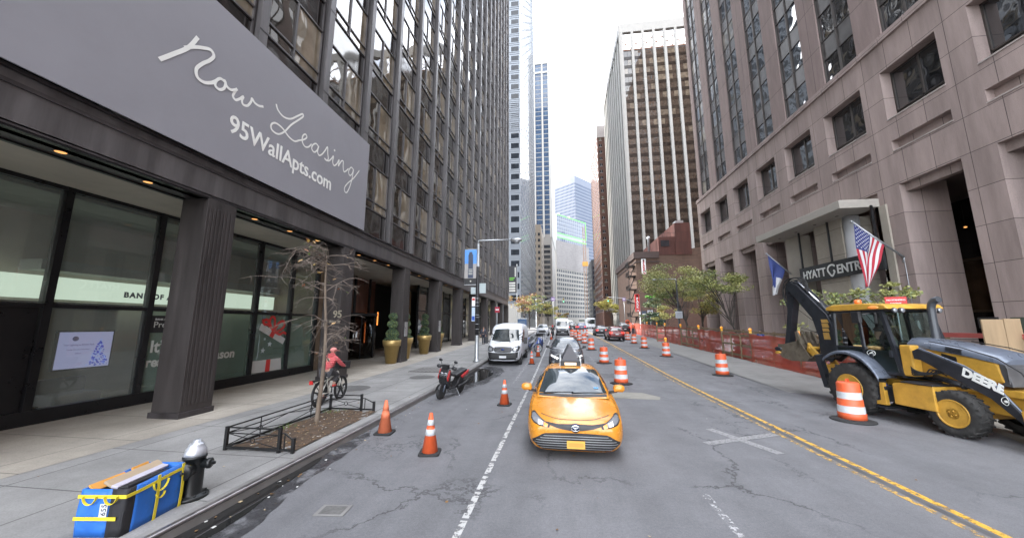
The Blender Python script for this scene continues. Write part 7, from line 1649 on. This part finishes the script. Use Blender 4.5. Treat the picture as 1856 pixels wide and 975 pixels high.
g = MB(); g.tube([(0, 0, 5.6), (0, 0, 7.2), (-.08, 0, 7.34), (-2.0, .9, 7.45)], .05, 8); g.build('arm', GALV, t)
g = MB(); g.ball((-2.35, 1.05, 7.42), .3, 0, 14, 8, (1.25, .6, .35)); g.build('lamp_head', ALU, t)
t = thing('notice_sign', 'white notice plate on the right hand lamp post', 'sign', (14.8, RY - .14, gz(RY) + 2.6)); g = MB(); g.box(-.42, .42, -.01, .01, -.05, .8); g.build('plate', mat('notice_white', (.5, .53, .58), .5, var=.1), t); g = MB()
for k in range(4): g.box(-.3, .3, -.013, -.0105, .12 + .15 * k, .17 + .15 * k)
g.build('lettering_band', mat('notice_grey', (.2, .2, .22), .6, var=0), t)
def signal(label, x, y, ztop, xh, green=True, h2=False):
    t = thing('traffic_signal', label, 'traffic signal', (x, y, gz(y) + KZ), 0, 'traffic signals at the crossing')
    d = xh - x
    g = MB(); g.lathe([(.2, 0), (.2, .3), (.12, .35), (.10, ztop)], n=12); g.build('pole', GALV, t)
    g = MB(); g.tube([(0, 0, ztop * .78), (d * .5, 0, ztop * .97), (d, 0, ztop + .1)], .05, 8); g.build('mast_arm', GALV, t)
    g = MB(); z = ztop - 1.05; g.box(d - .2, d + .2, -.15, .15, z, z + 1.15, 0); g.build('housing', mat('signal_yellow', (.30, .22, .04), .5, var=.1), t, bevel=.03)
    for k, m in enumerate((mat('lit_green', (.05, .9, .5), .3, var=0, emit=(.1, 1, .55), estr=.6), BLACKP, BLACKP)):
        g = MB(); g.lathe([(.001, -.17), (.13, -.165), (.14, -.15)], (d, 0, z + .22 + .36 * k), 14, axis='y'); g.build('lens', m, t)
    return t
signal('traffic signal showing green on a mast arm from the far left corner', -6.6, 100, 8.3, 1.1)
signal('traffic signal showing green on a mast arm from the right corner', 18.2, 84, 7.3, 11.2)
for i, (x, y, z, w, h, m, lb) in enumerate(((-1.6, 88, 7.0, .9, .95, mat('violet_sign', (.25, .17, .36), .5, var=.1), 'violet turn sign hanging from the left mast arm'), (-7.6, 76, 4.4, 1.4, .45, BLACKP, 'dark street name blade on the far left signal pole'), (14.8, 84, 6.6, .7, .8, MATS['violet_sign'], 'small violet sign on the right mast arm'), (19.0, 78, 3.4, 1.1, .8, mat('bluewhite', (.5, .55, .62), .5, var=.1), 'white direction sign below the red parking sign'), (16.6, 73, 2.6, .9, 1.3, mat('navy_sign', (.05, .08, .13), .5, var=.1), 'dark blue regulation sign near the orange worker'), (20.5, 74, 2.2, 1.1, .6, mat('yellow_sign', (.55, .33, .03), .5, var=.1), 'yellow board sign by the parking entrance'))):
    t = thing('street_sign', lb, 'sign', (x, y, gz(y))); g = MB(); g.box(-w / 2, w / 2, -.02, .02, z, z + h); g.build('plate', m, t)
    g = MB(); g.box(-w * .35, w * .35, -.026, -.021, z + h * .4, z + h * .6); g.build('lettering_band', WHITEP if i not in (3, 5) else BLACKP, t)
    g = MB(); g.tube([(0, .04, 0), (0, .04, z + h)], .04, 6); g.build('pole', GALV, t)
t = thing('road_work_sign', 'orange octagonal road work paddle held by the worker', 'sign', (9.95, 54.4, gz(54))); g = MB(); g.lathe([(.001, -.02), (.36, -.02), (.36, .02), (.001, .02)], (0, 0, 2.0), 8, axis='y'); g.build('plate', mat('sign_orange', (.55, .09, .03), .5, var=.1), t); g = MB(); g.tube([(0, .04, .3), (0, .04, 1.7)], .025, 6); g.build('pole', BLACKM, t); g = MB(); g.box(-.2, .2, -.03, -.021, 1.93, 2.07); g.build('lettering_band', BLACKP, t)

# ------------------------------------------------------------------ flags on the hotel
def flag_thing(name, label, base, tip, mats, H_, Ln, surf_mat, seed, stars=False):
    t = thing(name, label, 'flag', base); B0 = Vector(base); v = Vector(tip) - B0
    g = MB(); g.tube([(0, 0, 0), v], [.06, .045], 10); g.ball(v, .07, 0, 10, 6); g.tube([(0, 0, 0), (.02, .1, -.25)], .05, 8); g.tube([(0, 0, -.1), (.0, 0, -3.4)], .02, 6); g.build('pole', GALV, t)
    d = v.normalized()
    def S_(s_, w):                                              # s: 0 tip..1 down the pole, w: 0 pole .. 1 free end
        p = v - d * (.12 + s_ * H_ * (1 - .74 * w)) 
        drop = Ln * w
        fold = .16 * math.sin(9 * s_ + 4 * w + seed) * min(1, 2.5 * w); 
        return Vector((p.x * (1 - .05 * w) + .10 * math.sin(6 * s_ + seed) * w, p.y + fold * .8 + .12 * w, p.z - drop * (1 - .10 * s_) + .05 * math.sin(7 * s_ + 2) * w))
    g = MB(); nS, nW = 26, 30
    for i in range(nS):
        for j in range(nW):
            a, b = i / nS, (i + 1) / nS; c, e = j / nW, (j + 1) / nW
            g.face([S_(a, c), S_(b, c), S_(b, e), S_(a, e)], surf_mat((a + b) / 2, (c + e) / 2), True)
    if stars:
        for r in range(9):
            for k in range(6 - r % 2):
                s_ = (.03 + .49 * (r + .5) / 9.3); w = .40 * (k + .5 + .5 * (r % 2)) / 6.2; c = S_(s_, w); u = (S_(s_ + .01, w) - c).normalized(); q2 = (S_(s_, w + .01) - c).normalized(); nn = u.cross(q2).normalized()
                for sd in (-1, 1): g.face([c + nn * .008 * sd + (u * math.cos(a * 1.2566 / 2) + q2 * math.sin(a * 1.2566 / 2)) * (.045 if a % 2 == 0 else .02) for a in range(10)], 1)
    g.build('cloth', mats, t); return t
FB, FR_, FW = mat('flag_blue', (.035, .045, .17), .75, var=.1), mat('flag_red', (.42, .025, .045), .75, var=.1), mat('flag_white', (.66, .66, .68), .75, var=.06)
flag_thing('national_flag', 'stars and stripes flag on a slanted pole beside the hotel sign', (19.0, 21.85, 6.12), (16.95, 22.2, 8.36), [FB, FW, FR_], 1.85, 3.75, lambda s_, w: 0 if (s_ < .54 and w < .4) else (2 if int(s_ * 13) % 2 == 0 else 1), .4, True)
flag_thing('city_flag', 'blue and white flag on a slanted pole left of the hotel sign', (19.0, 31.0, 6.2), (17.0, 30.9, 8.2), [mat('flag_city_blue', (.055, .08, .26), .75, var=.1), FW, mat('flag_orange', (.6, .2, .05), .75, var=.1)], 1.7, 3.3, lambda s_, w: 0 if w < .78 and not (s_ > .6 and w > .42) else 1, 1.7)
t = thing('no_standing_sign', 'red rectangular parking sign rising behind the backhoe roof', 'sign', (14.6, 17.5, KZ)); g = MB(); g.box(-.34, .34, -.015, .015, 3.08, 3.5); g.build('plate', REDD, t)
text_mesh('sign_lettering', 'NO STANDING', .085, frame((-.29, -.02, 3.33), (1, 0, 0), (0, 0, 1)), LETTER, t, bold=.003, extrude=.001); text_mesh('sign_lettering', 'ANYTIME', .085, frame((-.2, -.02, 3.18), (1, 0, 0), (0, 0, 1)), LETTER, t, bold=.003, extrude=.001)
g = MB(); g.tube([(0, .03, 0), (0, .03, 3.4)], .03, 6); g.build('pole', GALV, t); t.rotation_euler = (0, 0, R(-25))

# ------------------------------------------------------------------ orange construction fence
TIM = mat('timber', (.23, .165, .10), .85, var=.25, vscale=4, streak=True, stain=.2); NET = netting('orange_netting', (.50, .075, .045))
FHt = 1.62
t = thing('construction_fence', 'long orange net fence on timber posts and rails along the road works', 'fence', (11.6, 12, 0)); FO = (11.6, 12, 0)
def seg(x0, y0, x1, y1, net=True, n_mid=1):
    z0, z1 = gz(y0), gz(y1); d = Vector((x1 - x0, y1 - y0, 0)).normalized(); nr = Vector((-d.y, d.x, 0)) * .05
    g = MB(); q = lambda s_, z: (x0 + (x1 - x0) * s_ - FO[0], y0 + (y1 - y0) * s_ - FO[1], z0 + (z1 - z0) * s_ + z)
    for z in (.28, .92, FHt - .05): g.bar(q(0, z), q(1, z), .04, .13)
    for k in range(n_mid): s_ = (k + 1) / (n_mid + 1); g.bar(q(s_, .1), q(s_, FHt - .02), .09, .04, up=(d.x, d.y, 0))
    g.build('rail', TIM, t)
    if net:
        g = MB(); rows = []
        for j in range(7):
            z = .02 + (FHt + .05) * j / 6; rows.append([(Vector(q(i / 16, z)) + Vector(((.05 if abs(y0 - 23.7) < .1 or abs(y0 - 31.9) < .1 else -.07) - .03 * math.sin(i * 1.3 + j), 0, (.03 * math.sin(i * .9 + y0) if j in (0, 6) else 0)))) for i in range(17)])
        g.grid(rows, 0); g.build('net_panel', NET, t)
def fpost(x, y): g = MB(); g.box(x - .06 - FO[0], x + .06 - FO[0], y - .06 - FO[1], y + .06 - FO[1], gz(y) - .02, gz(y) + FHt + .12); g.build('post', TIM, t)
FYs = [11.0, 15.0, 19.2, 23.7, 27.6, 31.9, 36.4, 41.6]
for i in range(len(FYs) - 1): seg(11.6, FYs[i], 11.6, FYs[i + 1], net=(i != 2) or True, n_mid=1 + (i % 2))
for y in FYs: fpost(11.6, y)
seg(10.75, 41.7, 11.6, 41.65, True, 0); fpost(10.75, 41.7)
for a, b in ((46, 51), (51, 56.5), (56.5, 63)): seg(11.9, a, 11.9, b, True, 2); fpost(11.9, a)
fpost(11.9, 63)
for i, y in enumerate(FYs[2:] + [46, 51]):
    x = 11.6 if y < 45 else 11.9
    warn_lamp((x, y, gz(y) + FHt + .12), ['amber lamp on the fence post right beside the digging bucket', 'amber lamp on the second fence post from the backhoe', 'amber lamp on the third fence post from the backhoe', 'amber lamp on the fourth fence post from the backhoe', 'amber lamp on the fifth fence post from the backhoe', 'amber lamp on the corner post of the near fence run', 'amber lamp at the start of the far fence run', 'amber lamp on the second post of the far fence run'][i])
t = thing('timber_barrier', 'bare timber rail barrier behind the orange fence along the sidewalk edge', 'barrier', (14.2, 24, 0)); TO = (14.2, 24, 0)
for y in range(10, 46, 4):
    g = MB(); g.box(-.05, .05, y - 24 - .05, y - 24 + .05, gz(y), gz(y) + 1.75); g.build('post', TIM, t)
    if y < 42:
        g = MB(); g.bar((-.05, y - 24, gz(y) + 1.6), (-.05, y - 20, gz(y + 4) + 1.6), .04, .16); g.bar((-.05, y - 24, gz(y) + .8), (-.05, y - 20, gz(y + 4) + .8), .04, .14); g.build('rail', TIM, t)
t = thing('plywood_board', 'two upright plywood boards standing behind the backhoe bonnet', 'board', (12.9, 12.3, 0), R(4))
g = MB(); g.box(-.55, .04, -.02, .02, .1, 2.6); g.build('board', mat('plywood', (.33, .235, .14), .8, var=.2, vscale=3, streak=True, stain=.25), t, bevel=.004); g = MB(); g.box(.05, .50, -.03, .01, .1, 2.62); g.build('board', MATS['plywood'], t, bevel=.004); g = MB(); g.bar((-.5, .04, 0), (-.5, .04, 1.6), .09); g.bar((.4, .04, 0), (.4, .04, 1.6), .09); g.build('stake', TIM, t)
t = thing('plastic_barrier', 'red plastic barrier rail behind the backhoe bonnet', 'barrier', (13.4, 12.9, 0), R(90))
g = MB(); g.box(-1.3, 1.6, -.05, .05, 2.02, 2.17); g.build('rail', mat('faded_red_plastic', (.42, .10, .09), .6, var=.1), t)
g = MB()
for x in (-1.2, 1.5): g.box(x - .05, x + .05, -.05, .05, 0, 2.02)
g.build('post', TIM, t)
t = thing('info_board', 'small black notice board with two white text lines behind the air intake', 'sign', (17.6, 17.2, KZ)); g = MB(); g.box(-.04, .04, -.33, .33, 2.15, 2.6); g.build('panel', BLACKP, t)
g = MB(); g.box(-.05, -.041, -.25, .25, 2.43, 2.49); g.box(-.05, -.041, -.25, .12, 2.28, 2.34); g.build('lettering_band', LETTER, t)
g = MB(); g.box(-.04, .04, -.04, .04, 0, 2.15); g.build('post', BLACKM, t)
# stacked conduits and sheet behind the net
CONDU = mat('conduit_plastic', (.36, .34, .36), .6, var=.12); 
pt = thing('conduit_pipe', 'grey conduit pipe in the low stack behind the first fence bay', 'pipe', (12.3, 18.4, .12), 0, 'stacked conduit pipes behind the net fence')
g = MB(); r0, r1 = .115, .085; g.lathe([(r1, 0), (r0, 0), (r0, 1.6), (r1, 1.6), (r1, 0)], n=14, axis='y'); g.build('pipe_wall', CONDU, pt)
PLB = ['grey conduit pipe in the low stack behind the first fence bay', 'grey conduit pipe in the high stack behind the open fence bay', 'grey conduit pipe in the stack behind the fourth fence bay', 'grey conduit pipe in the farthest stack behind the net']
for s_, (x0, y0, nx_, nz_) in enumerate(((12.0, 19.9, 6, 4), (11.95, 25.0, 6, 5), (12.1, 30.0, 6, 4), (12.1, 33.8, 6, 4))):
    for i in range(nx_):
        for k in range(nz_):
            if s_ == 0 and i == 0 and k == 0: pt.location = (x0, y0, gz(y0) + .2); continue
            dup(pt, (x0 + .245 * i + (.05 if k % 2 else 0), y0 + rnd.uniform(-.06, .06), gz(y0) + .2 + .235 * k), 0, PLB[s_])
t = thing('plastic_sheet', 'crumpled white plastic sheet over a pile behind the net fence', 'sheet', (12.7, 28.8, gz(28.8)))
g = MB(); q = random.Random(4); g.grid([[(.22 * i - .9 + q.uniform(-.06, .06), .3 * j - 1.0 + q.uniform(-.08, .08), 1.15 * math.exp(-((i - 4) ** 2 + (j - 3.5) ** 2) / 9) + q.uniform(0, .16)) for i in range(9)] for j in range(8)], 0, False); g.build('sheet', WHITEP, t)
# debris mound along the foot of the barrier
g = MB(); q = random.Random(9); g.grid([[(11.75 + .3 * i, 10 + 1.0 * j, gz(10 + j) + .02 + (.16 * math.sin(math.pi * i / 8) * q.uniform(.5, 1.4) if 0 < i < 8 else 0)) for i in range(9)] for j in range(33)], 0); tag(g.build('excavated_soil', mat('site_dirt', (.17, .13, .09), .95, var=.3, vscale=5, bump=.6, bscale=12)), kind='stuff')

# ------------------------------------------------------------------ people further off
def walker(label, x, y, rz, top, leg, k=1., z=None, stride=.18, group=None):
    t = thing('person', label, 'person', (x, y, gz(y) + (KZ if z is None else z)), rz, group); h = k
    figure(t, (0, 0, .95 * h), (0, .02, 1.28 * h), (0, .01, 1.47 * h), (0, .02, 1.58 * h), [[(-.19, 0, 1.38 * h), (-.25, -.03, 1.12 * h), (-.24, .08, .90 * h), (-.24, .10, .83 * h)], [(.19, 0, 1.38 * h), (.25, .04, 1.12 * h), (.24, .14, .92 * h), (.24, .17, .85 * h)]],
           [[(-.1, 0, .90 * h), (-.1, stride * .6, .50 * h), (-.1, stride * .4, .10 * h), (-.1, stride * .45, .05), (0, .12, 0)], [(.1, 0, .90 * h), (.1, -stride * .3, .50 * h), (.1, -stride, .11 * h), (.1, -stride, .05), (0, .12, 0)]], top, leg, BLACKP, k=.95 * h)
    g = MB(); g.ball((0, -.01, 1.64 * h), .10 * h, 0, 12, 8, (.9, 1, .85)); g.build('hair', BLACKP, t); return t
VEST = mat('hi_vis_orange', (.75, .11, .03), .6, var=.06)
w = walker('road worker in a bright orange jacket and helmet at the end of the far fence', 10.7, 54.5, R(160), VEST, DJ, 1.05, 0)
g = MB(); g.ball((0, 0, 1.70), .125, 0, 12, 8, (1, 1.1, .8)); g.build('helmet', WHITEP, w)
walker('pedestrian in dark coat standing by the arcade columns beyond the van', -7.4, 34, R(180), mat('coat_grey', (.05, .06, .08), .8, var=.1), DJ, 1.0)
walker('pedestrian in a pinkish top near the blue kiosk', -5.7, 47, R(90), mat('top_pink', (.4, .12, .16), .8, var=.1), DJ, 1.0)
walker('person in dark clothes crossing the street right of the high roofed van', 2.1, 54, R(-90), DK, DJ, 1.0, 0)
walker('worker in a blue jacket bending over behind the timber rail', 14.9, 29.0, R(120), mat('blue_jacket', (.04, .09, .28), .8, var=.1), DJ, .95)
t = thing('delivery_scooter', 'dark delivery scooter with rider approaching left of the high roofed van', 'scooter', (-1.0, 47, gz(47)))
for y in (0, 1.2):
    g = MB(); g.lathe([(.12, -.05), (.22, -.06), (.25, 0), (.22, .06), (.12, .05)], (0, y, .25), 16, axis='x'); g.build('wheel', RUBBER, t)
g = MB(); g.prism([(.1, .4), (.0, .9), (.12, 1.0), (.3, .45), (.8, .4), (.9, .75), (1.4, .8), (1.3, .45), (.9, .3), (.3, .3)], -.16, .16, 'x'); g.build('body', BLACKP, t, bevel=.03); g = MB(); g.tube([(-.3, .18, 1.0), (.3, .18, 1.0)], .02, 6); g.build('handlebar', BLACKM, t)
t = thing('person', 'rider with a red helmet on the dark delivery scooter', 'person', (-1.0, 47, gz(47)))
figure(t, (0, .85, .88), (0, .72, 1.2), (0, .66, 1.38), (0, .62, 1.48), [[(-.19, .7, 1.28), (-.28, .48, 1.08), (-.28, .26, 1.02), (-.28, .2, 1.02)], [(.19, .7, 1.28), (.28, .48, 1.08), (.28, .26, 1.02), (.28, .2, 1.02)]], [[(-.1, .8, .85), (-.17, .42, .78), (-.15, .45, .42), (-.15, .42, .36), (0, -.12, 0)], [(.1, .8, .85), (.17, .42, .78), (.15, .45, .42), (.15, .42, .36), (0, -.12, 0)]], DK, DJ, BLACKP, k=.95)
g = MB(); g.ball((0, .6, 1.55), .135, 0, 14, 8); g.build('helmet', REDD, t)
g = MB(); g.box(-1.6, 1.6, -.4, .4, 2.6, 3.1); tag(g.build('awning', mat('green_awning', (.05, .10, .08), .7, var=.1), origin=None), 'dark green awning at the far end of the right sidewalk', 'awning'); bpy.data.objects['awning'].location = (9.5, 150, gz(150))
